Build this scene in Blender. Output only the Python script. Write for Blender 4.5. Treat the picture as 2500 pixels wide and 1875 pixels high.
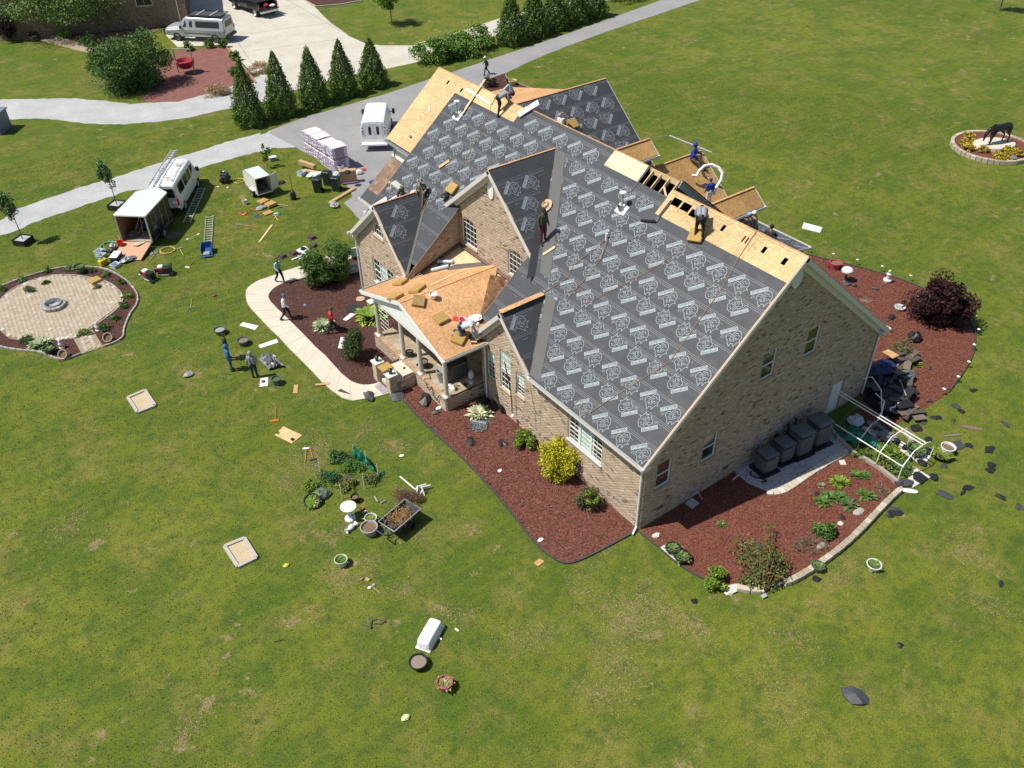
import bpy,bmesh,math,random
import numpy as np
from mathutils import Vector,Matrix
from mathutils.geometry import tessellate_polygon
random.seed(7);NR=np.random.default_rng(11)
S=bpy.context.scene
for o in list(bpy.data.objects):bpy.data.objects.remove(o)
COL=S.collection
# ------------------------------------------------------------ camera, sky, sun, exposure
FPX,YAW,PITCH,ROLL=2127.488,math.radians(54.399),math.radians(38.252),math.radians(-1.11)
CAM=np.array([-19.589,-18.015,28.842])
fw=np.array([math.cos(YAW)*math.cos(PITCH),math.sin(YAW)*math.cos(PITCH),-math.sin(PITCH)])
rt0=np.array([math.sin(YAW),-math.cos(YAW),0.0]);up0=np.cross(rt0,fw)
rt=math.cos(ROLL)*rt0+math.sin(ROLL)*up0;upv=-math.sin(ROLL)*rt0+math.cos(ROLL)*up0
cd=bpy.data.cameras.new('camera');cam=bpy.data.objects.new('camera',cd);COL.objects.link(cam)
cam.matrix_world=Matrix(((rt[0],upv[0],-fw[0],CAM[0]),(rt[1],upv[1],-fw[1],CAM[1]),(rt[2],upv[2],-fw[2],CAM[2]),(0,0,0,1)))
cd.sensor_fit='HORIZONTAL';cd.sensor_width=36;cd.lens=36*FPX/2500;cd.clip_end=3000
S.camera=cam
SUND=Vector((-0.474,0.203,0.857)).normalized()
W=bpy.data.worlds.new('World');S.world=W;W.use_nodes=True
wn=W.node_tree.nodes;wn.clear()
sky=wn.new('ShaderNodeTexSky');sky.sky_type='NISHITA';sky.sun_disc=False
sky.sun_elevation=math.asin(SUND.z);sky.sun_rotation=math.atan2(SUND.x,SUND.y)
bg=wn.new('ShaderNodeBackground');bg.inputs[1].default_value=0.085
wo=wn.new('ShaderNodeOutputWorld')
W.node_tree.links.new(sky.outputs[0],bg.inputs[0]);W.node_tree.links.new(bg.outputs[0],wo.inputs[0])
sd=bpy.data.lights.new('sun','SUN');sd.energy=4.9;sd.angle=math.radians(0.53);sd.color=(1,.955,.87)
sun=bpy.data.objects.new('sun',sd);COL.objects.link(sun);sun.location=(0,0,60)
sun.rotation_euler=SUND.to_track_quat('Z','Y').to_euler()
vs=S.view_settings;vs.view_transform='Standard';vs.look='None';vs.exposure=0.12;vs.gamma=1.0;vs.use_curve_mapping=False
S.cycles.max_bounces=6;S.cycles.diffuse_bounces=3;S.cycles.glossy_bounces=3;S.cycles.transmission_bounces=4
# ------------------------------------------------------------ geometry helpers
def _ray(u,v):return fw+rt*((u-1250)/FPX)-upv*((v-937.5)/FPX)
def plane(u,v,n,c):
 d=_ray(u,v);n=np.array(n,float);t=(c-n@CAM)/(n@d);P=CAM+t*d
 return(float(P[0]),float(P[1]),float(P[2]))
def G(u,v,z=0.0):return plane(u,v,(0,0,1),z)
def crop(x0,y0,w):
 def g(u,v,z=0.0):return G(x0+u*w/2212,y0+v*w/2212,z)
 return g
MR=0.8463;EX=0.396;HE=4.146;KS=math.hypot(1,MR)
def FP(y,s):return Vector((s/KS-EX,y,HE+MR*s/KS))
def RZ(a):return Matrix.Rotation(a,3,'Z')
def polyclip(poly,a,b,c):
 out=[]
 for i in range(len(poly)):
  p,q=poly[i],poly[(i+1)%len(poly)]
  dp,dq=a*p[0]+b*p[1]-c,a*q[0]+b*q[1]-c
  if dp<=0:out.append(p)
  if(dp<0<dq)or(dq<0<dp):
   t=dp/(dp-dq);out.append((p[0]+(q[0]-p[0])*t,p[1]+(q[1]-p[1])*t))
 return out
def inpoly(poly,x,y):
 r=False;n=len(poly);j=n-1
 for i in range(n):
  xi,yi=poly[i];xj,yj=poly[j]
  if(yi>y)!=(yj>y)and x<(xj-xi)*(y-yi)/(yj-yi)+xi:r=not r
  j=i
 return r
def area2(poly):return sum(poly[i][0]*poly[(i+1)%len(poly)][1]-poly[(i+1)%len(poly)][0]*poly[i][1]for i in range(len(poly)))/2
class MB:
 def __init__(s):s.v=[];s.f=[];s.m=[]
 def add(s,vs,fs,mi=0):
  b=len(s.v);s.v+=[tuple(p)for p in vs];s.f+=[tuple(b+i for i in f)for f in fs];s.m+=[mi]*len(fs);return s
 def box(s,c,d,rz=0.0,mi=0,R=None,taper=1.0):
  R=R or RZ(rz);c=Vector(c);P=[]
  for z in(-.5,.5):
   k=taper if z>0 else 1
   for x,y in((-.5,-.5),(.5,-.5),(.5,.5),(-.5,.5)):P.append(c+R@Vector((x*d[0]*k,y*d[1]*k,z*d[2])))
  return s.add(P,[(3,2,1,0),(4,5,6,7),(0,1,5,4),(1,2,6,5),(2,3,7,6),(3,0,4,7)],mi)
 def beam(s,p,q,w,h,mi=0,up=(0,0,1),off=0.0):
  p,q=Vector(p),Vector(q);d=q-p;L=d.length
  if L<1e-6:return s
  x=d/L;u=Vector(up);y=u.cross(x)
  if y.length<1e-4:y=Vector((1,0,0)).cross(x)
  y.normalize();z=x.cross(y);R=Matrix((x,y,z)).transposed()
  return s.box((p+q)/2+z*off,(L,w,h),R=R,mi=mi)
 def slab(s,P,n,t,mi=0):
  n=Vector(n).normalized();P=[Vector(p)for p in P];k=len(P)
  Q=[p-n*t for p in P]
  return s.add(P+Q,[tuple(range(k)),tuple(range(2*k-1,k-1,-1))]+[(i,i+k,(i+1)%k+k,(i+1)%k)for i in range(k)],mi)
 def prism(s,poly,z0,z1,mi=0):
  if area2(poly)<0:poly=poly[::-1]
  return s.slab([(x,y,z1)for x,y in poly],(0,0,1),z1-z0,mi)
 def tube(s,pts,r,n=6,mi=0,cap=True):
  pts=[Vector(p)for p in pts];rr=r if isinstance(r,(list,tuple))else[r]*len(pts);b=len(s.v);k=len(pts)
  ref=None;V=[];F=[]
  for i,p in enumerate(pts):
   d=(pts[min(i+1,k-1)]-pts[max(i-1,0)])
   d=d.normalized()if d.length>1e-9 else Vector((0,0,1))
   if ref is None:ref=Vector((1,0,0))if abs(d.x)<.8 else Vector((0,1,0))
   a=d.cross(ref).normalized();c=d.cross(a);ref=-c if False else a.cross(d)
   for j in range(n):
    t=2*math.pi*j/n;V.append(p+(a*math.cos(t)+c*math.sin(t))*rr[i])
  for i in range(k-1):
   for j in range(n):F.append((i*n+j,i*n+(j+1)%n,(i+1)*n+(j+1)%n,(i+1)*n+j))
  if cap:F+=[tuple(range(n-1,-1,-1)),tuple((k-1)*n+j for j in range(n))]
  return s.add(V,F,mi)
 def lathe(s,prof,n=16,c=(0,0,0),mi=0,R=None,sx=1,sy=1,a0=0,cap=False):
  c=Vector(c);R=R or Matrix.Identity(3);V=[];F=[]
  for r,z in prof:
   for j in range(n):
    t=a0+2*math.pi*j/n;V.append(c+R@Vector((r*math.cos(t)*sx,r*math.sin(t)*sy,z)))
  for i in range(len(prof)-1):
   for j in range(n):F.append((i*n+j,i*n+(j+1)%n,(i+1)*n+(j+1)%n,(i+1)*n+j))
  if cap:F+=[tuple(range(n-1,-1,-1)),tuple((len(prof)-1)*n+j for j in range(n))]
  return s.add(V,F,mi)
 def ball(s,c,r,n=10,mi=0,R=None):
  if not isinstance(r,(tuple,list)):r=(r,r,r)
  k=max(4,n//2);c=Vector(c);R=R or Matrix.Identity(3);V=[];F=[]
  for i in range(k+1):
   a=math.pi*i/k-math.pi/2
   for j in range(n):
    t=2*math.pi*j/n;V.append(c+R@Vector((r[0]*math.cos(a)*math.cos(t),r[1]*math.cos(a)*math.sin(t),r[2]*math.sin(a))))
  for i in range(k):
   for j in range(n):F.append((i*n+j,i*n+(j+1)%n,(i+1)*n+(j+1)%n,(i+1)*n+j))
  return s.add(V,F,mi)
 def mesh(s,name,mats,smooth=False):
  me=bpy.data.meshes.new(name);me.from_pydata(s.v,[],s.f)
  mats=mats if isinstance(mats,(list,tuple))else[mats]
  for m in mats:me.materials.append(m)
  if len(mats)>1:me.polygons.foreach_set('material_index',s.m)
  if smooth:me.polygons.foreach_set('use_smooth',[True]*len(me.polygons))
  me.update();return me
 def build(s,name,mats,parent=None,loc=None,rz=0,smooth=False,bevel=0,R=None):
  o=bpy.data.objects.new(name,s.mesh(name,mats,smooth));COL.objects.link(o)
  if parent:o.parent=parent
  if loc is not None:o.location=loc
  if rz:o.rotation_euler=(0,0,rz)
  if R is not None:o.matrix_local=Matrix.Translation(loc or(0,0,0))@R.to_4x4()
  if bevel:
   b=o.modifiers.new('bevel','BEVEL');b.width=bevel;b.segments=2;b.limit_method='ANGLE';b.angle_limit=.7
  return o
def lab(o,label,cat,group=None):
 o['label']=label;o['category']=cat
 if group:o['group']=group
 return o
def kind(o,k):o['kind']=k;return o
def thing(name,label,cat,loc=(0,0,0),rz=0,group=None,R=None):
 o=bpy.data.objects.new(name,None);COL.objects.link(o);o.empty_display_size=.1
 o.location=loc;o.rotation_euler=(0,0,rz)
 if R is not None:o.rotation_euler=R.to_euler()
 return lab(o,label,cat,group)
def dup(o,loc,rz=None,label=None,parent=None,R=None):
 c=o.copy();COL.objects.link(c)
 if parent:c.parent=parent
 if loc is not None:c.location=loc
 if rz is not None:c.rotation_euler=(0,0,rz)
 if R is not None:c.rotation_euler=R.to_euler()
 if label:c['label']=label
 for ch in list(o.children):dup(ch,None,None,None,c)
 return c
def inst(name,me,parent,loc,R=None):
 o=bpy.data.objects.new(name,me);COL.objects.link(o);o.parent=parent
 M=Matrix.Translation(loc)
 if R is not None:M=M@R.to_4x4()
 o.matrix_local=M;return o
def npmesh(name,V,F,mat,tint=None,smooth=False):
 V=np.asarray(V,np.float32);F=np.asarray(F,np.int32);k=F.shape[1];me=bpy.data.meshes.new(name)
 me.vertices.add(len(V));me.vertices.foreach_set('co',V.ravel())
 me.loops.add(F.size);me.loops.foreach_set('vertex_index',F.ravel())
 me.polygons.add(len(F));me.polygons.foreach_set('loop_start',np.arange(0,F.size,k,dtype=np.int32))
 me.polygons.foreach_set('loop_total',np.full(len(F),k,np.int32))
 if smooth:me.polygons.foreach_set('use_smooth',np.ones(len(F),bool))
 me.materials.append(mat);me.update(calc_edges=True)
 if tint is not None:
  a=me.attributes.new('tint','FLOAT_COLOR','FACE');t=np.ones((len(F),4),np.float32);t[:,:3]=tint
  a.data.foreach_set('color',t.ravel())
 return me
 # ------------------------------------------------------------ materials
def srgb(r,g,b):
 f=lambda c:(c/255/12.92 if c/255<=.04045 else((c/255+.055)/1.055)**2.4)
 return(f(r),f(g),f(b))
class NT:
 def __init__(s,name):
  s.m=bpy.data.materials.new(name);s.m.use_nodes=True;s.t=s.m.node_tree;s.n=s.t.nodes
  s.b=s.n['Principled BSDF'];s.tc=s.n.new('ShaderNodeTexCoord')
 def L(s,a,b):s.t.links.new(a,b)
 def noise(s,scale,detail=4,rough=.55,vec=None,dist=0):
  n=s.n.new('ShaderNodeTexNoise');n.inputs['Scale'].default_value=scale;n.inputs['Detail'].default_value=detail
  n.inputs['Roughness'].default_value=rough;n.inputs['Distortion'].default_value=dist
  s.L(vec or s.tc.outputs['Object'],n.inputs['Vector']);return n.outputs['Fac']
 def voro(s,scale,out='Color',vec=None,feature='F1'):
  n=s.n.new('ShaderNodeTexVoronoi');n.inputs['Scale'].default_value=scale;n.feature=feature
  s.L(vec or s.tc.outputs['Object'],n.inputs['Vector']);return n.outputs[out]
 def mapping(s,scale=(1,1,1),rot=(0,0,0)):
  n=s.n.new('ShaderNodeMapping');n.inputs['Scale'].default_value=scale;n.inputs['Rotation'].default_value=rot
  s.L(s.tc.outputs['Object'],n.inputs['Vector']);return n.outputs[0]
 def ramp(s,fac,stops):
  n=s.n.new('ShaderNodeValToRGB');e=n.color_ramp.elements
  while len(e)<len(stops):e.new(.5)
  for i,(p,c)in enumerate(stops):e[i].position=p;e[i].color=(c,c,c,1)if isinstance(c,(int,float))else(*c,1)
  s.L(fac,n.inputs[0]);return n.outputs[0]
 def mix(s,a,b,f,mode='MIX'):
  n=s.n.new('ShaderNodeMix');n.data_type='RGBA';n.blend_type=mode
  for v,k in((a,'A'),(b,'B')):
   i=[x for x in n.inputs if x.name==k and x.type=='RGBA'][0]
   if isinstance(v,tuple):i.default_value=(*v,1)
   else:s.L(v,i)
  if isinstance(f,(int,float)):n.inputs[0].default_value=f
  else:s.L(f,n.inputs[0])
  return[x for x in n.outputs if x.type=='RGBA'][0]
 def attr(s,name='tint'):
  n=s.n.new('ShaderNodeAttribute');n.attribute_name=name;return n.outputs['Color']
 def objrand(s):return s.n.new('ShaderNodeObjectInfo').outputs['Random']
 def bump(s,h,st=.3,d=.02):
  n=s.n.new('ShaderNodeBump');n.inputs['Strength'].default_value=st;n.inputs['Distance'].default_value=d
  s.L(h,n.inputs['Height']);s.L(n.outputs[0],s.b.inputs['Normal'])
 def out(s,col,rough=.7,metal=0,spec=None):
  if isinstance(col,tuple):s.b.inputs['Base Color'].default_value=(*col,1)
  else:s.L(col,s.b.inputs['Base Color'])
  if isinstance(rough,(int,float)):s.b.inputs['Roughness'].default_value=rough
  else:s.L(rough,s.b.inputs['Roughness'])
  s.b.inputs['Metallic'].default_value=metal
  if spec is not None:s.b.inputs['Specular IOR Level'].default_value=spec
  return s.m
_MC={}
def mat(col,rough=.6,metal=0,var=.12,scale=6.0,name=None):
 key=(col,rough,metal,var,scale)
 if key in _MC:return _MC[key]
 t=NT(name or 'surface');c=t.mix(tuple(x*(1-var)for x in col),tuple(min(1,x*(1+var))for x in col),t.noise(scale,5))
 _MC[key]=t.out(c,rough,metal);return _MC[key]
white=(.78,.78,.76)
def m_lawn():
 t=NT('lawn');vec=t.tc.outputs['Object']
 big=t.noise(.035,3,.5);mid=t.noise(.22,5,.62,dist=.4);fine=t.noise(2.2,6,.7);blade=t.noise(19,5,.75)
 streak=t.noise(1.0,5,.65,vec=t.mapping((.35,3.2,1),(0,0,.5)))
 c=t.mix((.108,.142,.016),(.160,.182,.022),t.ramp(big,[(.40,0),(.60,1)]))
 c=t.mix(c,(.070,.122,.012),t.ramp(mid,[(.44,.0),(.60,.8)]))
 c=t.mix(c,(.22,.185,.055),t.ramp(t.noise(.36,7,.72),[(.50,0),(.66,.8)]))
 c=t.mix(c,(.165,.19,.024),t.ramp(streak,[(.46,0),(.66,.55)]))
 c=t.mix(c,(.055,.105,.018),t.ramp(t.noise(.9,7,.72),[(.34,.75),(.50,0)]))
 c=t.mix(c,(.055,.092,.018),t.ramp(fine,[(.36,.55),(.54,0)]))
 bare=t.ramp(t.noise(.75,8,.75),[(.585,0),(.64,1)]);bare2=t.ramp(t.noise(.11,2,.5),[(.46,0),(.56,.85)])
 bb=t.n.new('ShaderNodeMath');bb.operation='MULTIPLY';t.L(bare,bb.inputs[0]);t.L(bare2,bb.inputs[1])
 c=t.mix(c,(.30,.22,.12),bb.outputs[0])
 c=t.mix(c,t.ramp(blade,[(.28,.25),(.5,.95),(.72,1.75)]),.9,'MULTIPLY')
 t.bump(blade,.55,.05);return t.out(c,.85,0,.15)
def m_tint(name,rough=.8,var=.25,scale=40,trans=0):
 t=NT(name);c=t.mix(t.attr(),t.ramp(t.noise(scale,3),[(.3,1-var),(.7,1+var)]),1.0,'MULTIPLY')
 m=t.out(c,rough,0,.25)
 return m
def m_ground(name,a,b,scale,fine,bump=.4,spots=None):
 t=NT(name);c=t.mix(a,b,t.ramp(t.noise(scale,6,.65),[(.3,0),(.7,1)]))
 c=t.mix(c,t.ramp(t.noise(fine,3,.8),[(.3,.72),(.7,1.25)]),1.0,'MULTIPLY')
 c=t.mix(c,t.ramp(t.voro(fine*.6,'Distance'),[(.0,1.12),(.6,.85)]),.6,'MULTIPLY')
 if spots:c=t.mix(c,spots[0],t.ramp(t.noise(spots[1],5,.7),[(spots[2],0),(spots[2]+.08,spots[3])]))
 t.bump(t.noise(fine,3,.8),bump,.02);return t.out(c,.88,0,.2)
def m_osb(name,base,hi,lo):
 t=NT(name)
 f=t.voro(9,'Color',vec=t.mapping((1,1,1),(.3,.5,.4)));g=t.n.new('ShaderNodeSeparateColor');t.L(f,g.inputs[0])
 f2=t.voro(21,'Color',vec=t.mapping((1,.55,1),(.7,.2,.9)));g2=t.n.new('ShaderNodeSeparateColor');t.L(f2,g2.inputs[0])
 c=t.mix(lo,hi,t.ramp(g2.outputs[0],[(.1,0),(.9,1)]));c=t.mix(c,base,.55)
 c=t.mix(c,t.ramp(g.outputs[1],[(.0,.88),(.9,1.08)]),1,'MULTIPLY')
 c=t.mix(c,t.ramp(t.noise(.7,5,.6),[(.3,.85),(.7,1.08)]),1,'MULTIPLY')
 c=t.mix(c,t.ramp(t.objrand(),[(0,.9),(1,1.07)]),1,'MULTIPLY')
 t.bump(g2.outputs[0],.12,.01);return t.out(c,.75,0,.2)
def m_felt():
 t=NT('roofing_felt');c=t.mix((.047,.052,.060),(.066,.071,.079),t.noise(.9,6,.6))
 c=t.mix(c,(.090,.089,.086),t.ramp(t.noise(.55,6,.72),[(.56,0),(.75,.55)]))
 c=t.mix(c,t.ramp(t.noise(26,2),[(.3,.88),(.7,1.12)]),1,'MULTIPLY')
 t.bump(t.noise(3.2,4,.6),.25,.02)
 return t.out(c,t.ramp(t.noise(2,4),[(.3,.5),(.7,.68)]),0,.3)
def m_glass(col=(.012,.016,.016)):
 t=NT('window_glass');return t.out(t.mix(col,tuple(x*2.2 for x in col),t.noise(1.2,2)),.06,0,.6)
def m_wood(name,a,b,rough=.7):
 t=NT(name);c=t.mix(a,b,t.noise(3,6,.7,vec=t.mapping((1,9,9))));return t.out(c,rough)
M_LAWN=m_lawn();M_LEAF=m_tint('foliage',.6,.2,9);M_BRICK=m_tint('brick_face',.85,.16,30);M_CHIP=m_tint('mulch_chip',.9,.2,20)
M_ASPH=m_ground('asphalt',(.27,.27,.275),(.34,.335,.33),.35,38,.3,((.18,.18,.18),.9,.66,.5))
M_GRAV=m_ground('gravel',(.40,.405,.41),(.52,.52,.52),.5,24,.8,((.30,.30,.22),1.3,.66,.5))
M_CONC=m_ground('concrete',(.50,.47,.39),(.62,.59,.50),.4,30,.15,((.34,.33,.29),.7,.6,.45))
M_WALK=m_ground('walk_concrete',(.60,.54,.43),(.68,.63,.52),.8,34,.12)
M_MULCH=m_ground('mulch',(.150,.052,.036),(.225,.080,.054),1.6,22,.9,((.06,.03,.02),9,.5,.6))
M_MULCH2=m_ground('dark_mulch',(.085,.038,.032),(.115,.052,.042),1.4,22,.9,((.05,.028,.025),9,.5,.7))
M_DIRT=m_ground('soil',(.16,.11,.07),(.24,.17,.11),2,25,.5)
M_STONE=m_ground('edging_stone',(.46,.41,.32),(.58,.53,.43),4,45,.4)
M_PAVER=m_ground('paver',(.36,.28,.20),(.44,.36,.26),2.5,40,.3)
M_PAVW=m_ground('pale_paver',(.58,.55,.48),(.66,.63,.56),2.5,40,.3)
M_MORTAR=m_ground('mortar',(.36,.29,.20),(.42,.34,.24),2,45,.2)
M_OSB=m_osb('sheathing_board',(.60,.44,.22),(.72,.55,.31),(.47,.31,.14))
M_OSBO=m_osb('sheathing_board_orange',(.60,.34,.16),(.74,.47,.25),(.42,.20,.085))
M_OSBD=m_osb('sheathing_board_brown',(.46,.27,.10),(.62,.40,.17),(.30,.16,.06))
M_FELT=m_felt();M_FELTD=mat((.055,.056,.058),.6,0,.25,2.5);M_PRINT=mat((.27,.31,.335),.55,0,.2,3);M_PRINTD=mat((.06,.065,.07),.6)
M_TRIM=mat((.66,.65,.62),.45,0,.06,2);M_WHITE=mat((.80,.80,.79),.4,0,.05,2);M_GLASS=m_glass();M_BLIND=mat((.48,.62,.55),.7,0,.08,3)
M_LUMB=m_wood('fresh_lumber',(.62,.42,.22),(.75,.55,.32));M_GREYW=m_wood('grey_timber',(.30,.26,.21),(.42,.37,.30))
M_BLACK=mat((.018,.018,.020),.5,0,.3,4);M_DGREY=mat((.06,.065,.07),.55,0,.2,4);M_RUBBER=mat((.022,.022,.023),.85,0,.2,8)
M_STEEL=mat((.55,.57,.58),.32,.85,.1,4);M_GALV=mat((.48,.50,.51),.45,.7,.15,6);M_GREY=mat((.30,.31,.32),.6)
M_CARD=mat((.44,.28,.14),.8,0,.1,3);M_FOAM=mat((.42,.27,.085),.95,0,.22,9,'foam');M_BARK=m_wood('bark',(.10,.075,.055),(.18,.14,.10),.9)
# ------------------------------------------------------------ setting: ground, roads, paths, beds
def sheet(name,pts,z,m,t=0.0,k='structure'):
 pts=[(p[0],p[1])for p in pts]
 if area2(pts)<0:pts=pts[::-1]
 mb=MB()
 if t:mb.prism(pts,z-t,z)
 else:mb.add([(x,y,z)for x,y in pts],[tuple(range(len(pts)))])
 me=mb.mesh(name,m);bm=bmesh.new();bm.from_mesh(me);bmesh.ops.triangulate(bm,faces=[f for f in bm.faces if len(f.verts)>4]);bm.to_mesh(me);bm.free()
 o=bpy.data.objects.new(name,me);COL.objects.link(o);o['kind']=k;return o
def rough(pts,amp,step=.35,seed=1,closed=True):
 r=random.Random(seed);out=[];n=len(pts)
 for i in range(n if closed else n-1):
  a,b=Vector(pts[i][:2]),Vector(pts[(i+1)%n][:2]);k=max(1,int((b-a).length/step));d=(b-a)
  nn=Vector((-d.y,d.x)).normalized()if d.length>1e-6 else Vector((0,0))
  for j in range(k):q=a+d*(j/k)+nn*r.uniform(-amp,amp);out.append((q.x,q.y))
 return out
def smooth(pts,it=2):
 for _ in range(it):
  o=[pts[0]]
  for a,b in zip(pts,pts[1:]):o+=[(a[0]*.75+b[0]*.25,a[1]*.75+b[1]*.25),(a[0]*.25+b[0]*.75,a[1]*.25+b[1]*.75)]
  pts=o+[pts[-1]]
 return pts
g2212=lambda u,v:G(u*1.1302,v*1.1302)
mb=MB();nx=60
mb.add([(-500,-500,0),(700,-500,0),(700,700,0),(-500,700,0)],[(0,1,2,3)])
kind(mb.build('lawn',M_LAWN),'structure')
cA=crop(1000,0,720);cB=crop(540,0,640);cC=crop(0,0,640);cD=crop(0,440,320)
far=lambda a,b,k:(a[0]+(a[0]-b[0])*k,a[1]+(a[1]-b[1])*k)
# asphalt driveway of the house: strip from the road plus the parking court
up=[cA(1890,0),cA(1500,140),cA(1150,265),cA(850,365),cA(560,460),cA(310,545),cB(1780,660),cB(1400,790),cB(1000,905),cB(700,990),cB(480,1075)]
lo=[cB(400,1120),cB(620,1240),cB(780,1330),cB(920,1440),cB(1060,1560),cB(1110,1659)]
low=[cA(2180,0),cA(1800,130),cA(1500,230),cA(1200,340),cA(1000,420),cA(840,490),cA(700,560),cA(600,610)]
e0=far(up[0],up[1],3);e1=far(low[0],low[1],3)
asph=[e0]+up+lo+[(4.6,36.4),(4.1,32),(4.1,28),(18,26),(26,34)]+low[::-1]+[e1]
sheet('asphalt_driveway',rough(asph,.03,.8,3),.012,M_ASPH)
# gravel lane in front, running into the asphalt
gu=[cD(-500,900),cD(0,690),cD(230,515),cD(420,440),cD(700,340),cD(960,250),cD(1300,140),cD(1760,0),cC(900,1520),cC(1330,1380),cC(1560,1310),cC(1900,1200),cC(2212,1120),cB(330,1140),cB(480,1078)]
gl=[cB(640,1245),cB(440,1250),cB(120,1330),cB(-60,1380),cC(1690,1420),cC(1250,1590),cD(2150,180),cD(1900,270),cD(1700,330),cD(1250,480),cD(850,620),cD(550,720),cD(380,800),cD(150,890),cD(0,930),cD(-500,1130)]
sheet('gravel_lane',rough(gu+gl,.10,.4,5),.006,M_GRAV)
# neighbour's gravel path
nu=[cC(-300,850),cC(0,840),cC(300,835),cC(600,830),cC(880,850),cC(1100,880),cC(1500,850),cC(1750,790),cC(1990,715),cB(150,700),cB(330,640),cB(560,600)]
nl=[cB(700,735),cB(600,770),cB(400,850),cB(150,900),cC(1990,905),cC(1800,945),cC(1550,1000),cC(1300,1030),cC(1050,1050),cC(760,1045),cC(550,1020),cC(330,1000),cC(80,1010),cC(-300,1010)]
sheet('gravel_path',rough(nu+nl,.09,.4,6),.008,M_GRAV)
# neighbour's concrete driveway, poured in slabs
cu=[cB(-560,0),cB(690,0),cB(790,60),cB(920,190),cB(1090,310),cB(1220,370),cB(1350,385),cB(1600,385),cB(1800,360),cB(2000,290),cA(0,340),cA(300,260),cA(520,190),cA(700,130),cA(1000,55),cA(1150,10)]
cl=[cA(1500,0),cA(1420,20),cA(1000,130),cA(700,245),cA(540,310),cA(80,450),cB(1680,520),cB(1400,580),cB(1150,630),cB(850,690),cB(700,735),cB(580,740),cB(330,640),cB(250,610),cB(60,395),cB(0,375),cC(1500,400),cC(1400,300),cC(1600,100)]
k0=far(cu[-1],cu[-2],4);k1=far(cl[0],cl[1],6)
conc=cu+[k0,k1]+cl
sheet('concrete_driveway',rough(conc,.03,1.2,8),.016,M_CONC)
mb=MB()
for a,b in((cB(-100,330),cB(930,190)),(cB(120,450),cB(1100,315)),(cB(560,0),cB(1100,315)),(cB(-40,80),cB(300,600)),(cA(0,440),cA(-10,345)),(cA(340,360),cA(320,258))):
 mb.beam((a[0],a[1],.017),(b[0],b[1],.017),.05,.006)
kind(mb.build('expansion_joint',mat((.20,.19,.16),.9)),'structure')
# concrete garden walk in front of the porch, separate slabs
c6=crop(600,580,360);c5=crop(500,760,500)
outer=[c6(1690,135),c6(1400,230),c6(1050,350),c6(700,475),c6(590,505),c6(430,570),c6(190,650),c6(60,730),c6(5,800),c6(0,880),c6(20,980),c6(70,1060),c6(200,1200),c6(360,1370),c6(500,1500),c6(640,1655),c5(1010,500),c5(1150,640),c5(1260,760),c5(1360,850),c5(1490,940),c5(1600,972),c5(1700,955),c5(1890,920),c5(2010,880)]
inner=[c6(1700,280),c6(1490,355),c6(1150,490),c6(860,615),c6(700,655),c6(560,690),c6(450,745),c6(385,800),c6(345,860),c6(340,900),c6(370,960),c6(480,1080),c6(600,1190),c6(700,1290),c6(880,1470),c6(1050,1650),c5(1300,480),c5(1390,580),c5(1480,680),c5(1530,720),c5(1580,760),c5(1640,785),c5(1700,800),c5(1760,800),c5(1830,790),c5(1890,768)]
def resample(pts,n):
 P=[Vector(p[:2])for p in pts];L=[0]
 for a,b in zip(P,P[1:]):L.append(L[-1]+(b-a).length)
 out=[]
 for i in range(n+1):
  t=L[-1]*i/n;j=max(k for k in range(len(L))if L[k]<=t+1e-9);j=min(j,len(P)-2)
  d=L[j+1]-L[j];out.append(P[j].lerp(P[j+1],(t-L[j])/d if d else 0))
 return out
NS=22;sub=5
ou,inn=resample(outer,NS*sub),resample(inner,NS*sub)
wk=MB().add([(a[0],a[1],.014)for a in outer]+[(a[0],a[1],.014)for a in inner[::-1]],[tuple(range(len(outer)+len(inner)))]).build('garden_walk',M_DIRT)
kind(wk,'structure')
for i in range(NS):
 A=ou[i*sub:(i+1)*sub+1];B=inn[i*sub:(i+1)*sub+1]
 e=.006;A[0]=A[0].lerp(A[1],e*6);A[-1]=A[-1].lerp(A[-2],e*6);B[0]=B[0].lerp(B[1],e*6);B[-1]=B[-1].lerp(B[-2],e*6)
 poly=[(p.x,p.y)for p in A]+[(p.x,p.y)for p in B[::-1]]
 MB().prism(poly,.0,.05+.003*random.random()).build('walk_slab',M_WALK,wk)
 # mulch beds
bedF=[c5(1895,790),c5(2010,900),g2212(870,865),g2212(925,925),g2212(1010,1000),g2212(1090,1090),g2212(1150,1170),g2212(1190,1205),g2212(1215,1218),g2212(1240,1218),g2212(1290,1195),g2212(1372,1150),(.5,.1),(.5,13),(-1,15.6),(-3.4,16.2)]
sheet('mulch_bed',rough(bedF,.03,.5,9),.02,M_MULCH)
bedL=inner[3:]+[(-2.2,15.8),(-2,19),(1,19),(1,25.2),c6(1720,285)]+inner[1:3]
sheet('dark_mulch_bed',bedL,.018,M_MULCH2)
c7=crop(1500,1240,480);c8=crop(1700,960,640);c9=crop(1780,600,640)
stoneline=[c7(1380,905),c7(1480,925),c7(1600,935),c7(1750,930),c7(1900,860),c8(820,1590),c8(1000,1480),c8(1200,1335),c8(1350,1200),c8(1500,1040),c8(1640,895),c8(1715,830)]
bedR=[(-.05,-.12),c7(265,262),c7(510,462),c7(740,662),c7(1040,832),c7(1250,890)]+stoneline+[c8(1690,790),c8(1540,640),c8(1330,520),c8(1200,400),c8(1120,300),(12.6,.3)]
sheet('mulch_bed',rough(bedR,.02,.6,12),.022,M_MULCH)
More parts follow.
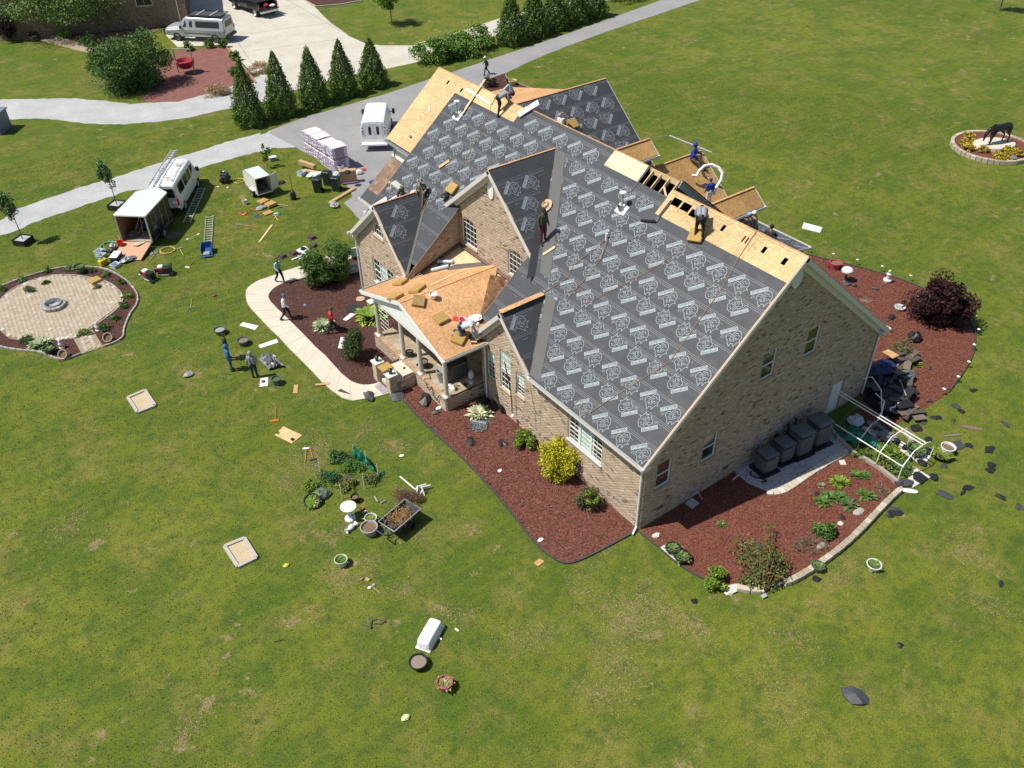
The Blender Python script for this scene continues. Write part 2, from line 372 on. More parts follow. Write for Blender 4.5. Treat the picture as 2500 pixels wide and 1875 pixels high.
bedB=[(15.7,10.5),c9(640,75),c9(870,132),c9(1200,212),c9(1580,332),c9(1850,480),c9(2000,590),c9(2070,700),c9(2080,830),c9(2045,960),c9(1960,1100),c9(1850,1240),c9(1640,1385),c9(1500,1440),c9(1350,1560),c9(1050,1480),(15.6,-.2)]
sheet('mulch_bed',rough(bedB,.03,.6,13),.021,M_MULCH)
cE=crop(940,140,660)
bedG=[cE(780,210),cE(900,160),cE(1000,125),cE(985,150),cE(1000,180),cE(1150,240),cE(1350,310),cE(1300,420),cE(900,330)]
sheet('dark_mulch_bed',bedG,.019,M_MULCH2)
bedN=[cC(1530,430),cC(1760,405),cC(1910,405),cC(2000,520),cC(2100,600),cC(2150,700),cC(1990,715),cC(1750,790),cC(1500,860),cC(1200,860),cC(1300,500)]
sheet('neighbour_mulch_bed',rough(bedN,.04,.6,15),.019,m_ground('pink_mulch',(.20,.085,.070),(.27,.13,.11),1.6,20,.8))
bedN2=[cB(690,-60),cB(700,10),cB(800,55),cB(1000,40),cB(1190,8),cB(1190,-60)]
sheet('dark_mulch_bed',bedN2,.0185,M_MULCH2)
# neighbour's tan path and planting bed by the house, top left
cT=crop(0,0,320)
path=[cT(-200,300),cT(0,300),cT(170,330),cT(200,400),cT(420,500),cT(760,590),cT(1100,690),cT(1300,760),cT(1500,790),cT(1900,800),cT(2000,870),cT(1500,890),cT(1250,840),cT(1000,770),cT(700,690),cT(300,560),cT(0,470),cT(-200,440)]
sheet('tan_path',path,.012,m_ground('tan_concrete',(.36,.29,.20),(.44,.36,.26),.8,30,.2))
sheet('neighbour_patio',[cT(-400,-100),cT(20,-60),cT(190,330),cT(0,420),cT(-400,420)],.011,m_ground('tan_patio',(.42,.35,.25),(.48,.41,.30),.8,30,.2))
bedT=[cT(200,340),cT(230,410),cT(430,500),cT(770,590),cT(1100,690),cT(1300,755),cT(1600,790),cT(2000,780),cT(2212,690),cC(1350,250),cC(1150,-60),cT(60,-60)]
sheet('planting_bed',rough(bedT,.04,.7,4),.010,M_DIRT)
# loose bark chips on the beds and short grass on the lawn, both too many to count
def scatter_quads(name,polys,dens,size,z,cols,m,tall=False,cap=999999,excl=()):
 V=[];T=[]
 for poly in polys:
  P=np.array([p[:2]for p in poly]);a=abs(area2([tuple(p)for p in P]));n=min(cap,int(a*dens));lo,hi=P.min(0),P.max(0)
  q=NR.uniform(lo,hi,(int(n*(hi-lo).prod()/max(a,.01))+8,2))
  x,y=q[:,0],q[:,1];ins=np.zeros(len(q),bool);j=len(P)-1
  for i in range(len(P)):
   c=((P[i,1]>y)!=(P[j,1]>y))&(x<(P[j,0]-P[i,0])*(y-P[i,1])/(P[j,1]-P[i,1]+1e-12)+P[i,0]);ins^=c;j=i
  V.append(q[ins])
 C=np.concatenate(V)
 for poly in excl:
  P=np.array([p[:2]for p in poly]);x,y=C[:,0],C[:,1];ins=np.zeros(len(C),bool);j=len(P)-1
  for i in range(len(P)):ins^=((P[i,1]>y)!=(P[j,1]>y))&(x<(P[j,0]-P[i,0])*(y-P[i,1])/(P[j,1]-P[i,1]+1e-12)+P[i,0]);j=i
  C=C[~ins]
 n=len(C);th=NR.uniform(0,6.283,n);L=NR.uniform(*size[0],n)/2;Wd=NR.uniform(*size[1],n)/2
 d=np.stack([np.cos(th),np.sin(th)],1);e=np.stack([-d[:,1],d[:,0]],1)
 if tall:
  h=NR.uniform(*size[0],n);lean=NR.normal(0,.35,(n,2))*h[:,None]
  z0=np.full((n,1),z)
  Q=np.stack([np.hstack([C-e*Wd[:,None],z0]),np.hstack([C+e*Wd[:,None],z0]),np.hstack([C+lean,z0+h[:,None]])],1)
 else:
  tl=NR.uniform(-.35,.35,n)*L;z0=z+.004+NR.uniform(0,.02,n)
  Q=np.stack([np.column_stack([C-d*L[:,None]-e*Wd[:,None],z0+np.abs(tl)-tl]),np.column_stack([C+d*L[:,None]-e*Wd[:,None],z0+np.abs(tl)+tl]),np.column_stack([C+d*L[:,None]+e*Wd[:,None],z0+np.abs(tl)+tl]),np.column_stack([C-d*L[:,None]+e*Wd[:,None],z0+np.abs(tl)-tl])],1)
 k=Q.shape[1];cols=np.array(cols);t=cols[NR.integers(0,len(cols),n)]*NR.uniform(.75,1.25,(n,1))
 o=bpy.data.objects.new(name,npmesh(name,Q.reshape(-1,3),np.arange(n*k).reshape(n,k),m,t));COL.objects.link(o);kind(o,'stuff');return o
GRASS_EX=[asph,gu+gl,nu+nl,conc,outer+inner[::-1],bedF,bedL,bedR,bedB,bedG,bedN,[(0,0),(16,0),(16,27),(0,27)],[(-2.4,11.9),(0,11.9),(0,19.2),(-2.4,19.2)]]
red=[(.24,.080,.050),(.17,.055,.036),(.28,.105,.066),(.12,.04,.028),(.21,.12,.085)]
dk=[(.13,.052,.040),(.10,.045,.036),(.17,.075,.058),(.07,.034,.028),(.18,.12,.10)]
scatter_quads('bark_chips',[bedR,bedB],230,((.04,.10),(.014,.032)),.024,red+red+[(.17,.05,.03)],M_CHIP)
scatter_quads('bark_chips',[bedF],230,((.04,.10),(.014,.032)),.022,[(.15,.055,.040),(.11,.042,.032),(.20,.085,.06),(.08,.03,.024),(.22,.14,.11)],M_CHIP)
scatter_quads('dark_bark_chips',[bedL,bedG],230,((.04,.10),(.014,.032)),.020,dk,M_CHIP)
# black plastic edging strips round the beds
def edging(pts,h=.10,w=.05,m=M_DGREY,lb=None):
 mb=MB()
 for a,b in zip(pts,pts[1:]):mb.beam((a[0],a[1],h/2),(b[0],b[1],h/2),w,h)
 return lab(mb.build('bed_edging',m),lb,'edging')
edging(smooth(bedF[2:12]),lb='black plastic edging between the lawn and the front mulch bed')
edging(smooth(bedB[1:12]),lb='black plastic edging round the rounded mulch bed behind the house')
edging(smooth(bedR[1:6]),.08,.05,lb='thin dark edging from the house corner to the small green bush')
edging(smooth([cE(1000,125),cE(985,150),cE(1000,180),cE(1150,240),cE(1350,310)]),.09,.09,mat((.30,.25,.18),.8),lb='tan edging of the small bed by the garage at the driveway')
edging(smooth([cT(190,330),cT(200,390),cT(280,440),cT(430,500),cT(770,590),cT(1100,690),cT(1300,755),cT(1480,790)]),.22,.22,mat((.40,.33,.23),.8),lb='tan kerb along the curved path by the neighbouring house')
edging([cB(690,0),cB(800,58),cB(1000,42),cB(1190,8)],.12,.14,M_STONE,lb='pale kerb of the mulch bed at the top of the concrete driveway')
edging([cC(1910,402),cC(2010,520),cC(2130,660),cC(2160,705)],.14,.12,mat((.36,.22,.15),.8),lb='brown timber edging between pink mulch bed and concrete driveway')
# straw and dead grass lying in patches
def gauss_quads(name,spots,size,z,cols,m,flat=.012):
 C=np.concatenate([np.column_stack([NR.normal(0,1,n)*r*1.3,NR.normal(0,1,n)*r*.7])@np.array([[math.cos(a),math.sin(a)],[-math.sin(a),math.cos(a)]])+np.array(c[:2])for c,r,n,a in spots])
 n=len(C);th=NR.uniform(0,6.283,n);L=NR.uniform(*size[0],n)/2;w=NR.uniform(*size[1],n)/2
 d=np.stack([np.cos(th),np.sin(th)],1);e=np.stack([-d[:,1],d[:,0]],1);z0=z+NR.uniform(0,flat,n)
 f=lambda s1,s2:np.column_stack([C+s1*d*L[:,None]+s2*e*w[:,None],z0])
 Q=np.stack([f(-1,-1),f(1,-1),f(1,1),f(-1,1)],1);cc=np.array(cols);t=cc[NR.integers(0,len(cc),n)]*NR.uniform(.8,1.2,(n,1))
 o=bpy.data.objects.new(name,npmesh(name,Q.reshape(-1,3),np.arange(n*4).reshape(n,4),m,t));COL.objects.link(o);return kind(o,'stuff')
sp=[]
for p,r in(((1580,1510),.8),((1530,1520),.8),((1560,1480),.6),((1480,1330),.4),((780,1085),.5),((740,1125),.55),((880,1060),.4),((830,1420),.4),((1660,1515),.35),((1710,1550),.3),((1505,1620),.5),((2050,1400),.4),((460,1785),.4),((165,1280),.5),((1940,1560),.45),((2395,85),.7),((250,205),.9),((232,190),.8),((700,1180),.3),((760,1150),.4),((960,1090),.4),((1460,1690),.5),((2350,1330),.5),((2420,1480),.5),((1900,1700),.6),((1290,1560),.5),((1100,1500),.4),((900,1380),.35),((980,1440),.3),((840,1290),.3),((1420,1440),.4),((1000,1300),.4)):
 c=G(*p);sp.append((c,r*1.25,int(1100*r*r+200),random.uniform(0,3)))
gauss_quads('dead_grass',sp,((.03,.12),(.006,.018)),.006,[(.34,.25,.14),(.38,.28,.16),(.28,.20,.11),(.20,.18,.07)],M_CHIP)
# short grass blades standing on the lawn
GCOL=[(.12,.17,.018),(.16,.20,.024),(.21,.20,.045),(.10,.16,.014),(.24,.21,.07),(.14,.19,.02)]
vis=[G(-60,1960),G(2560,1960),G(2560,900),G(2560,300),G(1300,120),G(-60,420)]
PATIO_EX=[cP_(*q)for cP_ in(crop(0,600,480),)for q in((0,470),(250,370),(500,295),(750,240),(960,240),(1180,260),(1350,340),(1460,430),(1540,530),(1560,600),(1540,680),(1470,760),(1420,880),(1390,960),(1400,1040),(1290,1100),(1165,1140),(920,1220),(690,1310),(480,1200),(280,1190),(0,1150),(-260,1050),(-420,850),(-280,620))]
scatter_quads('grass_blades',[vis],60,((.03,.08),(.02,.05)),0,GCOL,M_CHIP,tall=True,cap=420000,excl=GRASS_EX+[PATIO_EX])
def band(pts,w):return[(p[0]+random.uniform(-w,w),p[1]+random.uniform(-w,w))for p in pts for _ in range(1)]
# ------------------------------------------------------------ the brick house under re-roofing
house=thing('brick_house','large tan brick house with its roof stripped to boards and grey printed underlayment','house')
def shape(name,V,F,m,parent):return MB().add(V,F).build(name,m,parent)
BRICKS=[]
TINTS=[(.50,.395,.285),(.55,.44,.325),(.46,.365,.265),(.59,.485,.37),(.52,.40,.28),(.41,.32,.23),(.20,.15,.115),(.62,.52,.41)]
TW=[.2,.2,.16,.12,.16,.08,.045,.035]
bl,bh,gap,bd=.203,.067,.0115,.014
def brick_mesh(i):
 me=MB().box((0,0,0),(bl,bd,bh)).mesh('brick',M_BRICK);a=me.attributes.new('tint','FLOAT_COLOR','FACE')
 for k in range(6):a.data[k].color=(*TINTS[i],1)
 return me
BM=[brick_mesh(i)for i in range(len(TINTS))]
SINK={}
def brick_wall(o,u,n,outline,holes,parent,name='wall',seed=0,depth=.12,soldier=()):
 """outline/holes in (u,v); o origin, u horizontal direction, n outward normal"""
 o,u,n=Vector(o),Vector(u),Vector(n);up=Vector((0,0,1));r=random.Random(seed)
 P=lambda a,b,d=0:o+u*a+up*b+n*d
 ccw=u.cross(up).dot(n)>0
 loops=[[Vector((a,b,0))for a,b in outline]]+[[Vector((a,b,0))for a,b in h]for h in holes]
 tri=tessellate_polygon(loops);flat=[p for l in loops for p in l]
 mb=MB();V=[P(p.x,p.y)for p in flat];F=[]
 for t in tri:
  a,b,c=(flat[i]for i in t);s=(b-a).cross(c-a).z
  F.append(t if(s>0)==ccw else t[::-1])
 mb.add(V,F)
 for h in holes:
  for i in range(len(h)):
   a,b=h[i],h[(i+1)%len(h)];mb.add([P(*a),P(*b),P(*b,-depth),P(*a,-depth)],[(0,1,2,3)])
 wall=mb.build(name,M_MORTAR,parent)
 xs=[p[0]for p in outline];ys=[p[1]for p in outline];row=0;v=min(ys)+gap
 Vs,Fs,Ts=[],[],[]
 R=Matrix((u,n,up)).transposed().to_4x4()
 while v+bh<=max(ys):
  x=min(xs)+gap-(bl+gap)*.5*(row%2)
  while x<max(xs):
   x0,x1=x,x+bl
   ok=False
   for a,b in((x0,x1),(x0+.11,x1),(x0,x1-.11)):
    if all(inpoly(outline,q,w)for q in(a+.004,b-.004)for w in(v+.004,v+bh-.004))and not any(inpoly(h,q,w)for h in holes for q in(a,b,(a+b)/2)for w in(v,v+bh))and not any(s[0]<b and a<s[2]and s[1]<v+bh and v<s[3]for s in soldier):
     x0,x1=a,b;ok=True;break
   if ok:
    i=r.choices(range(len(TINTS)),TW)[0];c=P((x0+x1)/2,v+bh/2,.002+r.random()*.002)
    full=x1-x0>bl-.01
    BRICKS.append(((c-Vector(CAM)).length if full else 1e9,wall,c,R,i,x1-x0,n,u))
   x+=bl+gap
  v+=bh+gap;row+=1
 return wall
def flush_bricks():
 BRICKS.sort(key=lambda b:b[0]);up=Vector((0,0,1));rest={}
 cnt=0
 for d,wall,c,R,i,L,n,u in BRICKS:
  if cnt<300 and d<1e8:
   b=bpy.data.objects.new('brick',BM[i]);COL.objects.link(b);b.parent=wall;b.matrix_local=Matrix.Translation(c)@R;cnt+=1
  else:rest.setdefault(wall.name,[]).append((c,u,n,i,L))
 for w,L in rest.items():
  n=len(L);C=np.array([q[0]for q in L]);U=np.array([q[1]for q in L]);N=np.array([q[2]for q in L]);hl=np.array([q[4]for q in L])[:,None]/2
  Z=np.array([[0,0,bh/2]]);f=N*bd/2
  cr=[C-U*hl-Z,C+U*hl-Z,C+U*hl+Z,C-U*hl+Z]
  V=np.stack([c+f for c in cr]+[c-f for c in cr],1).reshape(-1,3);b=np.arange(n)[:,None,None]*8
  F=(np.array([[0,1,2,3],[0,4,5,1],[1,5,6,2],[2,6,7,3],[3,7,4,0]])[None]+b).reshape(-1,4)
  T=np.repeat(np.array([TINTS[q[3]]for q in L]),5,0)*np.repeat(NR.uniform(.9,1.1,(n,1)),5,0)
  o=bpy.data.objects.new('brick_courses',npmesh('brick_courses',V,F,M_BRICK,T));COL.objects.link(o);o.parent=bpy.data.objects[w];kind(o,'stuff')
def rect(a,b,c,d):return[(a,b),(c,b),(c,d),(a,d)]
def arch(a,b,c,d,rise,k=10):
 m=(a+c)/2;out=[(a,b),(c,b)]
 for i in range(k+1):
  t=math.pi*i/k;out.append((m+(c-a)/2*math.cos(t),d-rise+rise*math.sin(t)))
 return out
def window(parent,o,u,n,a,b,c,d,cols=1,rows=1,panes=1,rail=True,blind=None,rise=0,label=None):
 """frame, glass panes, muntins and sill set into an opening (a,b)-(c,d)"""
 o,u,n=Vector(o),Vector(u),Vector(n);up=Vector((0,0,1));P=lambda x,y,q=0:o+u*x+up*y+n*q
 R=Matrix((u,n,up)).transposed();w=MB();t=.06;q=-.07
 def bar(x0,y0,x1,y1,dep=.06,off=q):w.box(P((x0+x1)/2,(y0+y1)/2,off),(x1-x0,dep,y1-y0),R=R)
 bar(a,b,c,b+t);bar(a,b+t,a+t,d-rise);bar(c-t,b+t,c,d-rise)
 if rise:
  k=10;m=(a+c)/2;pts=[P(m+(c-a)/2*.97*math.cos(math.pi*i/k),d-rise+rise*.96*math.sin(math.pi*i/k),q)for i in range(k+1)]
  for p1,p2 in zip(pts,pts[1:]):w.beam(p1,p2,.06,t,up=n)
 else:bar(a+t,d-t,c-t,d)
 wl=c-a
 for i in range(1,panes):x=a+wl*i/panes;bar(x-.05,b+t,x+.05,d-t,.08)
 if rail and not rise:
  y=(b+d)/2;x0=a+t
  for i in range(panes):
   xa=a+wl*i/panes+(.05 if i else t);xb=a+wl*(i+1)/panes-(.05 if i<panes-1 else t)
   if panes<3 or i!=1:bar(xa,y-.025,xb,y+.025,.05)
 fr=w.build('window',M_WHITE,parent)
 if label:fr['label']=label
 g=MB();poly=arch(a+.02,b+.02,c-.02,d-.02,rise)if rise else rect(a+.02,b+.02,c-.02,d-.02)
 g.slab([P(x,y,-.085)for x,y in(poly if u.cross(up).dot(n)>0 else poly[::-1])],n,.012).build('pane',M_GLASS,fr)
 if cols>1 or rows>1:
  mm=MB();top=d-t
  for p in range(panes):
   xa=a+wl*p/panes;xb=a+wl*(p+1)/panes;nc=max(1,cols)
   for i in range(1,nc):
    x=xa+(xb-xa)*i/nc;y1=top
    if rise:m=(a+c)/2;s=(x-m)/((c-a)/2);y1=d-rise+rise*math.sqrt(max(0,1-s*s))-.05
    mm.box(P(x,(b+t+y1)/2,-.068),(.022,.022,y1-b-t),R=R)
   for j in range(1,rows):
    y=b+(d-b)*j/rows;s=1
    if rise and y>d-rise:s=math.sqrt(max(0,1-((y-d+rise)/rise)**2))
    mm.box(P((xa+xb)/2,y,-.068),((xb-xa)*s-.1,.022,.022),R=R)
  mm.build('muntin',M_WHITE,fr)
 for bx in(blind or[]):
  x0,y0,x1,y1=bx;B=MB();k=max(2,int((y1-y0)/.11))
  for i in range(k):B.box(P((x0+x1)/2,y0+(y1-y0)*(i+.5)/k,-.076),(x1-x0,.004,(y1-y0)/k*.86),R=R)
  B.build('blind',M_BLIND,fr)
 MB().box(P((a+c)/2,b-.035,.0),(c-a+.12,.16,.065),R=R).build('sill',M_TRIM if panes>1 else mat((.46,.33,.21),.8),fr)
 return fr
 # ---- walls
WL=15.584;GP=7.79
gz=lambda x:HE-.12+MR*(min(x,WL-x)+EX)
gable=[(0,0),(WL,0),(WL,HE-.12),(GP,gz(GP)),(0,HE-.12)]
GW=[(.955,2.015),(3.747,2.015),(6.862,5.127),(9.777,5.127)];ww,wh=.86,1.47
gh=[rect(x-.23,z,x-.23+ww,z+wh)for x,z in GW]+[rect(12.75,.02,13.7,1.95)]
vents_g=[(1.0,.55),(5.2,.55),(8.7,.62)]
gh+=[rect(x,z,x+.42,z+.2)for x,z in vents_g]
wg=brick_wall((0,0,0),(1,0,0),(0,-1,0),gable,gh,house,seed=1);wg['label']='shaded gable end wall with four windows'
for x,z in GW:window(house,(0,0,0),(1,0,0),(0,-1,0),x-.23,z,x-.23+ww,z+wh)
dr=MB().box((13.22,.09,.98),(.93,.05,1.9)).build('door',M_WHITE,house);MB().ball((13.58,.05,.95),.035,8).build('handle',M_STEEL,dr)
for x,z in vents_g:MB().box((x+.21,.05,z+.1),(.42,.04,.2)).build('foundation_vent',M_DGREY,house)
# front wall, running behind the small front gable
f_out=[(0,0),(11.95,0),(11.95,4.0),(9.75,6.15),(7.55,HE-.12),(0,HE-.12)]
WF=[(2.65,1.90,4.97,3.42),(8.33,1.98,8.97,3.28),(9.45,1.58,10.3,3.92),(10.82,1.55,11.45,3.25)]
fh=[rect(*w)for w in WF]
fv=[(1.3,.5),(6.3,.5),(4.1,.42)]
fh+=[rect(y,z,y+.42,z+.2)for y,z in fv]
wf=brick_wall((0,0,0),(0,1,0),(-1,0,0),f_out,fh,house,seed=2)
kw=dict(parent=house,o=(0,0,0),u=(0,1,0),n=(-1,0,0))
a,b,c,d=WF[0];t3=(c-a)/3
window(a=a,b=b,c=c,d=d,cols=2,rows=6,panes=3,blind=[(a+t3*.78,b+.08,a+t3*2.22,d-.08)],label='wide triple window with green blind',**kw)
for k,(cc,rr,bl_)in enumerate(((2,6,.45),(3,7,.5),(2,6,.42))):
 a,b,c,d=WF[1+k];window(a=a,b=b,c=c,d=d,cols=cc,rows=rr,blind=[(a+.06,d-(d-b)*bl_,c-.06,d-.06)],**kw)
for y,z in fv:MB().box((.05,y+.21,z+.1),(.04,.42,.2)).build('foundation_vent',M_GREY,house)
# left front gable block
y0,y1,yp=18.72,25.0,21.55
g1o=[(y0,0),(y1,0),(y1,4.0),(yp,7.0),(y0,4.05)]
g1h=[rect(20.8,1.55,23.17,3.15),arch(21.5,4.95,22.62,5.75,.45)]
wl=brick_wall((0,0,0),(0,1,0),(-1,0,0),g1o,g1h,house,seed=3)
window(a=20.8,b=1.55,c=23.17,d=3.15,cols=2,rows=4,panes=3,blind=[(21.6,1.6,22.4,3.1)],label='triple window beside the porch roof',**kw)
window(a=21.5,b=4.95,c=22.62,d=5.75,cols=4,rows=2,rise=.45,rail=False,label='half round attic window',**kw)
# side wall of that block above the porch roof, big centre gable wall, porch walls
brick_wall((0,18.68,0),(1,0,0),(0,-1,0),[(0,0),(3.35,0),(3.35,7.1),(0,4.28)],[],house,seed=4)
g2h=[arch(17.0,5.15,18.4,6.75,.35),arch(12.75,5.15,14.1,6.7,.35),rect(14.2,.95,15.4,3.0)]
w2=brick_wall((3.32,0,0),(0,1,0),(-1,0,0),[(11.2,.5),(18.7,.5),(18.7,7.25),(15.21,10.3),(11.2,6.95)],g2h,house,seed=5)
k2=dict(parent=house,o=(3.32,0,0),u=(0,1,0),n=(-1,0,0))
window(a=17.0,b=5.15,c=18.4,d=6.75,cols=4,rows=5,rise=.35,rail=False,label='arched window with white muntins',**k2)
window(a=12.75,b=5.15,c=14.1,d=6.7,cols=4,rows=5,rise=.35,rail=False,**k2)
MB().box((3.40,14.8,1.98),(.05,1.2,2.1)).build('door',mat((.16,.05,.03),.5),house)
brick_wall((0,11.93,0),(-1,0,0),(0,1,0),[(-3.32,0),(0,0),(0,4.0),(-3.32,6.7)],[],house,seed=6)
# hidden far walls that close the volume
MB().box((WL+.1,13.8,2.05),(.2,27.6,4.1)).build('rear_wall',M_MORTAR,house)
MB().add([(0,25.0,0),(WL,25.0,0),(WL,25.0,4),(8,25.0,10.6),(0,25.0,4.0)],[(4,3,2,1,0)]).build('left_wall',M_MORTAR,house)
gb=MB().box((4.45,26.25,3.75),(.2,2.3,7.5)).box((10.4,27.35,3.0),(11.9,.2,6)).box((1.9,26.3,1.9),(.2,2.4,3.8));gb.add([(4.4,27.4,6),(16.3,27.4,6),(8.2,27.4,11)],[(2,1,0)])
gb.build('garage_wall',mat((.62,.63,.60),.6),house)
# ---- underlayment, boards
def logo_mesh():
 fr=MB();P=[(-.30,-.02),(-.33,.10),(-.30,.22),(-.20,.30),(-.24,.40),(-.14,.36),(-.05,.40),(.04,.47),(.02,.36),(.12,.33),(.19,.42),(.22,.28),(.20,.16),(.25,.06),(.18,-.04),(.06,-.07),(.02,.02),(-.06,-.03),(-.16,-.09),(-.24,-.07)]
 L=[(P+[P[0]],.020),([(-.20,.22),(-.10,.26),(-.02,.20),(-.06,.10),(-.14,.08)],.016),([(.02,.25),(.11,.24),(.13,.14),(.06,.10)],.016),([(-.22,.04),(-.14,.0),(-.05,.05),(.04,.07),(.12,.02)],.018),([(-.26,.14),(-.20,.10),(-.22,.0)],.014),([(-.02,.30),(.0,.16),(-.02,.08)],.013),([(.07,.20),(.08,.17)],.03),([(-.12,.19),(-.08,.18)],.03)]
 def stroke(pts,w,mi=0):
  for a,b in zip(pts,pts[1:]):
   d=Vector((b[0]-a[0],b[1]-a[1]));n=Vector((-d.y,d.x)).normalized()*w/2;e=d.normalized()*w*.3
   fr.add([(a[0]-e.x+n.x,a[1]-e.y+n.y,0),(a[0]-e.x-n.x,a[1]-e.y-n.y,0),(b[0]+e.x-n.x,b[1]+e.y-n.y,0),(b[0]+e.x+n.x,b[1]+e.y+n.y,0)],[(0,1,2,3)],mi)
 for pts,w in L:stroke(pts,w*1.1)
 bx=(-.22,-.27,.42,-.115);fr.add([(bx[0],bx[1],0),(bx[2],bx[1],0),(bx[2],bx[3],0),(bx[0],bx[3],0)],[(0,1,2,3)])
 return fr
def text_mesh(txt,size):
 c=bpy.data.curves.new('lettering','FONT');c.body=txt;c.size=size;c.resolution_u=1;o=bpy.data.objects.new('tmp',c);COL.objects.link(o)
 dg=bpy.context.evaluated_depsgraph_get();me=bpy.data.meshes.new_from_object(o.evaluated_get(dg));bpy.data.objects.remove(o)
 V=[tuple(v.co)for v in me.vertices];F=[tuple(p.vertices)for p in me.polygons];bpy.data.meshes.remove(me);return V,F
lg=logo_mesh();V,F=text_mesh('RhinoRoof',.165);wx=max(v[0]for v in V);k=.56/wx
lg.add([(v[0]*k-.19,v[1]*.95-.253,.0015)for v in V],F,1)
V,F=text_mesh('U20',.15);lg.add([(v[0]*.85+.22,v[1]-.07,0)for v in V],F,0)
lg.v=[(x*1.16,y*1.16,z)for x,y,z in lg.v]
LOGO=lg.mesh('printed_logo',[M_PRINT,M_PRINTD])
TV,TF=text_mesh('RhinoRoof U20',.075);TV=np.array(TV)
def felt(parent,O,U,Sd,poly,off=0.0,rows=(0,99),inv=None,phase=(0,0),name='underlayment_strip',logos=True,skip=(),du=1.22,thick=.03,s_off=0.0):
 """rolls of printed underlayment lapped up a slope; poly in (along eave, up slope)"""
 O,U,Sd=Vector(O),Vector(U).normalized(),Vector(Sd).normalized();N=U.cross(Sd).normalized()
 if N.z<0:N=-N
 X=lambda a,s,h=0:O+U*a+Sd*s+N*h
 smax=max(p[1]for p in poly);i=0;s=s_off
 wind=U.cross(Sd).dot(N)>0
 out=[]
 while s<smax:
  lo_,hi_=(s-.07 if i else s-1),s+1.0
  q=polyclip(polyclip(poly,0,-1,-lo_),0,1,hi_)
  if len(q)>=3 and abs(area2(q))>.02:
   if(area2(q)>0)!=wind:q=q[::-1]
   h=off+.004*(i%3)
   st=MB().slab([X(a,b,h)for a,b in q],N,thick).build(name,M_FELT,parent);out.append(st)
   R0=Matrix((U if wind else-U,Sd,N)).transposed()
   ll=MB()
   for e0,e1 in((hi_-.19,hi_-.172),(hi_-.11,hi_-.094),(lo_+.03,lo_+.046)):
    b=polyclip(polyclip(poly,0,-1,-e0),0,1,e1)
    if len(b)>=3:ll.add([X(p,r,h+.003)for p,r in b],[tuple(range(len(b)))])
   if ll.v:ll.build('lap_line',mat((.20,.21,.22),.6),st)
   b=polyclip(polyclip(poly,0,-1,-lo_),0,1,lo_+.022)
   if i and len(b)>=3:MB().add([X(p,r,h+.0035)for p,r in b],[tuple(range(len(b)))]).build('lap_seam',M_BLACK,st)
   if logos:
    us=[p[0]for p in q];u0=min(us)-2+((i*.61+phase[0])%du);sc=s+.5+phase[1];flip=inv(i)if callable(inv)else bool(i%2==0)if inv is None else inv
    while u0<max(us)+1:
     ok=all(inpoly(poly,u0+dx,sc+dy)for dx in(-.38,.38)for dy in(-.38,.38))and not any(z(u0,sc)for z in skip)
     f=flip(u0)if callable(flip)else flip
     if ok:inst('printed_logo',LOGO,st,X(u0,sc,h+.004),R0@RZ(math.pi/4+(math.pi if f else 0)))
     u0+=du
    Vt,Ft=[],[];x=min(us)+.2+.3*(i%2)
    while x<max(us)-.3:
     if all(inpoly(poly,x+dx,hi_-.36+dy)for dx in(0,.55)for dy in(-.02,.1)):
      b=len(Vt);P2=[X(x+(v[0]*.62 if wind else .55-v[0]*.62),hi_-.36+v[1],h+.0035)for v in TV];Vt+=P2;Ft+=[tuple(b+j for j in f_)for f_ in TF]
     x+=.78
    if Vt:kind(shape('printed_text',Vt,Ft,mat((.26,.285,.30),.6),st),'stuff')
  s+=1.0;i+=1
 return out
def boards(parent,O,U,Sd,poly,m,off=.0,w=2.42,h=1.21,holes=(),th=.014,name='sheathing_board',thick=None):
 """sheets of sheathing laid in staggered rows, cut to the outline, with real holes cut through"""
 O,U,Sd=Vector(O),Vector(U).normalized(),Vector(Sd).normalized();N=U.cross(Sd).normalized();wind=True
 if N.z<0:N=-N;wind=False
 X=lambda a,s,k=0:O+U*a+Sd*s+N*(off+k)
 s0=min(p[1]for p in poly);i=0;s=s0
 while s<max(p[1]for p in poly)-.02:
  u0=min(p[0]for p in poly)-(w*.5 if i%2 else 0)
  while u0<max(p[0]for p in poly):
   cell=poly
   for A in((-1,0,-(u0+.004)),(1,0,u0+w-.004),(0,-1,-(s+.004)),(0,1,s+h-.004)):cell=polyclip(cell,*A)
   if len(cell)>=3 and abs(area2(cell))>.01:
    hs=[q for q in holes if any(u0<q[0]+dx<u0+w and s<q[1]+dy<s+h for dx in(-q[2]/2,q[2]/2)for dy in(-q[3]/2,q[3]/2))]
    mb=MB();xs=sorted({u0,u0+w}|{q[0]+d for q in hs for d in(-q[2]/2,q[2]/2)});ys=sorted({s,s+h}|{q[1]+d for q in hs for d in(-q[3]/2,q[3]/2)})
    for xa,xb in zip(xs,xs[1:]):
     for ya,yb in zip(ys,ys[1:]):
      if any(abs((xa+xb)/2-q[0])<q[2]/2 and abs((ya+yb)/2-q[1])<q[3]/2 for q in hs):continue
      cc=cell
      for A in((-1,0,-xa),(1,0,xb),(0,-1,-ya),(0,1,yb)):cc=polyclip(cc,*A)
      if len(cc)<3 or abs(area2(cc))<.001:continue
      if(area2(cc)>0)!=wind:cc=cc[::-1]
      mb.slab([X(*p)for p in cc],N,th)
    if mb.v:mb.build(name,m,parent)
   u0+=w
  s+=h;i+=1
roof=bpy.data.objects.new('main_roof',None);COL.objects.link(roof);roof.parent=house;roof.empty_display_size=.1
E0=(-EX,0,HE);SD=(1,0,MR);RS,RM,RG=10.73,11.24,11.13
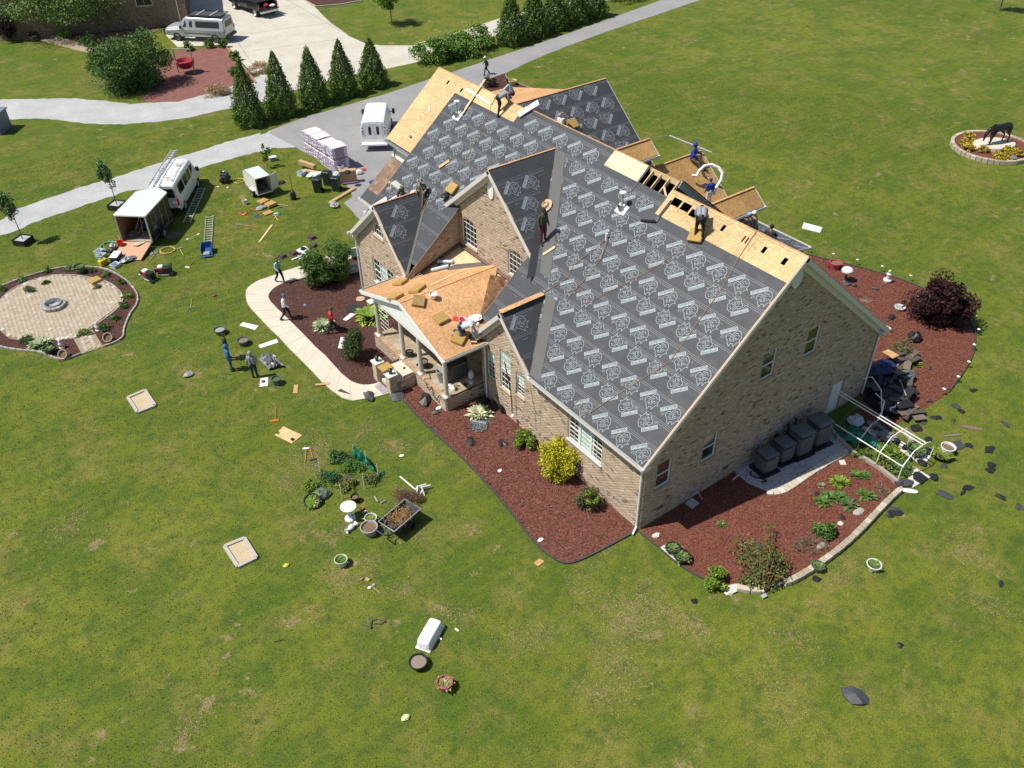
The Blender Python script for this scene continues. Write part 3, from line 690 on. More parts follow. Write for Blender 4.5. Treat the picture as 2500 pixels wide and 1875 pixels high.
front=[(-.3,0),(7.5,0),(7.5,.8),(12.1,.8),(12.1,4.97),(18.4,4.97),(18.4,.8),(24.8,.8),(24.8,10.22),(19.06,10.22),(19.06,RM),(11.75,RM),(11.75,10.36),(7.35,10.36),(7.35,9.42),(-.3,9.42)]
inG=lambda u,s:(8.3<u<11.6 and s<4 and abs(u-9.75)<2.2*(1-s/3.9))or(abs(u-15.2)<4.6*(1-(s-4.5)/5.6)and s<10)or(17.9<u<25.2 and s<4.3 and abs(u-21.5)<3.4*(1-s/4.6))
felt(roof,E0,(0,1,0),SD,front,inv=lambda i:(lambda u:True if u>13.5 else(i%2==0)),phase=(.15,.02),skip=(inG,))
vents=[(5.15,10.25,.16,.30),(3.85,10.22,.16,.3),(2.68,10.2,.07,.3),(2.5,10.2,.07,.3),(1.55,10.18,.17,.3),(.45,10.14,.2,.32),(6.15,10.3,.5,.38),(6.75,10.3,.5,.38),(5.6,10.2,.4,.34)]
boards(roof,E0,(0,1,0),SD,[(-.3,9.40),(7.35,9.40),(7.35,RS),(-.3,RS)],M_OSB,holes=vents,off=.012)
boards(roof,E0,(0,1,0),SD,[(9.3,10.34),(11.75,10.34),(11.75,RM),(9.3,RM)],m_osb('pale_sheathing',(.74,.60,.38),(.82,.68,.46),(.64,.50,.29)),off=.014,w=2.6)
for y in(7.38,7.95,8.5,9.02):
 a,b=FP(y,10.3),FP(y,RM);MB().beam(a,b,.045,.18,off=-.1).build('rafter',M_LUMB,roof)
MB().beam(FP(7.35,RM)+Vector((0,0,-.14)),FP(9.3,RM)+Vector((0,0,-.14)),.045,.26).build('ridge_board',M_LUMB,roof)
MB().beam(FP(7.4,10.32)+Vector((0,0,-.05)),FP(7.95,10.75)+Vector((0,0,-.05)),.09,.04).build('scrap_board',M_LUMB,roof)
gv=[(25.95,10.55,.16,.26),(24.45,10.5,.16,.26),(23.05,10.45,.16,.26)]
boards(roof,E0,(0,1,0),SD,[(19.06,10.20),(24.8,10.20),(24.8,5.84),(27.6,5.84),(27.6,RG),(19.06,RG)],M_OSB,holes=gv,off=.02,w=2.44)
# attic floor under the open holes, its shade painted in as black
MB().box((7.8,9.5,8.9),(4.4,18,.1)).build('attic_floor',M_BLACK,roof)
# rear slopes (felt), lower section to the right, higher in the middle
def rear(y0_,y1_,xr,m=None):
 zr=HE+MR*(xr+EX);O=(xr,0,zr);s1=(16.2-xr)*KS+.5
 felt(roof,O,(0,1,0),(1,0,-MR),[(y0_,0),(y1_,0),(y1_,s1),(y0_,s1)],inv=None,s_off=0,off=-.01)
rear(-.3,7.35,7.80);rear(7.35,19.06,8.185);rear(19.06,27.6,8.10)
zr=HE+MR*(8.185+EX)
mb=MB();a=Vector((8.2,7.32,zr-.16));b=Vector((13.4,7.32,zr-.16-MR*5.2));mb.beam(a,b,.05,.34);mb.build('rake_board',mat((.36,.42,.42),.5),roof)  # white rake trim in grey-green, its shadow put into the colour
MB().beam(Vector((8.3,7.24,zr+.02)),Vector((13.4,7.24,zr+.02-MR*5.1)),.22,.03).build('rake_flashing',M_FELTD,roof)
for y_,s_,hh in((7.35,RM,.02),(18.9,RM,.02)):
 pass
for y0_,y1_,s_ in((-.3,7.35,RS),(9.3,19.06,RM),(19.06,27.6,RG)):
 mb=MB();mb.beam(FP(y0_,s_)+Vector((.02,0,.01)),FP(y1_,s_)+Vector((.02,0,.01)),.07,.025);mb.build('ridge_edge',M_OSBO if y0_ else M_OSB,roof)
 # felt flap turned up beside the open bay, loose strips on the slope
MB().slab([FP(9.28,9.75)+Vector((0,0,.04)),FP(9.34,9.75)+Vector((0,0,.05)),FP(9.37,RM)+Vector((0,0,.06)),FP(9.25,RM)+Vector((0,0,.06))][::-1],(-.6,0,.8),.02).build('folded_felt',M_BLACK,roof)
def flap(pts,m=M_BLACK,w=.16):
 mb=MB()
 for p,q in zip(pts,pts[1:]):mb.beam(FP(*p)+Vector((0,0,.05)),FP(*q)+Vector((0,0,.05)),w,.05)
 return mb.build('folded_felt',m,roof)
flap([(7.0,10.25),(7.02,9.3),(6.98,9.05)],w=.13);flap([(6.98,9.1),(7.3,8.95),(7.75,8.8)],w=.17)
# ---- gables on the front
def gable_roof(name,yr,zr,xf,xb,yl,zl,yrg,zrg,left=True,logos=True,inv=True,trim=.30,lab_=None):
 g=bpy.data.objects.new(name,None);COL.objects.link(g);g.parent=house
 x1=xb
 sl=Vector((0,yl-yr,zl-zr));srt=Vector((0,yrg-yr,zrg-zr))
 # right slope faces -Y: U along +X, up slope is -srt
 L=srt.length;O=Vector((xf,yrg,zrg));U=Vector((1,0,0));Sd=(-srt).normalized()
 xe=(zrg-HE)/MR-EX
 poly=[(0,0),(max(.05,xe-xf+.25),0),(x1-xf,L),(0,L)]
 felt(g,O,U,Sd,poly,off=.02,inv=inv,logos=logos,phase=(.3,.0),du=1.15)
 L2=sl.length;O2=Vector((xf,yl,zl));xe2=(zl-HE)/MR-EX
 felt(g,O2,U,(-sl).normalized(),[(0,0),(max(.05,xe2-xf+.25),0),(x1-xf,L2),(0,L2)],off=.02,inv=inv,logos=False)
 for(ye,ze),s_ in(((yl,zl),1),((yrg,zrg),-1)):
  a=Vector((xf-.02,yr,zr));b=Vector((xf-.02,ye,ze));d=(b-a).normalized();n=Vector((0,-d.z*s_,d.y*s_));n=n if n.z>0 else-n
  MB().beam(a,b,.045,.20,off=0,up=n).build('rake_board',M_TRIM,g).location=-n*.09
  mb=MB();mb.beam(a+Vector((.14,0,0))-n*.20,b+Vector((.14,0,0))-n*.20,.26,.02,up=n);mb.build('soffit',M_TRIM,g)
  mb=MB();mb.beam(a+Vector((.26,0,0))-n*.30,b+Vector((.26,0,0))-n*.30,.04,.20,up=n);mb.build('frieze_board',M_TRIM,g)
  mb=MB();mb.beam(a+Vector((.03,0,0))+n*.015,b+Vector((.03,0,0))+n*.015,.06,.012,up=n);mb.build('drip_edge',mat((.62,.40,.26),.6),g)
  # boxed eave return
  mb=MB();mb.box((xf+.26,ye-.16*s_,ze-.16),(.52,.36,.20));mb.build('eave_return',M_TRIM,g)
 MB().beam((xf,yr,zr+.03),(x1,yr,zr+.03),.10,.03).build('ridge_edge',M_OSBO,g)
 return g
gable_roof('left_gable_roof',21.55,7.17,-.34,3.2,25.05,4.13,18.6,4.15)
gable_roof('centre_gable_roof',15.21,10.58,3.0,7.25,20.05,6.62,10.98,6.72)
gable_roof('small_gable_roof',9.75,6.38,-.34,2.3,11.98,4.1,7.46,4.12)
MB().beam((-.3,9.75,6.46),(2.2,9.75,6.5),.3,.03).build('ridge_board',M_OSBO,bpy.data.objects['small_gable_roof'])
# plain valley liners, wide dark-grey strips folded into the valleys
def valley(p,q,w0,w1,m=None):
 """p, q: (y,s) ends on the front plane; w0/w1: lateral shift of both edges along y"""
 mb=MB();V=[FP(p[0]+w0,p[1]),FP(p[0]+w1,p[1]),FP(q[0]+w1,q[1]),FP(q[0]+w0,q[1])]
 N=Vector((-MR,0,1)).normalized();V=[v+N*.026 for v in V]
 if(V[1]-V[0]).cross(V[2]-V[0]).dot(N)<0:V=V[::-1]
 return mb.slab(V,N,.012).build('valley_liner',m or mat((.105,.103,.098),.7,0,.12,1.5),roof)
valley((10.75,4.25),(15.1,9.95),-.75,.05);valley((18.55,.15),(21.5,4.75),-.12,.75);valley((7.4,.1),(9.6,3.6),-.7,.05)
def gvalley(p,q,yo0,yo1,nrm):
 P,Q=Vector(p),Vector(q);n=Vector(nrm).normalized();V=[P+n*.035,P+n*.035+Vector((yo0,0,0)),Q+n*.035+Vector((yo1,0,0)),Q+n*.035]
 if(V[1]-V[0]).cross(V[2]-V[0]).dot(n)<0:V=V[::-1]
 MB().slab(V,n,.012).build('valley_liner',M_FELTD,roof)
s2=(10.58-6.72)/(15.21-10.98);gvalley((2.75,10.98,6.72),(7.2,15.15,10.55),-.6,-.6,(0,-s2,1))
s3=(6.38-4.12)/2.29;gvalley((-.36,7.46,4.12),(2.15,9.7,6.33),.02,-.55,(0,-s3,1))
s1=(7.17-4.15)/2.95;gvalley((-.3,18.6,4.15),(3.1,21.5,7.12),.02,-.5,(0,-s1,1))
# ---- eaves, rakes and gutters of the main roof
rk=bpy.data.objects.new('roof_trim',None);COL.objects.link(rk);rk.parent=house
for xa,za,xb,zb in((-EX,HE,GP,11.07),(GP,11.07,WL+EX,HE)):
 a,b=Vector((xa,-.30,za)),Vector((xb,-.30,zb));d=(b-a).normalized();n=Vector((-d.z,0,d.x));n=n if n.z>0 else-n
 mb=MB();mb.beam(a-n*.10,b-n*.10,.04,.20,up=n);mb.build('rake_board',M_TRIM,rk)
 mb=MB();mb.beam(a+Vector((0,.15,0))-n*.21,b+Vector((0,.15,0))-n*.21,.28,.02,up=n);mb.build('soffit',M_TRIM,rk)
 mb=MB();mb.beam(a+Vector((0,.28,0))-n*.32,b+Vector((0,.28,0))-n*.32,.04,.22,up=n);mb.build('frieze_board',M_TRIM,rk)
 mb=MB();mb.beam(a+Vector((0,.03,0))+n*.02,b+Vector((0,.03,0))+n*.02,.06,.012,up=n);mb.build('drip_edge',mat((.62,.40,.26),.6),rk)
def gutter(a,b,out,parent=rk,m=M_TRIM):
 """open trough: floor, back, front lip"""
 a,b,o=Vector(a),Vector(b),Vector(out).normalized();mb=MB()
 mb.beam(a+o*.06+Vector((0,0,-.10)),b+o*.06+Vector((0,0,-.10)),.12,.012,1);mb.beam(a+o*.0+Vector((0,0,-.05)),b+o*.0+Vector((0,0,-.05)),.012,.10)
 mb.beam(a+o*.125+Vector((0,0,-.045)),b+o*.125+Vector((0,0,-.045)),.022,.12)
 for e in(a,b):mb.box(e+o*.06+Vector((0,0,-.05)),(.13,.13,.1))
 return mb.build('gutter',[m,mat((.12,.12,.12),.8)],parent)
gutter((-EX,-.28,HE),(-EX,7.4,HE),(-1,0,0));gutter((WL+EX,-.28,HE),(WL+EX,8,HE),(1,0,0))
MB().box((-.2,-.12,HE-.16),(.42,.36,.22)).build('eave_return',M_TRIM,rk);MB().box((WL+.2,-.12,HE-.16),(.42,.36,.22)).build('eave_return',M_TRIM,rk)
mb=MB();mb.beam((-.19,0,HE-.13),(-.19,7.5,HE-.13),.37,.02);mb.build('soffit',M_TRIM,rk)
def spout(pts,parent=rk,m=M_WHITE):return MB().tube(pts,.045,6).build('downspout',m,parent)
spout([(-.40,.05,4.0),(-.10,.08,3.7),(-.08,.08,.25),(-.45,-.1,.08)]);spout([(WL+.4,-.06,4.0),(WL+.06,-.07,3.7),(WL+.06,-.07,.1)])
spout([(-.42,11.55,3.6),(-.1,11.5,3.35),(-.08,11.5,.12)]);spout([(-.35,24.98,4.0),(-.08,24.98,3.7),(-.08,24.98,.1)]);spout([(4.1,27.15,7.8),(4.25,27.15,7.5),(4.25,27.15,6.75)],m=M_GREYW)
gutter((4.03,24.85,7.86),(4.03,27.6,7.86),(-1,0,0),m=M_GREY)
MB().beam((-.30,24.95,HE-.05),(-.30,25.05,HE-.05),.5,.15).build('eave_end',M_TRIM,rk)
# rake edge along the two inner ends of the front slope
for y_,s0_,s1_ in((18.4,0,4.5),(12.12,1,4.4),(24.82,.3,5.8)):
 a,b=FP(y_,s0_)+Vector((0,0,-.08)),FP(y_,s1_)+Vector((0,0,-.08));MB().beam(a,b,.03,.18,up=(-MR,0,1)).build('rake_board',mat((.26,.20,.17),.7),rk)
 # ---- skirt roof with old brown shingles beside the garage
sk=bpy.data.objects.new('skirt_roof',None);COL.objects.link(sk);sk.parent=house
MSH=[m_ground('old_shingle_%d'%i,c,tuple(x*1.25 for x in c),3,40,.4)for i,c in enumerate(((.27,.165,.11),(.22,.145,.10),(.30,.20,.14),(.19,.135,.10)))]
a,b=Vector((4.36,0,6.72)),Vector((1.80,0,4.70));nr=14
for i in range(nr):
 p,q=b.lerp(a,i/nr),b.lerp(a,(i+1.25)/nr);y=24.86-.15*(i%2)
 while y<27.6:
  ye=min(27.6,y+.34);ys=max(24.86,y)
  if ye-ys>.05 and not(i in(0,1,2)and(y>26.2 or random.random()<.4)):
   dz=Vector((0,0,.012));V=[Vector((p.x,ys+.004,p.z))+dz*2,Vector((p.x,ye-.004,p.z))+dz*2,Vector((q.x,ye-.004,q.z))+dz,Vector((q.x,ys+.004,q.z))+dz]
   MB().slab(V[::-1],(-.6,0,.8),.012).build('shingle',MSH[random.randrange(4)],sk)
  y+=.34
MB().slab([(1.80,24.8,4.69),(4.4,24.8,6.74),(4.4,27.6,6.74),(1.80,27.6,4.69)],(-.62,0,.78),.05).build('skirt_deck',M_FELT,sk)
gutter((1.80,24.85,4.70),(1.80,27.6,4.70),(-1,0,0),sk);MB().beam((4.3,25.5,6.82),(4.3,27.5,6.82),.1,.14).build('head_flashing',M_WHITE,sk)
# ---- porch: floor, steps, columns, roof
po=bpy.data.objects.new('porch',None);COL.objects.link(po);po.parent=house
pz=.9
brick_wall((-2.36,11.9,0),(0,1,0),(-1,0,0),[(0,0),(7.35,0),(7.35,pz-.04),(0,pz-.04)],[],po,'porch_wall',7)
brick_wall((-2.36,11.9,0),(1,0,0),(0,-1,0),[(0,0),(2.36,0),(2.36,pz-.04),(0,pz-.04)],[],po,'porch_wall',8)
for i in range(26):
 MB().box((-2.28,12.04+i*.283,pz-.03),(.24,.272,.07)).build('coping_brick',mat(((.44,.28,.16),(.48,.31,.18),(.40,.25,.15))[i%3],.85),po)
pf=MB().box((.42,15.5,pz-.06),(5.2,7.2,.10)).build('porch_floor',M_MORTAR,po)
stn=[m_ground('flag_%d'%i,c,tuple(x*1.18 for x in c),3,30,.3)for i,c in enumerate(((.36,.29,.20),(.44,.37,.28),(.31,.25,.18),(.40,.35,.29)))]
x=-2.12
while x<2.8:
 y=11.95+random.uniform(0,.2)
 while y<18.6:
  w_,l_=random.uniform(.38,.52),random.uniform(.45,.75);j=lambda:random.uniform(-.03,.03)
  MB().prism([(x+j(),y+j()),(x+.43+j(),y+j()),(x+.43+j(),min(18.6,y+l_-.03)+j()),(x+j(),min(18.6,y+l_-.03)+j())],pz-.012,pz+.004).build('flagstone',stn[random.randrange(4)],pf)
  y+=l_
 x+=.47
for y in(18.85,16.22,14.42,11.98):
 col=MB().lathe([(.115,.12),(.12,.16),(.125,.9),(.105,2.35),(.13,2.40),(.13,2.5)],16,cap=True).build('column',mat((.62,.57,.47),.5,0,.05),po,(-2.22,y,pz),smooth=False)
 MB().box((0,0,.03),(.34,.34,.07)).lathe([(.17,.07),(.15,.14)],16,cap=True).build('column_base',M_WHITE,col)
 MB().box((0,0,2.55),(.30,.30,.08)).build('capital',M_TRIM,col)
 # porch gable roof of sheathing boards
xf,yr,zr_,ps=-2.62,15.31,5.06,.342
yl,yR=19.65,11.37;zl=zr_-ps*(yl-yr);zR=zr_-ps*(yr-yR)
pr=bpy.data.objects.new('porch_roof',None);COL.objects.link(pr);pr.parent=house
L=math.hypot(yr-yR,zr_-zR)
boards(pr,(xf,yR,zR),(1,0,0),(0,yr-yR,zr_-zR),[(0,0),(2.75,0),(6.0,L*.98),(6.0,L),(0,L)],M_OSBO,off=.0)
L2=math.hypot(yl-yr,zr_-zl)
boards(pr,(xf,yl,zl),(1,0,0),(0,yr-yl,zr_-zl),[(0,0),(2.55,0),(6.0,L2*.98),(6.0,L2),(0,L2)],M_OSBO,off=.0)
# shed plane behind it, up to the big gable wall
boards(pr,(-.35,11.95,3.62),(0,1,0),(1,0,.343),[(0,0),(6.74,0),(6.74,3.88),(0,3.88)],m_osb('pale_orange_sheathing',(.68,.50,.29),(.78,.60,.38),(.55,.38,.20)),off=-.02)
def pslope(x,y):
 zg=zr_-ps*abs(y-yr);zs=3.62+.343*(x+.35);return max(zg,zs)if y>11.95 and x>-.3 else zg
 # old underlayment left in strips along the valley, flashing at the walls
for(x0,y0_,x1,y1_),w_,m_ in(((.6,12.25,2.95,14.55),.42,m_ground('stained_strip',(.06,.035,.022),(.30,.16,.08),2.2,14,.3,((.45,.26,.13),4,.58,.8))),((1.3,12.15,3.15,14.0),.34,bpy.data.materials['stained_strip'])if False else((1.45,12.2,3.1,13.9),.36,mat((.16,.085,.05),.9,0,.5,5))):
 mb=MB();K=12
 d=Vector((x1-x0,y1_-y0_)).normalized();n2=Vector((-d.y,d.x))*w_
 for i in range(K):
  P=[]
  for t,sg in((i/K,-1),((i+1)/K,-1),((i+1)/K,1),(i/K,1)):
   qx,qy=x0+(x1-x0)*t+n2.x*sg,y0_+(y1_-y0_)*t+n2.y*sg;P.append((qx,qy,pslope(qx,qy)+.02))
  mb.add(P,[(0,1,2,3)])
 mb.build('old_underlayment',m_,pr)
MB().beam((3.20,12.0,4.93),(3.20,18.6,4.93),.22,.03).build('wall_flashing',mat((.17,.11,.09),.6),pr)
MB().beam((-.2,18.58,3.80),(3.2,18.58,4.98),.16,.03).build('wall_flashing',mat((.10,.08,.07),.6),pr)
mb=MB();mb.slab([(xf+.1,yR-.0,zR+.02),(xf+5.8,yr-.08,zr_+.03),(xf+5.8,yr+.02,zr_+.03),(xf,yr+.02,zr_+.03),(xf,yr-.1,zr_+.0)][:0]or[(xf,yr-.09,zr_-.0),(xf+5.9,yr-.09,zr_-.0),(xf+5.9,yr+.05,zr_+.012),(xf,yr+.05,zr_+.012)],(0,-.3,1),.02);mb.build('ridge_edge',M_OSBO,pr)
# gable face with white siding, trim
sf=bpy.data.objects.new('porch_front',None);COL.objects.link(sf);sf.parent=house
xs_=-2.42;nb=10
for i in range(nb):
 z0,z1=3.58+i*(4.95-3.58)/nb,3.58+(i+1)*(4.95-3.58)/nb
 hw0=max(.02,(zr_-z0)/ps-.55);hw1=max(.02,(zr_-z1)/ps-.55);hw0,hw1=min(hw0,3.75),min(hw1,3.75)
 MB().slab([(xs_-.012,yr+hw0,z0),(xs_-.012,yr-hw0,z0),(xs_+.004,yr-hw1,z1+.015),(xs_+.004,yr+hw1,z1+.015)],(-1,0,.1),.012).build('siding_board',mat((.76,.77,.76),.45,0,.03),sf)
for ye,ze in((yl,zl),(yR,zR)):
 MB().beam((xf-.02,yr,zr_-.09),(xf-.02,ye,ze-.09),.05,.20).build('rake_board',M_WHITE,sf)
 MB().beam((xf+.11,yr,zr_-.2),(xf+.11,ye,ze-.2),.24,.02).build('soffit',M_TRIM,sf)
MB().beam((-2.25,11.75,3.46),(-2.25,19.2,3.46),.30,.20).build('porch_beam',M_WHITE,sf)
MB().beam((-2.25,11.88,3.44),(.0,11.88,3.44),.24,.20).build('porch_beam',M_WHITE,sf)
MB().box((.5,15.3,3.42),(5.4,6.9,.03)).build('porch_ceiling',M_WHITE,sf)
gutter((xf,yR,zR),(.0,yR,zR),(0,-1,0),sf);gutter((xf,yl,zl),(-.3,yl,zl),(0,1,0),sf)
# rotted corner of the porch roof: opening painted as a dark patch, torn boards
flush_bricks()
# ------------------------------------------------------------ rear wings of the roof
def wing(name,yr,zr,x0,x1,hw,m,right_only=True,wall=True,logos=False):
 g=bpy.data.objects.new(name,None);COL.objects.link(g);g.parent=house
 for sg in(-1,1):
  O=Vector((x0,yr+sg*hw,zr-MR*hw));Sd=(0,-sg*1.0,MR);L=hw*KS;P=[(0,0),(x1-x0,0),(x1-x0,L),(0,L)]
  if m is None:felt(g,O,(1,0,0),Sd,P,inv=lambda i:bool(i%2),phase=(.4,0),logos=sg<0,off=.03,name='underlayment_strip',s_off=(L%1.0)-1.0)
  else:boards(g,O,(1,0,0),Sd,P,m,off=.02)
  a=Vector((x1+.02,yr,zr));b=Vector((x1+.02,yr+sg*hw,zr-MR*hw));n=Vector((0,sg*MR,1)).normalized()
  MB().beam(a-n*.08,b-n*.08,.05,.2,up=n).build('rake_board',M_TRIM,g)
  if m is not None:gutter((x0+.3,yr+sg*hw,zr-MR*hw),(x1,yr+sg*hw,zr-MR*hw),(0,sg,0),g)
 MB().beam((x0,yr,zr+.04),(x1,yr,zr+.04),.12,.035).build('ridge_edge',M_OSBO,g)
 if wall:
  zb=4.0;w2=hw-.25;MB().add([(x1-.3,yr-w2,zb),(x1-.3,yr+w2,zb),(x1-.3,yr+w2,zr-MR*hw),(x1-.3,yr,zr-.2),(x1-.3,yr-w2,zr-MR*hw)],[(0,1,2,3,4)]).box(((x0+x1)/2,yr-w2,(zb+zr-MR*hw)/2-.05),(x1-x0-.6,.1,zr-MR*hw-zb)).box(((x0+x1)/2,yr+w2,(zb+zr-MR*hw)/2-.05),(x1-x0-.6,.1,zr-MR*hw-zb)).build('wing_wall',M_DGREY if hw<1 else mat((.30,.22,.15),.8),g)  # dormer walls in dark grey: the shade on them is put into the colour
 return g
wing('garage_wing_roof',22.46,10.1,8.6,17.0,6.6,None,wall=False)
wing('rear_dormer_roof',14.75,9.62,9.5,13.5,.77,M_OSBD)
wing('rear_wing_roof',14.02,8.24,11.5,17.0,3.6,M_OSBD,wall=True)
wing('rear_dormer_roof',7.64,9.26,10.4,14.0,.80,M_OSBD)
bk=bpy.data.objects.new('rear_roofs',None);COL.objects.link(bk);bk.parent=house
boards(bk,(9.0,28.6,8.55),(1,0,0),(0,-1,.25),[(0,0),(5,0),(5,6.3),(0,6.3)],M_OSBO,off=.03)
felt(bk,(20.6,8.1,3.4),(0,1,0),(-1,0,.2),[(0,0),(8.3,0),(8.3,5.2),(0,5.2)],logos=True,off=0)
gutter((20.6,8.1,3.4),(20.6,16.4,3.4),(1,0,0),bk);gutter((20.6,8.1,3.4),(15.6,8.1,4.4),(0,-1,0),bk)
for y in(8.4,12,16):MB().tube([(20.4,y,0),(20.4,y,3.3)],.09,8).build('porch_post',M_TRIM,bk)
MB().box((16.3,13.8,2.1),(1.6,6.6,4.2)).box((16.2,23,2.1),(1.2,8,4.2)).build('wing_wall',mat((.30,.22,.15),.8),bk)
# gable vents, plumbing stacks
def oval(c,n,rx,rz_):
 R=Vector(n).to_track_quat('Z','Y').to_matrix();mb=MB();mb.lathe([(1,0),(1,.05),(.86,.06),(.84,.03),(.0,.03)],20,sx=rx,sy=rz_);v=mb.build('gable_vent',M_WHITE,house,loc=c,R=R)
 b=MB()
 for k in range(-3,4):b.box((0,k*rz_*.22,.035),(rx*1.5*math.sqrt(max(.1,1-(k*.26)**2)),.03,.02))
 b.build('louvre',M_TRIM,v,loc=None);return v
oval((GP-.05,-.02,10.0),(0,-1,0),.30,.48);oval((3.30,15.45,9.35),(-1,0,0),.26,.50)
NF=Vector((-MR,0,1)).normalized()
def stack(u,v,h,plate=True,r=.055,cone=True,lb=None):
 P=Vector(plane(u,v,(-MR,0,1),HE+MR*EX));t=thing('vent_pipe',lb,'vent pipe',P)
 if plate:
  R=NF.to_track_quat('Z','Y').to_matrix();MB().box((0,0,.035),(.62,.50,.015),R=R).build('flashing',M_GALV if not cone else M_WHITE,t)
  MB().lathe([(.17,.02),(.10,.22),(r*1.1,.34)],14,R=R).build('cone',M_GALV,t)
 MB().tube([(0,0,-.1),(0,0,h)],r,10).build('pipe',M_GALV if plate else M_WHITE,t)
 if plate:MB().lathe([(.05,h-.02),(.16,h),(.16,h+.05),(.0,h+.07)],14).build('cap',M_WHITE,t)
 return t
stack(1117,284,.85,lb='galvanised vent pipe with white square flashing by the leaning board');stack(1518,512,.85,lb='galvanised vent pipe with white square flashing in the middle of the slope')
stack(1480,586,.35,False,lb='short white plastic vent pipe holding the tied ropes')
# ------------------------------------------------------------ vegetation
def leaves(C,size,cols,up=.0,asp=.5,jit=.25,droop=0):
 C=np.asarray(C,float);n=len(C);d=NR.normal(0,1,(n,3));d[:,2]=d[:,2]*(1-abs(up))+up*1.6;d[:,2]-=droop;d/=np.linalg.norm(d,axis=1)[:,None]
 e=np.cross(d,NR.normal(0,1,(n,3)));e/=np.linalg.norm(e,axis=1)[:,None]+1e-9
 L=NR.uniform(.65,1.3,(n,1))*size/2;w=L*asp
 V=np.stack([C-d*L,C+e*w,C+d*L,C-e*w],1).reshape(-1,3);F=np.arange(4*n).reshape(n,4)
 cc=np.array(cols);T=cc[NR.integers(0,len(cc),n)]*NR.uniform(1-jit,1+jit,(n,1));return V,F,T
def cloud(n,r,k=14,shell=.55,seedpts=None,spread=.28,flat=0):
 """points in k clumps spread over an ellipsoid r, uneven outline with gaps"""
 d=NR.normal(0,1,(k,3));d/=np.linalg.norm(d,axis=1)[:,None];q=d*NR.uniform(shell,.92,(k,1))
 if flat:q[:,2]=np.abs(q[:,2])*flat-.1
 w=NR.uniform(.6,1.5,k);idx=NR.choice(k,n,p=w/w.sum());s=NR.normal(0,1,(n,3));s/=np.linalg.norm(s,axis=1)[:,None];s*=(NR.uniform(.1,1,(n,1))**.5)*spread*NR.uniform(.8,1.5,k)[idx][:,None]
 return(q[idx]+s)*np.array(r)
def foliage(parent,C,size,cols,name='foliage',**kw):
 o=bpy.data.objects.new(name,npmesh(name,*leaves(C,size,cols,**kw)[:2],M_LEAF,leaves.__call__ and None))if False else None
 V,F,T=leaves(C,size,cols,**kw);o=bpy.data.objects.new(name,npmesh(name,V,F,M_LEAF,T));COL.objects.link(o)
 if parent:o.parent=parent
 return o
GREEN=[(.085,.17,.035),(.11,.20,.042),(.065,.135,.03),(.135,.22,.05)]
DARKG=[(.085,.16,.03),(.11,.19,.038),(.065,.13,.024),(.14,.22,.045)]
LIME=[(.16,.26,.03),(.20,.30,.035),(.12,.20,.022)]
def limbs(parent,h,r,k=6,spread=1.0,z0=.5,name='trunk',m=M_BARK):
 mb=MB();mb.tube([(0,0,-.05),(r*.3,r*.1,h*.35),(0,r*.4,h*.7),(.02,0,h)],[r,r*.8,r*.5,r*.2],8)
 for i in range(k):
  a=i*2.4;z=h*(z0+.45*i/k);e=spread*(1-.4*i/k);mb.tube([(0,0,z),(math.cos(a)*e*.5,math.sin(a)*e*.5,z+.25*e),(math.cos(a)*e,math.sin(a)*e,z+.7*e)],[r*.4,r*.25,r*.1],6)
 return mb.build(name,m,parent)
 # clipped evergreen cones along the driveway
def cone_points(n,H,R0):
 z=H*(1-NR.uniform(0,1,n)**.55);a=NR.uniform(0,6.283,n);t=z/H
 R=R0*((1-t)**.85)*(1-.25*np.exp(-t*9))*(1+.14*np.sin(a*5+z*2.2)+.12*np.sin(a*9-z*5));r=R*NR.uniform(.62,1.08,n)+.03
 return np.column_stack([r*np.cos(a),r*np.sin(a),z+.12+NR.normal(0,.06,n)])
def conifer(x,y,H,R0,label,group,n=7000,cols=DARKG,s=.20):
 t=thing('evergreen_tree',label,'tree',(x,y,0),random.uniform(0,6),group)
 foliage(t,cone_points(n,H,R0),s,cols,'crown',up=.45,asp=.42)
 MB().tube([(0,0,0),(0,0,H*.9)],[.1,.02],7).build('trunk',M_BARK,t);return t
gr='evergreens lining the asphalt driveway'
nearL=['first cone evergreen, nearest to the gravel lane and leaning left','second cone evergreen from the gravel lane, beside dry grass','third cone evergreen of the near row, middle tree behind pallets','fourth cone evergreen, above the white box truck','last cone evergreen of the near row, closest to the hedge']
for(x,y,h),lb in zip(((5.25,54.9,5.5),(8.4,55.2,5.5),(11.8,55.8,5.1),(15.0,56.1,5.0),(18.35,56.6,4.4)),nearL):conifer(x,y,h,1.52,lb,gr,n=9000)
farL=['largest cone evergreen of the far row, next to the hedge end','second evergreen of the far row from the hedge','middle evergreen of the far row by the asphalt','fourth evergreen of the far row from the hedge','last evergreen of the far row, farthest along the asphalt']
for(x,y),h,lb in zip(((36.0,58.6),(39.4,59.2),(42.8,59.9),(46.0,60.3),(49.2,60.8)),(5.6,5.4,5.4,5.2,5.0),farL):conifer(x,y,h,1.72,lb,gr,n=7500,s=.24)
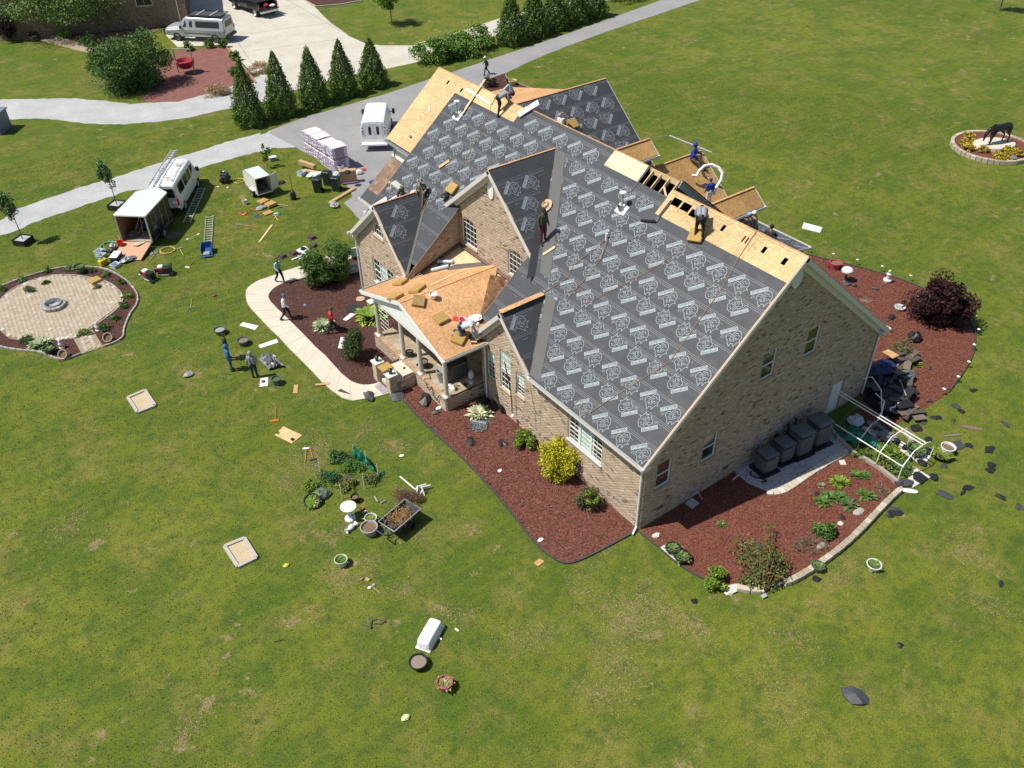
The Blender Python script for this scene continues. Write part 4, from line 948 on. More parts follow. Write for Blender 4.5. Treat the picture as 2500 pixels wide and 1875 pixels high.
def shrub(name,label,p,r,n,size,cols,group=None,cat='shrub',k=16,zc=None,stem=True,**kw):
 t=thing(name,label,cat,(p[0],p[1],p[2]if len(p)>2 else 0),0,group)
 sp=kw.pop('spread',.38);sh=kw.pop('shell',.45);C=cloud(n,r,k,sh,spread=sp);C[:,2]=np.maximum(C[:,2]+(zc if zc is not None else r[2]*.85),.03);foliage(t,C,size,cols,**kw)
 if stem:
  mb=MB()
  for i in range(5):a=i*1.3;mb.tube([(0,0,0),(math.cos(a)*r[0]*.3,math.sin(a)*r[1]*.3,r[2]*.6),(math.cos(a)*r[0]*.6,math.sin(a)*r[1]*.6,r[2]*1.2)],[.03*r[0]+.006,.02*r[0]+.004,.004],5)
  mb.build('stem',M_BARK,t)
 return t
hb=[cA(180,490),cA(300,455),cA(410,425),cA(500,390)]
for p,lb in zip(hb,('hedge shrub at the left end nearest the roof','second shrub of the hedge above the garage roof','third shrub of the hedge beside the walking man','hedge shrub at the right end by the far evergreens')):
 shrub('hedge_shrub',lb,(p[0]+.5,p[1]+.9),(1.9,1.9,1.25),4200,.24,[(.14,.25,.045),(.17,.29,.05),(.10,.19,.035)],'shrubs of the hedge by the driveway')
p=cA(1660,10);shrub('hedge_shrub','low clipped shrub at the top edge beyond the far evergreens',(p[0]+1,p[1]+1),(3.2,2.2,1.1),3000,.3,GREEN)
p=G(318,232);shrub('big_shrub','huge rounded dark green shrub beside the gravel path',(p[0]+1.1,p[1]+2.2),(3.6,3.6,2.9),17000,.24,[(.062,.14,.03),(.085,.17,.036),(.046,.11,.024),(.11,.20,.045)],k=34,spread=.34,zc=2.3)
def tree(label,p,h,r,n,size,cols,th=1.6,rz=None,off=(0,0),k=22,cat='tree',tr=.12,**kw):
 t=thing(kw.pop('name','leafy_tree'),label,cat,(p[0],p[1],0));C=cloud(n,r,k,.4,spread=.34)+np.array([off[0],off[1],h]);foliage(t,C,size,cols,'crown',**kw);limbs(t,h+r[2]*.4,tr,6,r[0]*.7,th/(h+r[2]*.4));return t
p=G(252,92);tree('big light green tree shading the brick neighbouring house',(p[0]+.3,p[1]+.5),4.0,(6.2,6.2,2.9),26000,.22,[(.13,.22,.055),(.165,.26,.07),(.09,.165,.04),(.20,.29,.085)],2.0,off=(-2.6,2.4),k=44,tr=.2)
p=cB(1440,215);tree('young round green tree on the lawn by the concrete drive',p,3.1,(1.75,1.75,1.5),3200,.26,[(.13,.25,.03),(.16,.29,.035),(.09,.19,.024)],1.4,k=16,tr=.07)
p=G(2440,27);tree('small tree with white trunk at the top right corner',p,3.0,(1.3,1.3,1.2),1500,.26,DARKG,1.3,tr=.08)
def planter_box(c,w,h):mb=MB();[mb.box((c[0]+dx*w/2,c[1]+dy*w/2,h/2),((.04 if dx else w),(.04 if dy else w),h))for dx,dy in((1,0),(-1,0),(0,1),(0,-1))];return mb
for(pb,lb,lt)in((cD(410,1060),'leaning sapling in a box at the left edge of the picture','square black planter box holding the leftmost sapling'),(cD(1990,470),'slim sapling in a box behind the black cargo trailer','square black planter box behind the black trailer roof')):
 t=thing('planter_box',lt,'planter',pb,.7,'square black planter boxes');planter_box((0,0),.95,.42).build('side',M_BLACK,t);MB().box((0,0,.30),(.88,.88,.06)).build('soil',M_GRAV,t)
 s=tree(lb,pb,2.35,(.62,.62,1.15),1100,.17,[(.05,.11,.03),(.09,.16,.05),(.14,.24,.05),(.30,.36,.26)],1.0,k=10,tr=.035,off=(-.12,.1));s.location.z=.3
p=crop(560,220,440)(470,950);tree('thin sapling with bright leaves beside the small white trailer',p,1.3,(.42,.42,.75),420,.17,[(.11,.20,.035),(.15,.25,.04)],.4,k=7,tr=.025)
c56=crop(560,220,440);p=c56(790,1340);t=thing('bagged_sapling','bare stick sapling with its root ball wrapped in black plastic','sapling',p)
MB().tube([(0,0,0),(.03,.02,1.2),(0,.1,2.6)],[.03,.02,.006],6).tube([(.02,.0,1.2),(.3,.2,1.9)],[.012,.004],5).tube([(.02,.0,1.5),(-.25,.2,2.2)],[.01,.004],5).build('trunk',M_BARK,t);MB().lathe([(.0,0),(.2,.02),(.24,.3),(.16,.62),(.04,.75)],9).build('root_wrap',M_BLACK,t)
p=c6(1190,800);shrub('feathery_shrub','large feathery dark green shrub in the dark mulch by the garden walk',(p[0]+.75,p[1]+1.1),(1.65,1.65,1.3),11000,.20,[(.075,.15,.028),(.10,.18,.035),(.05,.105,.02)],k=26,zc=1.15,up=.35,asp=.3,spread=.36)
p=G(868,885);shrub('holly_bush','upright dark holly bush in front of the porch',(p[0]+.2,p[1]+.3),(.72,.72,1.05),5000,.12,[(.040,.078,.02),(.055,.10,.026),(.075,.075,.03)],k=16,zc=1.0,spread=.4)
p=G(1362,1180);t=shrub('golden_bush','bright golden yellow rounded bush against the front wall',(p[0]+.45,p[1]+.55),(.98,.98,.95),9000,.11,[(.46,.42,.022),(.55,.50,.03),(.36,.36,.02),(.26,.28,.018)],k=40,zc=.9,up=.2,shell=.62,spread=.3)
p=G(1285,1093);shrub('lime_bush','small bright green bush left of the golden bush',(p[0]+.1,p[1]+.2),(.55,.55,.42),2600,.12,LIME,zc=.36)
p=G(1440,1250);t=shrub('twiggy_bush','half bare grey bush with a green top right of the golden bush',(p[0]+.1,p[1]+.25),(.62,.62,.55),2200,.10,[(.16,.13,.09),(.12,.10,.07),(.10,.15,.03)],zc=.5);foliage(t,cloud(900,(.4,.4,.3),8)+np.array([.05,-.05,.75]),.11,LIME)
p=G(2290,800);shrub('purple_maple','dark purple red-leaved maple bush in the rounded mulch bed',(p[0]+.4,p[1]+.4),(1.55,1.55,1.35),9000,.19,[(.028,.012,.014),(.042,.016,.018),(.020,.010,.012),(.075,.022,.024)],k=24,zc=1.5)
p=G(2190,860);shrub('grass_clump','tan and brown ornamental grass clump near the rear gutter corner',p,(.85,.85,.5),2600,.2,[(.22,.17,.10),(.16,.13,.07),(.12,.13,.05)],zc=.4,up=.5,asp=.15,stem=False)
p=cT(160,700);shrub('purple_shrub','small purple leaved tree by the tan path at the left edge',p,(1.0,1.0,1.2),1800,.22,[(.05,.022,.03),(.035,.016,.02)],zc=1.6)
for i,(u,v,s,cols,lb)in enumerate(((280,290,1.3,DARKG,'dark green bush behind the fence corner'),(470,290,1.2,[(.28,.15,.07),(.20,.12,.06),(.12,.15,.05)],'rusty brown bush in the far bed behind the fence'),(420,400,.8,LIME,'yellow green low bush above the black pot'),(150,60,1.5,[(.04,.03,.03),(.06,.05,.05)],'dark bush behind the fence at the top edge'),(1120,640,.8,LIME,'bright green hosta cluster by the path kerb'),(740,520,.9,LIME,'pale green leafy clump at the tree edge'),(1480,760,1.0,DARKG,'low dark plant under the big tree'),(1230,560,.9,[(.10,.2,.04),(.07,.15,.03)],'mid green leafy plant under the tree crown'),(560,680,.7,[(.16,.12,.08),(.10,.09,.05)],'withered brown plant on the lawn by the tan path'))):
 p=cT(u,v);shrub('garden_shrub',lb,p,(s,s,s*.7),900,.22,cols,'plants in the far planting bed',zc=s*.5,stem=False)
for u,v,lb in((1600,425,'lowest box shrub at the left of the pink mulch edge'),(1770,405,'small round box shrub at the top of the pink mulch'),(1880,400,'box shrub at the top right of the pink mulch'),(1985,510,'round box shrub on the right edge of the pink mulch'),(1980,640,'taller dark shrub beside the first evergreen')):
 p=cC(u,v);shrub('box_shrub',lb,p,(.55,.55,.5),700,.2,DARKG,'shrubs round the pink mulch bed',zc=.45,stem=False)
for u,v,lb in((cC,(2180,620),'tall dry straw grass between the first two evergreens'),(cC,(1830,800),'dead brown grass heap on the neighbour gravel path')):
 p=u(*v);shrub('dry_grass_heap',lb,p,(1.3,1.0,.6),1500,.35,[(.42,.30,.16),(.34,.22,.11),(.48,.36,.2)],'heaps of dry grass',cat='dry grass',zc=.4,asp=.12,stem=False)
def blades(name,label,p,n,L,cols,group=None,cat='plant',spread=.3,w=.22,lift=.75):
 a=NR.uniform(0,6.283,n);l=NR.uniform(.6,1.1,n)*L;e=NR.uniform(.2,1.1,n);r0=NR.uniform(0,spread,n);d=np.column_stack([np.cos(a)*np.cos(e),np.sin(a)*np.cos(e),np.sin(e)*lift]);b=np.column_stack([np.cos(a)*r0,np.sin(a)*r0,np.full(n,.02)])
 s=np.column_stack([-np.sin(a),np.cos(a),np.zeros(n)])*(l*w/2)[:,None];m=b+d*l[:,None]*.55;t=b+d*l[:,None];t[:,2]-=l*.18
 V=np.stack([b,m+s,t,m-s],1).reshape(-1,3);cc=np.array(cols);T=cc[NR.integers(0,len(cc),n)]*NR.uniform(.8,1.2,(n,1))
 o=bpy.data.objects.new(name,npmesh(name,V,np.arange(4*n).reshape(n,4),M_LEAF,T));COL.objects.link(o);o.location=(p[0],p[1],p[2]if len(p)>2 else 0);return lab(o,label,cat,group)
HOST=[(.30,.38,.20),(.46,.50,.34),(.14,.24,.08)]
blades('hosta','cream edged hosta beside the end of the porch base',G(1170,1012),150,.62,[(.55,.55,.36),(.66,.64,.46),(.25,.32,.12)],w=.35)
blades('hosta','pale striped hosta in the dark mulch beside the red shirted man',G(793,797),170,.62,HOST,w=.35)
blades('hosta','large yellow green hosta by the left porch column',G(905,775),220,.95,[(.28,.40,.06),(.36,.46,.10),(.16,.26,.04)],w=.38)
# ------------------------------------------------------------ vehicles and trailers (x forward, y left, origin under the rear bumper)
class Body:
 def __init__(s,st):s.st=st
 def at(s,x):
  st=s.st
  for a,b in zip(st,st[1:]):
   if a[0]<=x<=b[0]:t=(x-a[0])/(b[0]-a[0]+1e-9);return[a[i]+(b[i]-a[i])*t for i in range(7)]
  return list(st[0]if x<st[0][0]else st[-1])
 def half(s,x,z):
  _,zb,zm,zt,wb,wm,wt=s.at(x)
  pts=[(zb,wb),(zm,wm),(zt-.14,wt),(zt-.05,wt-.06)]
  for(z0,w0),(z1,w1)in zip(pts,pts[1:]):
   if z<=z1:return w0+(w1-w0)*max(0,(z-z0))/(z1-z0+1e-9)
  return wt-.06
 def shell(s,name,m,parent):
  mb=MB();n=None;V=[];F=[]
  for x,zb,zm,zt,wb,wm,wt in s.st:
   h=[(0,zb),(wb*.85,zb),(wb,zb+.06),(wm,zm),(wt,zt-.14),(wt-.06,zt-.05),(wt-.18,zt-.008),(wt*.4,zt+.015),(0,zt+.02)]
   ring=[(x,w,z)for w,z in h]+[(x,-w,z)for w,z in h[-2:0:-1]];n=len(ring);V+=ring
  for i in range(len(s.st)-1):
   for j in range(n):F.append((i*n+j,(i+1)*n+j,(i+1)*n+(j+1)%n,i*n+(j+1)%n))
  F+=[tuple(range(n)),tuple((len(s.st)-1)*n+j for j in range(n-1,-1,-1))]
  o=mb.add(V,F).build(name,m,parent,smooth=False);b=o.modifiers.new('bevel','BEVEL');b.width=.03;b.segments=2;b.limit_method='ANGLE';b.angle_limit=.6;return o
 def side(s,name,pts,sg,m,parent,off=.008,th=.012,bev=0):
  P=[Vector((x,sg*(s.half(x,z)+off),z))for x,z in pts];n=Vector((0,sg,.12))
  if(P[1]-P[0]).cross(P[2]-P[0]).dot(n)<0:P=P[::-1]
  return MB().slab(P,n,th).build(name,m,parent)
def rrect(a,b,c,d,r=.06):
 return[(a+r,b),(c-r,b),(c,b+r),(c,d-r),(c-r,d),(a+r,d),(a,d-r),(a,b+r)]
def wheel(parent,x,y,r=.36,w=.24,rim=None,s=1):
 o=MB().lathe([(r*.62,-w/2),(r*.94,-w/2),(r,-w*.3),(r,w*.3),(r*.94,w/2),(r*.62,w/2)],20,R=Matrix.Rotation(math.pi/2,3,'X')).build('wheel',M_RUBBER,parent,(x,y,r))
 q=MB();R=Matrix.Rotation(math.pi/2,3,'X');q.lathe([(r*.64,-w*.46),(r*.55,-w*.30),(r*.2,-w*.34),(0,-w*.40)],20,R=R);q.lathe([(r*.64,w*.46),(r*.55,w*.30),(r*.2,w*.34),(0,w*.40)],20,R=R);q.build('rim',rim or M_STEEL,o);return o
CARW=mat((.82,.82,.81),.28,0,.02,1);SILV=mat((.46,.48,.50),.3,.35,.03,1);CBLK=mat((.012,.013,.015),.22,0,.1,1)
TGL=m_glass((.008,.010,.011));RED=mat((.42,.02,.02),.3);YEL=mat((.55,.42,.06),.6);TAN=mat((.45,.36,.20),.8)
# white passenger van with a ladder on its roof
van=thing('passenger_van','white passenger van with a long ladder on its roof, parked behind the black trailer','van',(-6.3,42.3,0),math.radians(56))
B=Body([(0,.42,1.0,2.25,.92,1.0,.82),(.06,.36,1.0,2.36,.96,1.03,.86),(2.5,.34,1.0,2.44,.97,1.03,.88),(4.35,.34,1.0,2.38,.97,1.03,.86),(4.75,.34,1.0,2.15,.97,1.03,.80),(5.15,.36,.95,1.55,.96,1.01,.84),(5.3,.38,.9,1.36,.95,1.0,.88),(5.75,.42,.8,1.18,.90,.95,.84),(5.95,.46,.7,.98,.80,.84,.76)])
B.shell('body',CARW,van)
for sg in(1,-1):
 for x0,x1 in((.55,1.75),(1.9,2.75),(2.85,3.55)):B.side('window',rrect(x0,1.38,x1,2.08),sg,TGL,van)
 B.side('window',[(3.7,1.38),(4.75,1.40),(4.35,2.05),(3.7,2.08)],sg,TGL,van)
 B.side('lower_trim',[(.02,.36),(5.2,.36),(5.2,.62),(.02,.62)],sg,M_BLACK,van,th=.03)
 B.side('door_line',[(3.61,.7),(3.63,.7),(3.63,2.1),(3.61,2.1)],sg,M_GREY,van,.004)
 B.side('door_line',[(2.78,.7),(2.80,.7),(2.80,2.1),(2.78,2.1)],sg,M_GREY,van,.004);B.side('door_handle',[(3.45,1.12),(3.6,1.12),(3.6,1.17),(3.45,1.17)],sg,M_BLACK,van,.03,.03)
 mr=MB().box((4.72,sg*1.16,1.45),(.14,.24,.34)).build('mirror',M_BLACK,van,bevel=.03)
 tl=MB().box((-.01,sg*.90,1.10),(.07,.15,.55)).build('tail_light',RED,van,bevel=.02)
 MB().box((-.03,sg*.86,.60),(.05,.13,.13)).build('reflector',CARW,van)
 for x in(.95,4.65):wheel(van,x,sg*.88,.37)
 MB().tube([(.4,sg*.62,2.47),(4.0,sg*.62,2.47)],.02,6).build('roof_rail',M_STEEL,van)
MB().slab([(-.035,.78,1.40),(-.035,-.78,1.40),(-.02,-.74,2.08),(-.02,.74,2.08)][::-1]if False else[(-.035,.78,1.42),(-.012,.74,2.08),(-.012,-.74,2.08),(-.035,-.78,1.42)][::-1],(-1,0,.05),.012).build('rear_window',TGL,van)
MB().box((-.06,0,.52),(.16,1.9,.26)).build('rear_bumper',M_BLACK,van,bevel=.04);MB().box((-.03,0,.93),(.02,.34,.16)).build('number_plate',mat((.55,.62,.66),.5),van)
MB().slab([(4.95,.70,1.80),(4.95,-.70,1.80),(4.45,-.66,2.35),(4.45,.66,2.35)],(.7,0,.7),.01).build('windscreen',TGL,van)
for x in(.7,2.2,3.6):MB().tube([(x,-.8,2.50),(x,.8,2.50)],.022,6).build('roof_bar',M_STEEL,van)
def ladder(name,label,L,w,n,m,loc,R=None,rz=0,group=None,two=False):
 t=thing(name,label,'ladder',loc,rz,group,R)
 for sg in(-1,1):
  MB().box((L/2,sg*w/2,.045),(L,.028,.09)).build('rail',m,t)
  if two:MB().box((L/2,sg*(w/2-.035),.13),(L*.97,.026,.08)).build('rail',m,t)
 for i in range(n):x=L*(i+.5)/n;MB().tube([(x,-w/2,.045),(x,w/2,.045)],.019,6).build('rung',m,t)
 return t
def vpt(o,x,y,z):return o.location+RZ(o.rotation_euler.z)@Vector((x,y,z))
ALU=mat((.60,.62,.63),.4,.3,.1,3)
ladder('extension_ladder','long aluminium extension ladder lying on the roof of the white van',6.0,.46,20,ALU,vpt(van,-.35,.45,2.53),rz=van.rotation_euler.z,group=None,two=True)
def coil(name,label,p,r,m,turns=4,cat='hose',th=.022,seed=0,group=None):
 rr=random.Random(seed);pts=[];
 for i in range(turns*14+1):a=i*2*math.pi/14;q=r*(1+rr.uniform(-.10,.10));pts.append((q*math.cos(a),q*math.sin(a),th+.03*(i/(turns*14))+rr.uniform(0,.02)))
 return lab(MB().tube(pts,th,5).build(name,m,None,p),label,cat,group)
def heap_rope(name,label,P,th,m,cat='rope',group=None):return lab(MB().tube([tuple(p)for p in P],th,5).build(name,m),label,cat,group)
for x,y,lb in((.85,-.35,'small heap of yellow rope at the rear of the white van roof'),(3.1,-.45,'small heap of yellow rope near the front of the white van roof')):
 coil('rope_heap',lb,vpt(van,x,y,2.46),.18,TAN,4,'rope',.016,int(x*9))
 # black enclosed cargo trailer with its ramp down
tr=thing('cargo_trailer','black enclosed cargo trailer with white roof and rear ramp lowered onto the grass','trailer',(-9.45,39.2,0),math.radians(48))
hw,zb,zt,Ln=1.06,.38,2.30,3.45
pk_=mat((.018,.020,.018),.35,0,.2,2);ins=mat((.30,.15,.07),.8)
MB().box((Ln/2,hw-.02,(zb+zt)/2),(Ln,.04,zt-zb)).build('side_panel',pk_,tr);MB().box((Ln/2,-hw+.02,(zb+zt)/2),(Ln,.04,zt-zb)).build('side_panel',pk_,tr)
MB().box((Ln/2,hw-.055,(zb+zt)/2),(Ln-.1,.02,zt-zb-.1)).build('inner_lining',ins,tr)
MB().prism([(Ln,-hw),(Ln+.75,0),(Ln,hw),(Ln-.04,hw),(Ln-.04,-hw)],zb,zt).build('nose_panel',pk_,tr)
MB().prism([(0,-hw+.02),(Ln-.05,-hw+.02),(Ln-.05,hw-.02),(0,hw-.02)],zb-.05,zb+.03).build('floor',M_GREYW,tr)
MB().prism([(-.04,-hw-.02),(Ln,-hw-.02),(Ln+.78,0),(Ln,hw+.02),(-.04,hw+.02)],zt,zt+.03).build('roof',mat((.62,.66,.67),.4,0,.05,1.5),tr)
mb=MB();[mb.beam(a,b,.06,.09)for a,b in(((-.04,-hw-.02,zt),(Ln,-hw-.02,zt)),((Ln,-hw-.02,zt),(Ln+.78,0,zt)),((Ln+.78,0,zt),(Ln,hw+.02,zt)),((Ln,hw+.02,zt),(-.04,hw+.02,zt)),((-.04,-hw,zt),(-.04,hw,zt)))];mb.build('roof_rail',M_WHITE,tr)
for sg in(-1,1):MB().box((-.02,sg*(hw-.02),(zb+zt)/2),(.08,.09,zt-zb)).build('corner_post',M_GALV,tr)
dm=mat((.42,.38,.30),.5);y_=-hw-.006
def frame(x0,z0,x1,z1,nm):
 mb=MB();[mb.box(c,d)for c,d in((((x0+x1)/2,y_,z0),(x1-x0,.012,.03)),(((x0+x1)/2,y_,z1),(x1-x0,.012,.03)),((x0,y_,(z0+z1)/2),(.03,.012,z1-z0-.03)),((x1,y_,(z0+z1)/2),(.03,.012,z1-z0-.03)))];return mb.build(nm,dm,tr)
sdr=frame(1.95,zb+.12,2.75,zt-.15,'side_door');MB().box((2.0,y_-.02,1.3),(.05,.04,.12)).build('handle',M_GALV,sdr);frame(.65,1.35,1.25,2.05,'side_hatch')
Vt,Ft=text_mesh('LBS',.36);MB().add([(.55+v[0],y_-.004,.95+v[1])for v in Vt],Ft).build('lettering',mat((.60,.58,.52),.6),tr)
Vt,Ft=text_mesh('T',.2);MB().add([(1.15+v[0],y_-.004,.72+v[1])for v in Vt],Ft).build('lettering',mat((.60,.58,.52),.6),tr)
for sg in(-1,1):
 wheel(tr,1.45,sg*(hw+.10),.33,.2);MB().box((1.45,sg*(hw+.1),.70),(.85,.22,.03)).build('mudguard',M_BLACK,tr)
MB().beam((Ln+.6,0,.42),(Ln+1.5,0,.42),.1,.1).build('drawbar',M_BLACK,tr)
rp=MB().slab([(-.04,-hw+.03,zb-.02),(-.04,hw-.03,zb-.02),(-1.9,hw-.03,.09),(-1.9,-hw+.03,.09)],(-.15,0,1),.06).build('ramp',mat((.55,.33,.20),.7,0,.12,2),tr);rp['label']='plywood ramp door lying open'
MB().beam((-.04,-hw+.02,zb),(-1.9,-hw+.02,.11),.04,.07).build('ramp_edge',M_DGREY,rp)
# tools and bundles inside the trailer
tp=lambda x,y,z:vpt(tr,x,y,z)
for i,(a,b,m_,lb)in enumerate((((.5,.5,.45),(1.6,.15,1.7),M_LUMB,'wooden tool handle leaning inside the black trailer'),((.45,.2,.45),(1.3,-.3,1.6),mat((.4,.12,.05),.6),'reddish tool handle leaning inside the black trailer'),((.7,-.1,.45),(2.0,.4,1.9),M_LUMB,'tall pale pole leaning at the back of the black trailer'))):
 lab(MB().tube([tp(*a),tp(*b)],.022,6).build('tool_handle',m_),lb,'tool')
def crumple(name,label,p,r,m,cat,h=.4,n=14,seed=0,rz=0,flat=.5,group=None):
 rr=random.Random(seed);V=[];F=[];k=6
 for i in range(k+1):
  t=i/k
  for j in range(n):
   a=2*math.pi*j/n;q=(math.sin(math.pi*(.08+.9*t))**.6)*rr.uniform(.75,1.15);V.append((r[0]*q*math.cos(a),r[1]*q*math.sin(a),h*t*rr.uniform(.8,1.15)+.005))
 for i in range(k):
  for j in range(n):F.append((i*n+j,i*n+(j+1)%n,(i+1)*n+(j+1)%n,(i+1)*n+j))
 F+=[tuple(range(n-1,-1,-1)),tuple(k*n+j for j in range(n))]
 return lab(MB().add(V,F).build(name,m,None,p,rz),label,cat,group)
BLUE=mat((.02,.05,.25),.5)
crumple('blue_bag','blue bundle deep inside the black trailer',tp(1.7,.1,.43),(.5,.4),BLUE,'bag',.7,seed=2);crumple('dark_bag','black bundle on the left of the trailer floor',tp(.6,.5,.43),(.45,.28),M_DGREY,'bag',.4,seed=3)
# small white cargo trailer
t2=thing('cargo_trailer','small white box trailer with its rear door swung open','trailer',(.45,40.75,0),math.radians(90))
wt_=mat((.74,.72,.66),.4,0,.06,2);hw2=.61;L2=2.3;z0,z1=.38,1.64
side=[(0,z0),(L2-.08,z0),(L2+.05,z0+.35),(L2+.06,z1-.35),(L2-.12,z1-.08),(L2-.3,z1),(0,z1)]
for sg in(-1,1):MB().slab([(x,sg*hw2,z)for x,z in(side if sg<0 else side[::-1])],(0,sg,0),.03).build('side_panel',wt_,t2)
for a,b in zip(side[1:],side[2:]):
 nm='roof' if a[0]>1 and abs(b[1]-a[1])<.01 and a[1]>1 else 'front_panel'
 MB().slab([(a[0],-hw2,a[1]),(a[0],hw2,a[1]),(b[0],hw2,b[1]),(b[0],-hw2,b[1])],(b[1]-a[1],0,-(b[0]-a[0])),.02).build(nm,mat((.62,.70,.76),.35,0,.04,1)if nm=='roof' else wt_,t2)
MB().prism([(0,-hw2+.03),(L2,-hw2+.03),(L2,hw2-.03),(0,hw2-.03)],z0-.04,z0+.02).build('floor',M_GREYW,t2)
MB().box((L2/2,0,1.0),(L2-.2,hw2*2-.14,1.1)).add([],[]).build('inner_lining',mat((.05,.04,.035),.9),t2)if False else MB().box((L2-.15,0,1.0),(.03,1.1,1.1)).build('inner_lining',mat((.16,.11,.07),.9),t2)
fr=MB();[fr.box(c,d)for c,d in(((-.01,hw2-.03,1),(.06,.06,1.26)),((-.01,-hw2+.03,1),(.06,.06,1.26)),((-.01,0,z1-.02),(.06,1.14,.07)),((-.01,0,z0),(.06,1.14,.07)))];fr.build('door_frame',wt_,t2)
dr_=MB().box((0,0,0),(.68,.03,1.2)).build('rear_door',wt_,t2,(.20,-hw2-.32,1.0),math.radians(-62));MB().box((.2,.02,0),(.05,.05,.3)).build('latch',M_BLACK,dr_)
for sg in(-1,1):wheel(t2,.75,sg*(hw2+.1),.28,.17);MB().box((.75,sg*(hw2+.1),.60),(.72,.2,.03)).build('mudguard',wt_,t2)
MB().beam((L2,0,.4),(L2+.9,0,.4),.08,.08).build('drawbar',M_BLACK,t2)
crumple('dark_bag','dark bundle inside the small white trailer',vpt(t2,.6,0,.42),(.4,.35),M_DGREY,'bag',.45,seed=7)
# white box truck seen from behind
bt=thing('box_truck','white service box truck with twin oval rear windows on the asphalt','truck',(11.15,43.35,0),math.radians(56))
B=Body([(0,.55,1.5,2.30,1.04,1.06,.90),(.05,.55,1.5,2.38,1.06,1.07,.94),(3.9,.5,1.5,2.44,1.04,1.05,.90),(4.3,.5,1.4,2.25,1.0,1.02,.82),(4.8,.5,1.2,1.65,.98,1.0,.84),(5.7,.5,1.0,1.3,.92,.95,.84),(5.85,.55,.9,1.1,.86,.88,.8)])
B.shell('body',CARW,bt);MB().box((-.22,0,.58),(.45,2.1,.16)).build('rear_bumper',CARW,bt,bevel=.03)
for sg in(1,-1):
 d_=MB().box((-.012,sg*.34,1.45),(.02,.66,1.45)).build('rear_door',CARW,bt);MB().slab([(-.03,sg*.32+x,z)for x,z in[(.11*math.cos(a*math.pi/8),1.62+(.24 if math.sin(a*math.pi/8)>=0 else-.24)+.11*math.sin(a*math.pi/8))for a in range(16)][::-1]],(-1,0,0),.01).build('window',TGL,d_)
 for z in(1.85,1.55,1.35):MB().lathe([(.0,.0),(.055,.0),(.055,.03)],10,R=Matrix.Rotation(-math.pi/2,3,'Y')).build('tail_light',RED if z<1.4 else M_BLACK,bt,(-.015,sg*.88,z))
 mr=MB().box((4.35,sg*1.28,1.55),(.12,.22,.42)).beam((4.45,sg*.95,1.5),(4.38,sg*1.25,1.5),.05,.05).build('mirror',M_BLACK,bt)
 for x in(1.2,4.75):wheel(bt,x,sg*.9,.38,.28)
 B.side('window',[(3.4,1.45),(4.4,1.45),(4.15,2.0),(3.4,2.05)],sg,TGL,bt)
MB().box((-.04,0,1.48),(.03,.04,.09)).build('handle',M_BLACK,bt)
for txt,sz,z,m_ in(('FASTMARK',.15,2.06,M_GREY),('800-547-752',.12,.92,M_GREY)):
 Vt,Ft=text_mesh(txt,sz);w_=max(v[0]for v in Vt);MB().add([(-.026,w_/2-v[0],z+v[1])for v in Vt],[f[::1]for f in Ft]).build('lettering',m_,bt)
MB().slab([(4.75,.74,1.72),(4.75,-.74,1.72),(4.36,-.72,2.2),(4.36,.72,2.2)],(.7,0,.6),.01).build('windscreen',TGL,bt)
for x,y in((1.0,.4),(2.2,-.3),(2.9,.35)):MB().box((x,y,2.47),(.12,.05,.03)).build('roof_fitting',M_GREY,bt)
# silver passenger van with black roof rack
c_=cC(1890,350);sv=thing('passenger_van','silver passenger van with black roof rack on the concrete driveway','van',(13.2,78.8,0),math.radians(132));sv.scale=(1.2,1.2,1.2)
B=Body([(0,.5,1.05,1.95,.92,1.0,.80),(.08,.45,1.05,2.08,.96,1.02,.84),(3.6,.42,1.05,2.12,.97,1.02,.84),(3.95,.42,1.05,1.95,.97,1.02,.80),(4.45,.42,1.05,1.38,.97,1.02,.86),(4.6,.42,1.0,1.30,.97,1.02,.9),(5.7,.45,.95,1.16,.95,1.0,.88),(5.95,.5,.8,.98,.85,.9,.8)])
B.shell('body',SILV,sv)
for sg in(1,-1):
 B.side('window',rrect(.45,1.28,2.75,1.80),sg,TGL,sv);B.side('window',[(3.05,1.28),(4.0,1.28),(3.75,1.80),(3.05,1.80)],sg,TGL,sv);B.side('side_moulding',[(1.4,.74),(3.9,.74),(3.9,.80),(1.4,.80)],sg,M_BLACK,sv,.01)
 B.side('door_line',[(2.88,.6),(2.90,.6),(2.90,1.9),(2.88,1.9)],sg,M_GREY,sv,.004);MB().box((4.15,sg*1.14,1.3),(.12,.2,.26)).build('mirror',M_BLACK,sv)
 MB().box((-.005,sg*.9,1.08),(.06,.12,.30)).build('tail_light',RED,sv)
 for x in(1.05,4.75):wheel(sv,x,sg*.86,.40,.27,M_DGREY)
 MB().tube([(2.9,sg*1.12,.42),(3.9,sg*1.12,.42)],.035,6).build('running_board',M_STEEL,sv)
MB().slab([(-.03,.66,1.32),(-.015,.62,1.82),(-.015,-.62,1.82),(-.03,-.66,1.32)][::-1],(-1,0,.05),.012).build('rear_window',TGL,sv);MB().box((-.06,0,.52),(.18,1.85,.2)).build('rear_bumper',M_BLACK,sv)
MB().box((6.08,0,.72),(.12,1.5,.45)).build('bull_bar',M_BLACK,sv);MB().slab([(4.38,.74,1.45),(4.38,-.74,1.45),(3.98,-.72,1.95),(3.98,.72,1.95)],(.7,0,.5),.01).build('windscreen',TGL,sv)
rk_=MB();[rk_.beam((.2,y,2.28),(3.5,y,2.28),.04,.05)for y in(-.78,.78)];[rk_.beam((x,-.78,2.28),(x,.78,2.28),.04,.05)for x in(.2,3.5)];[rk_.beam((x,y,2.1),(x,y,2.28),.03,.03,up=(1,0,0))for x in(.3,1.3,2.4,3.4)for y in(-.75,.75)]
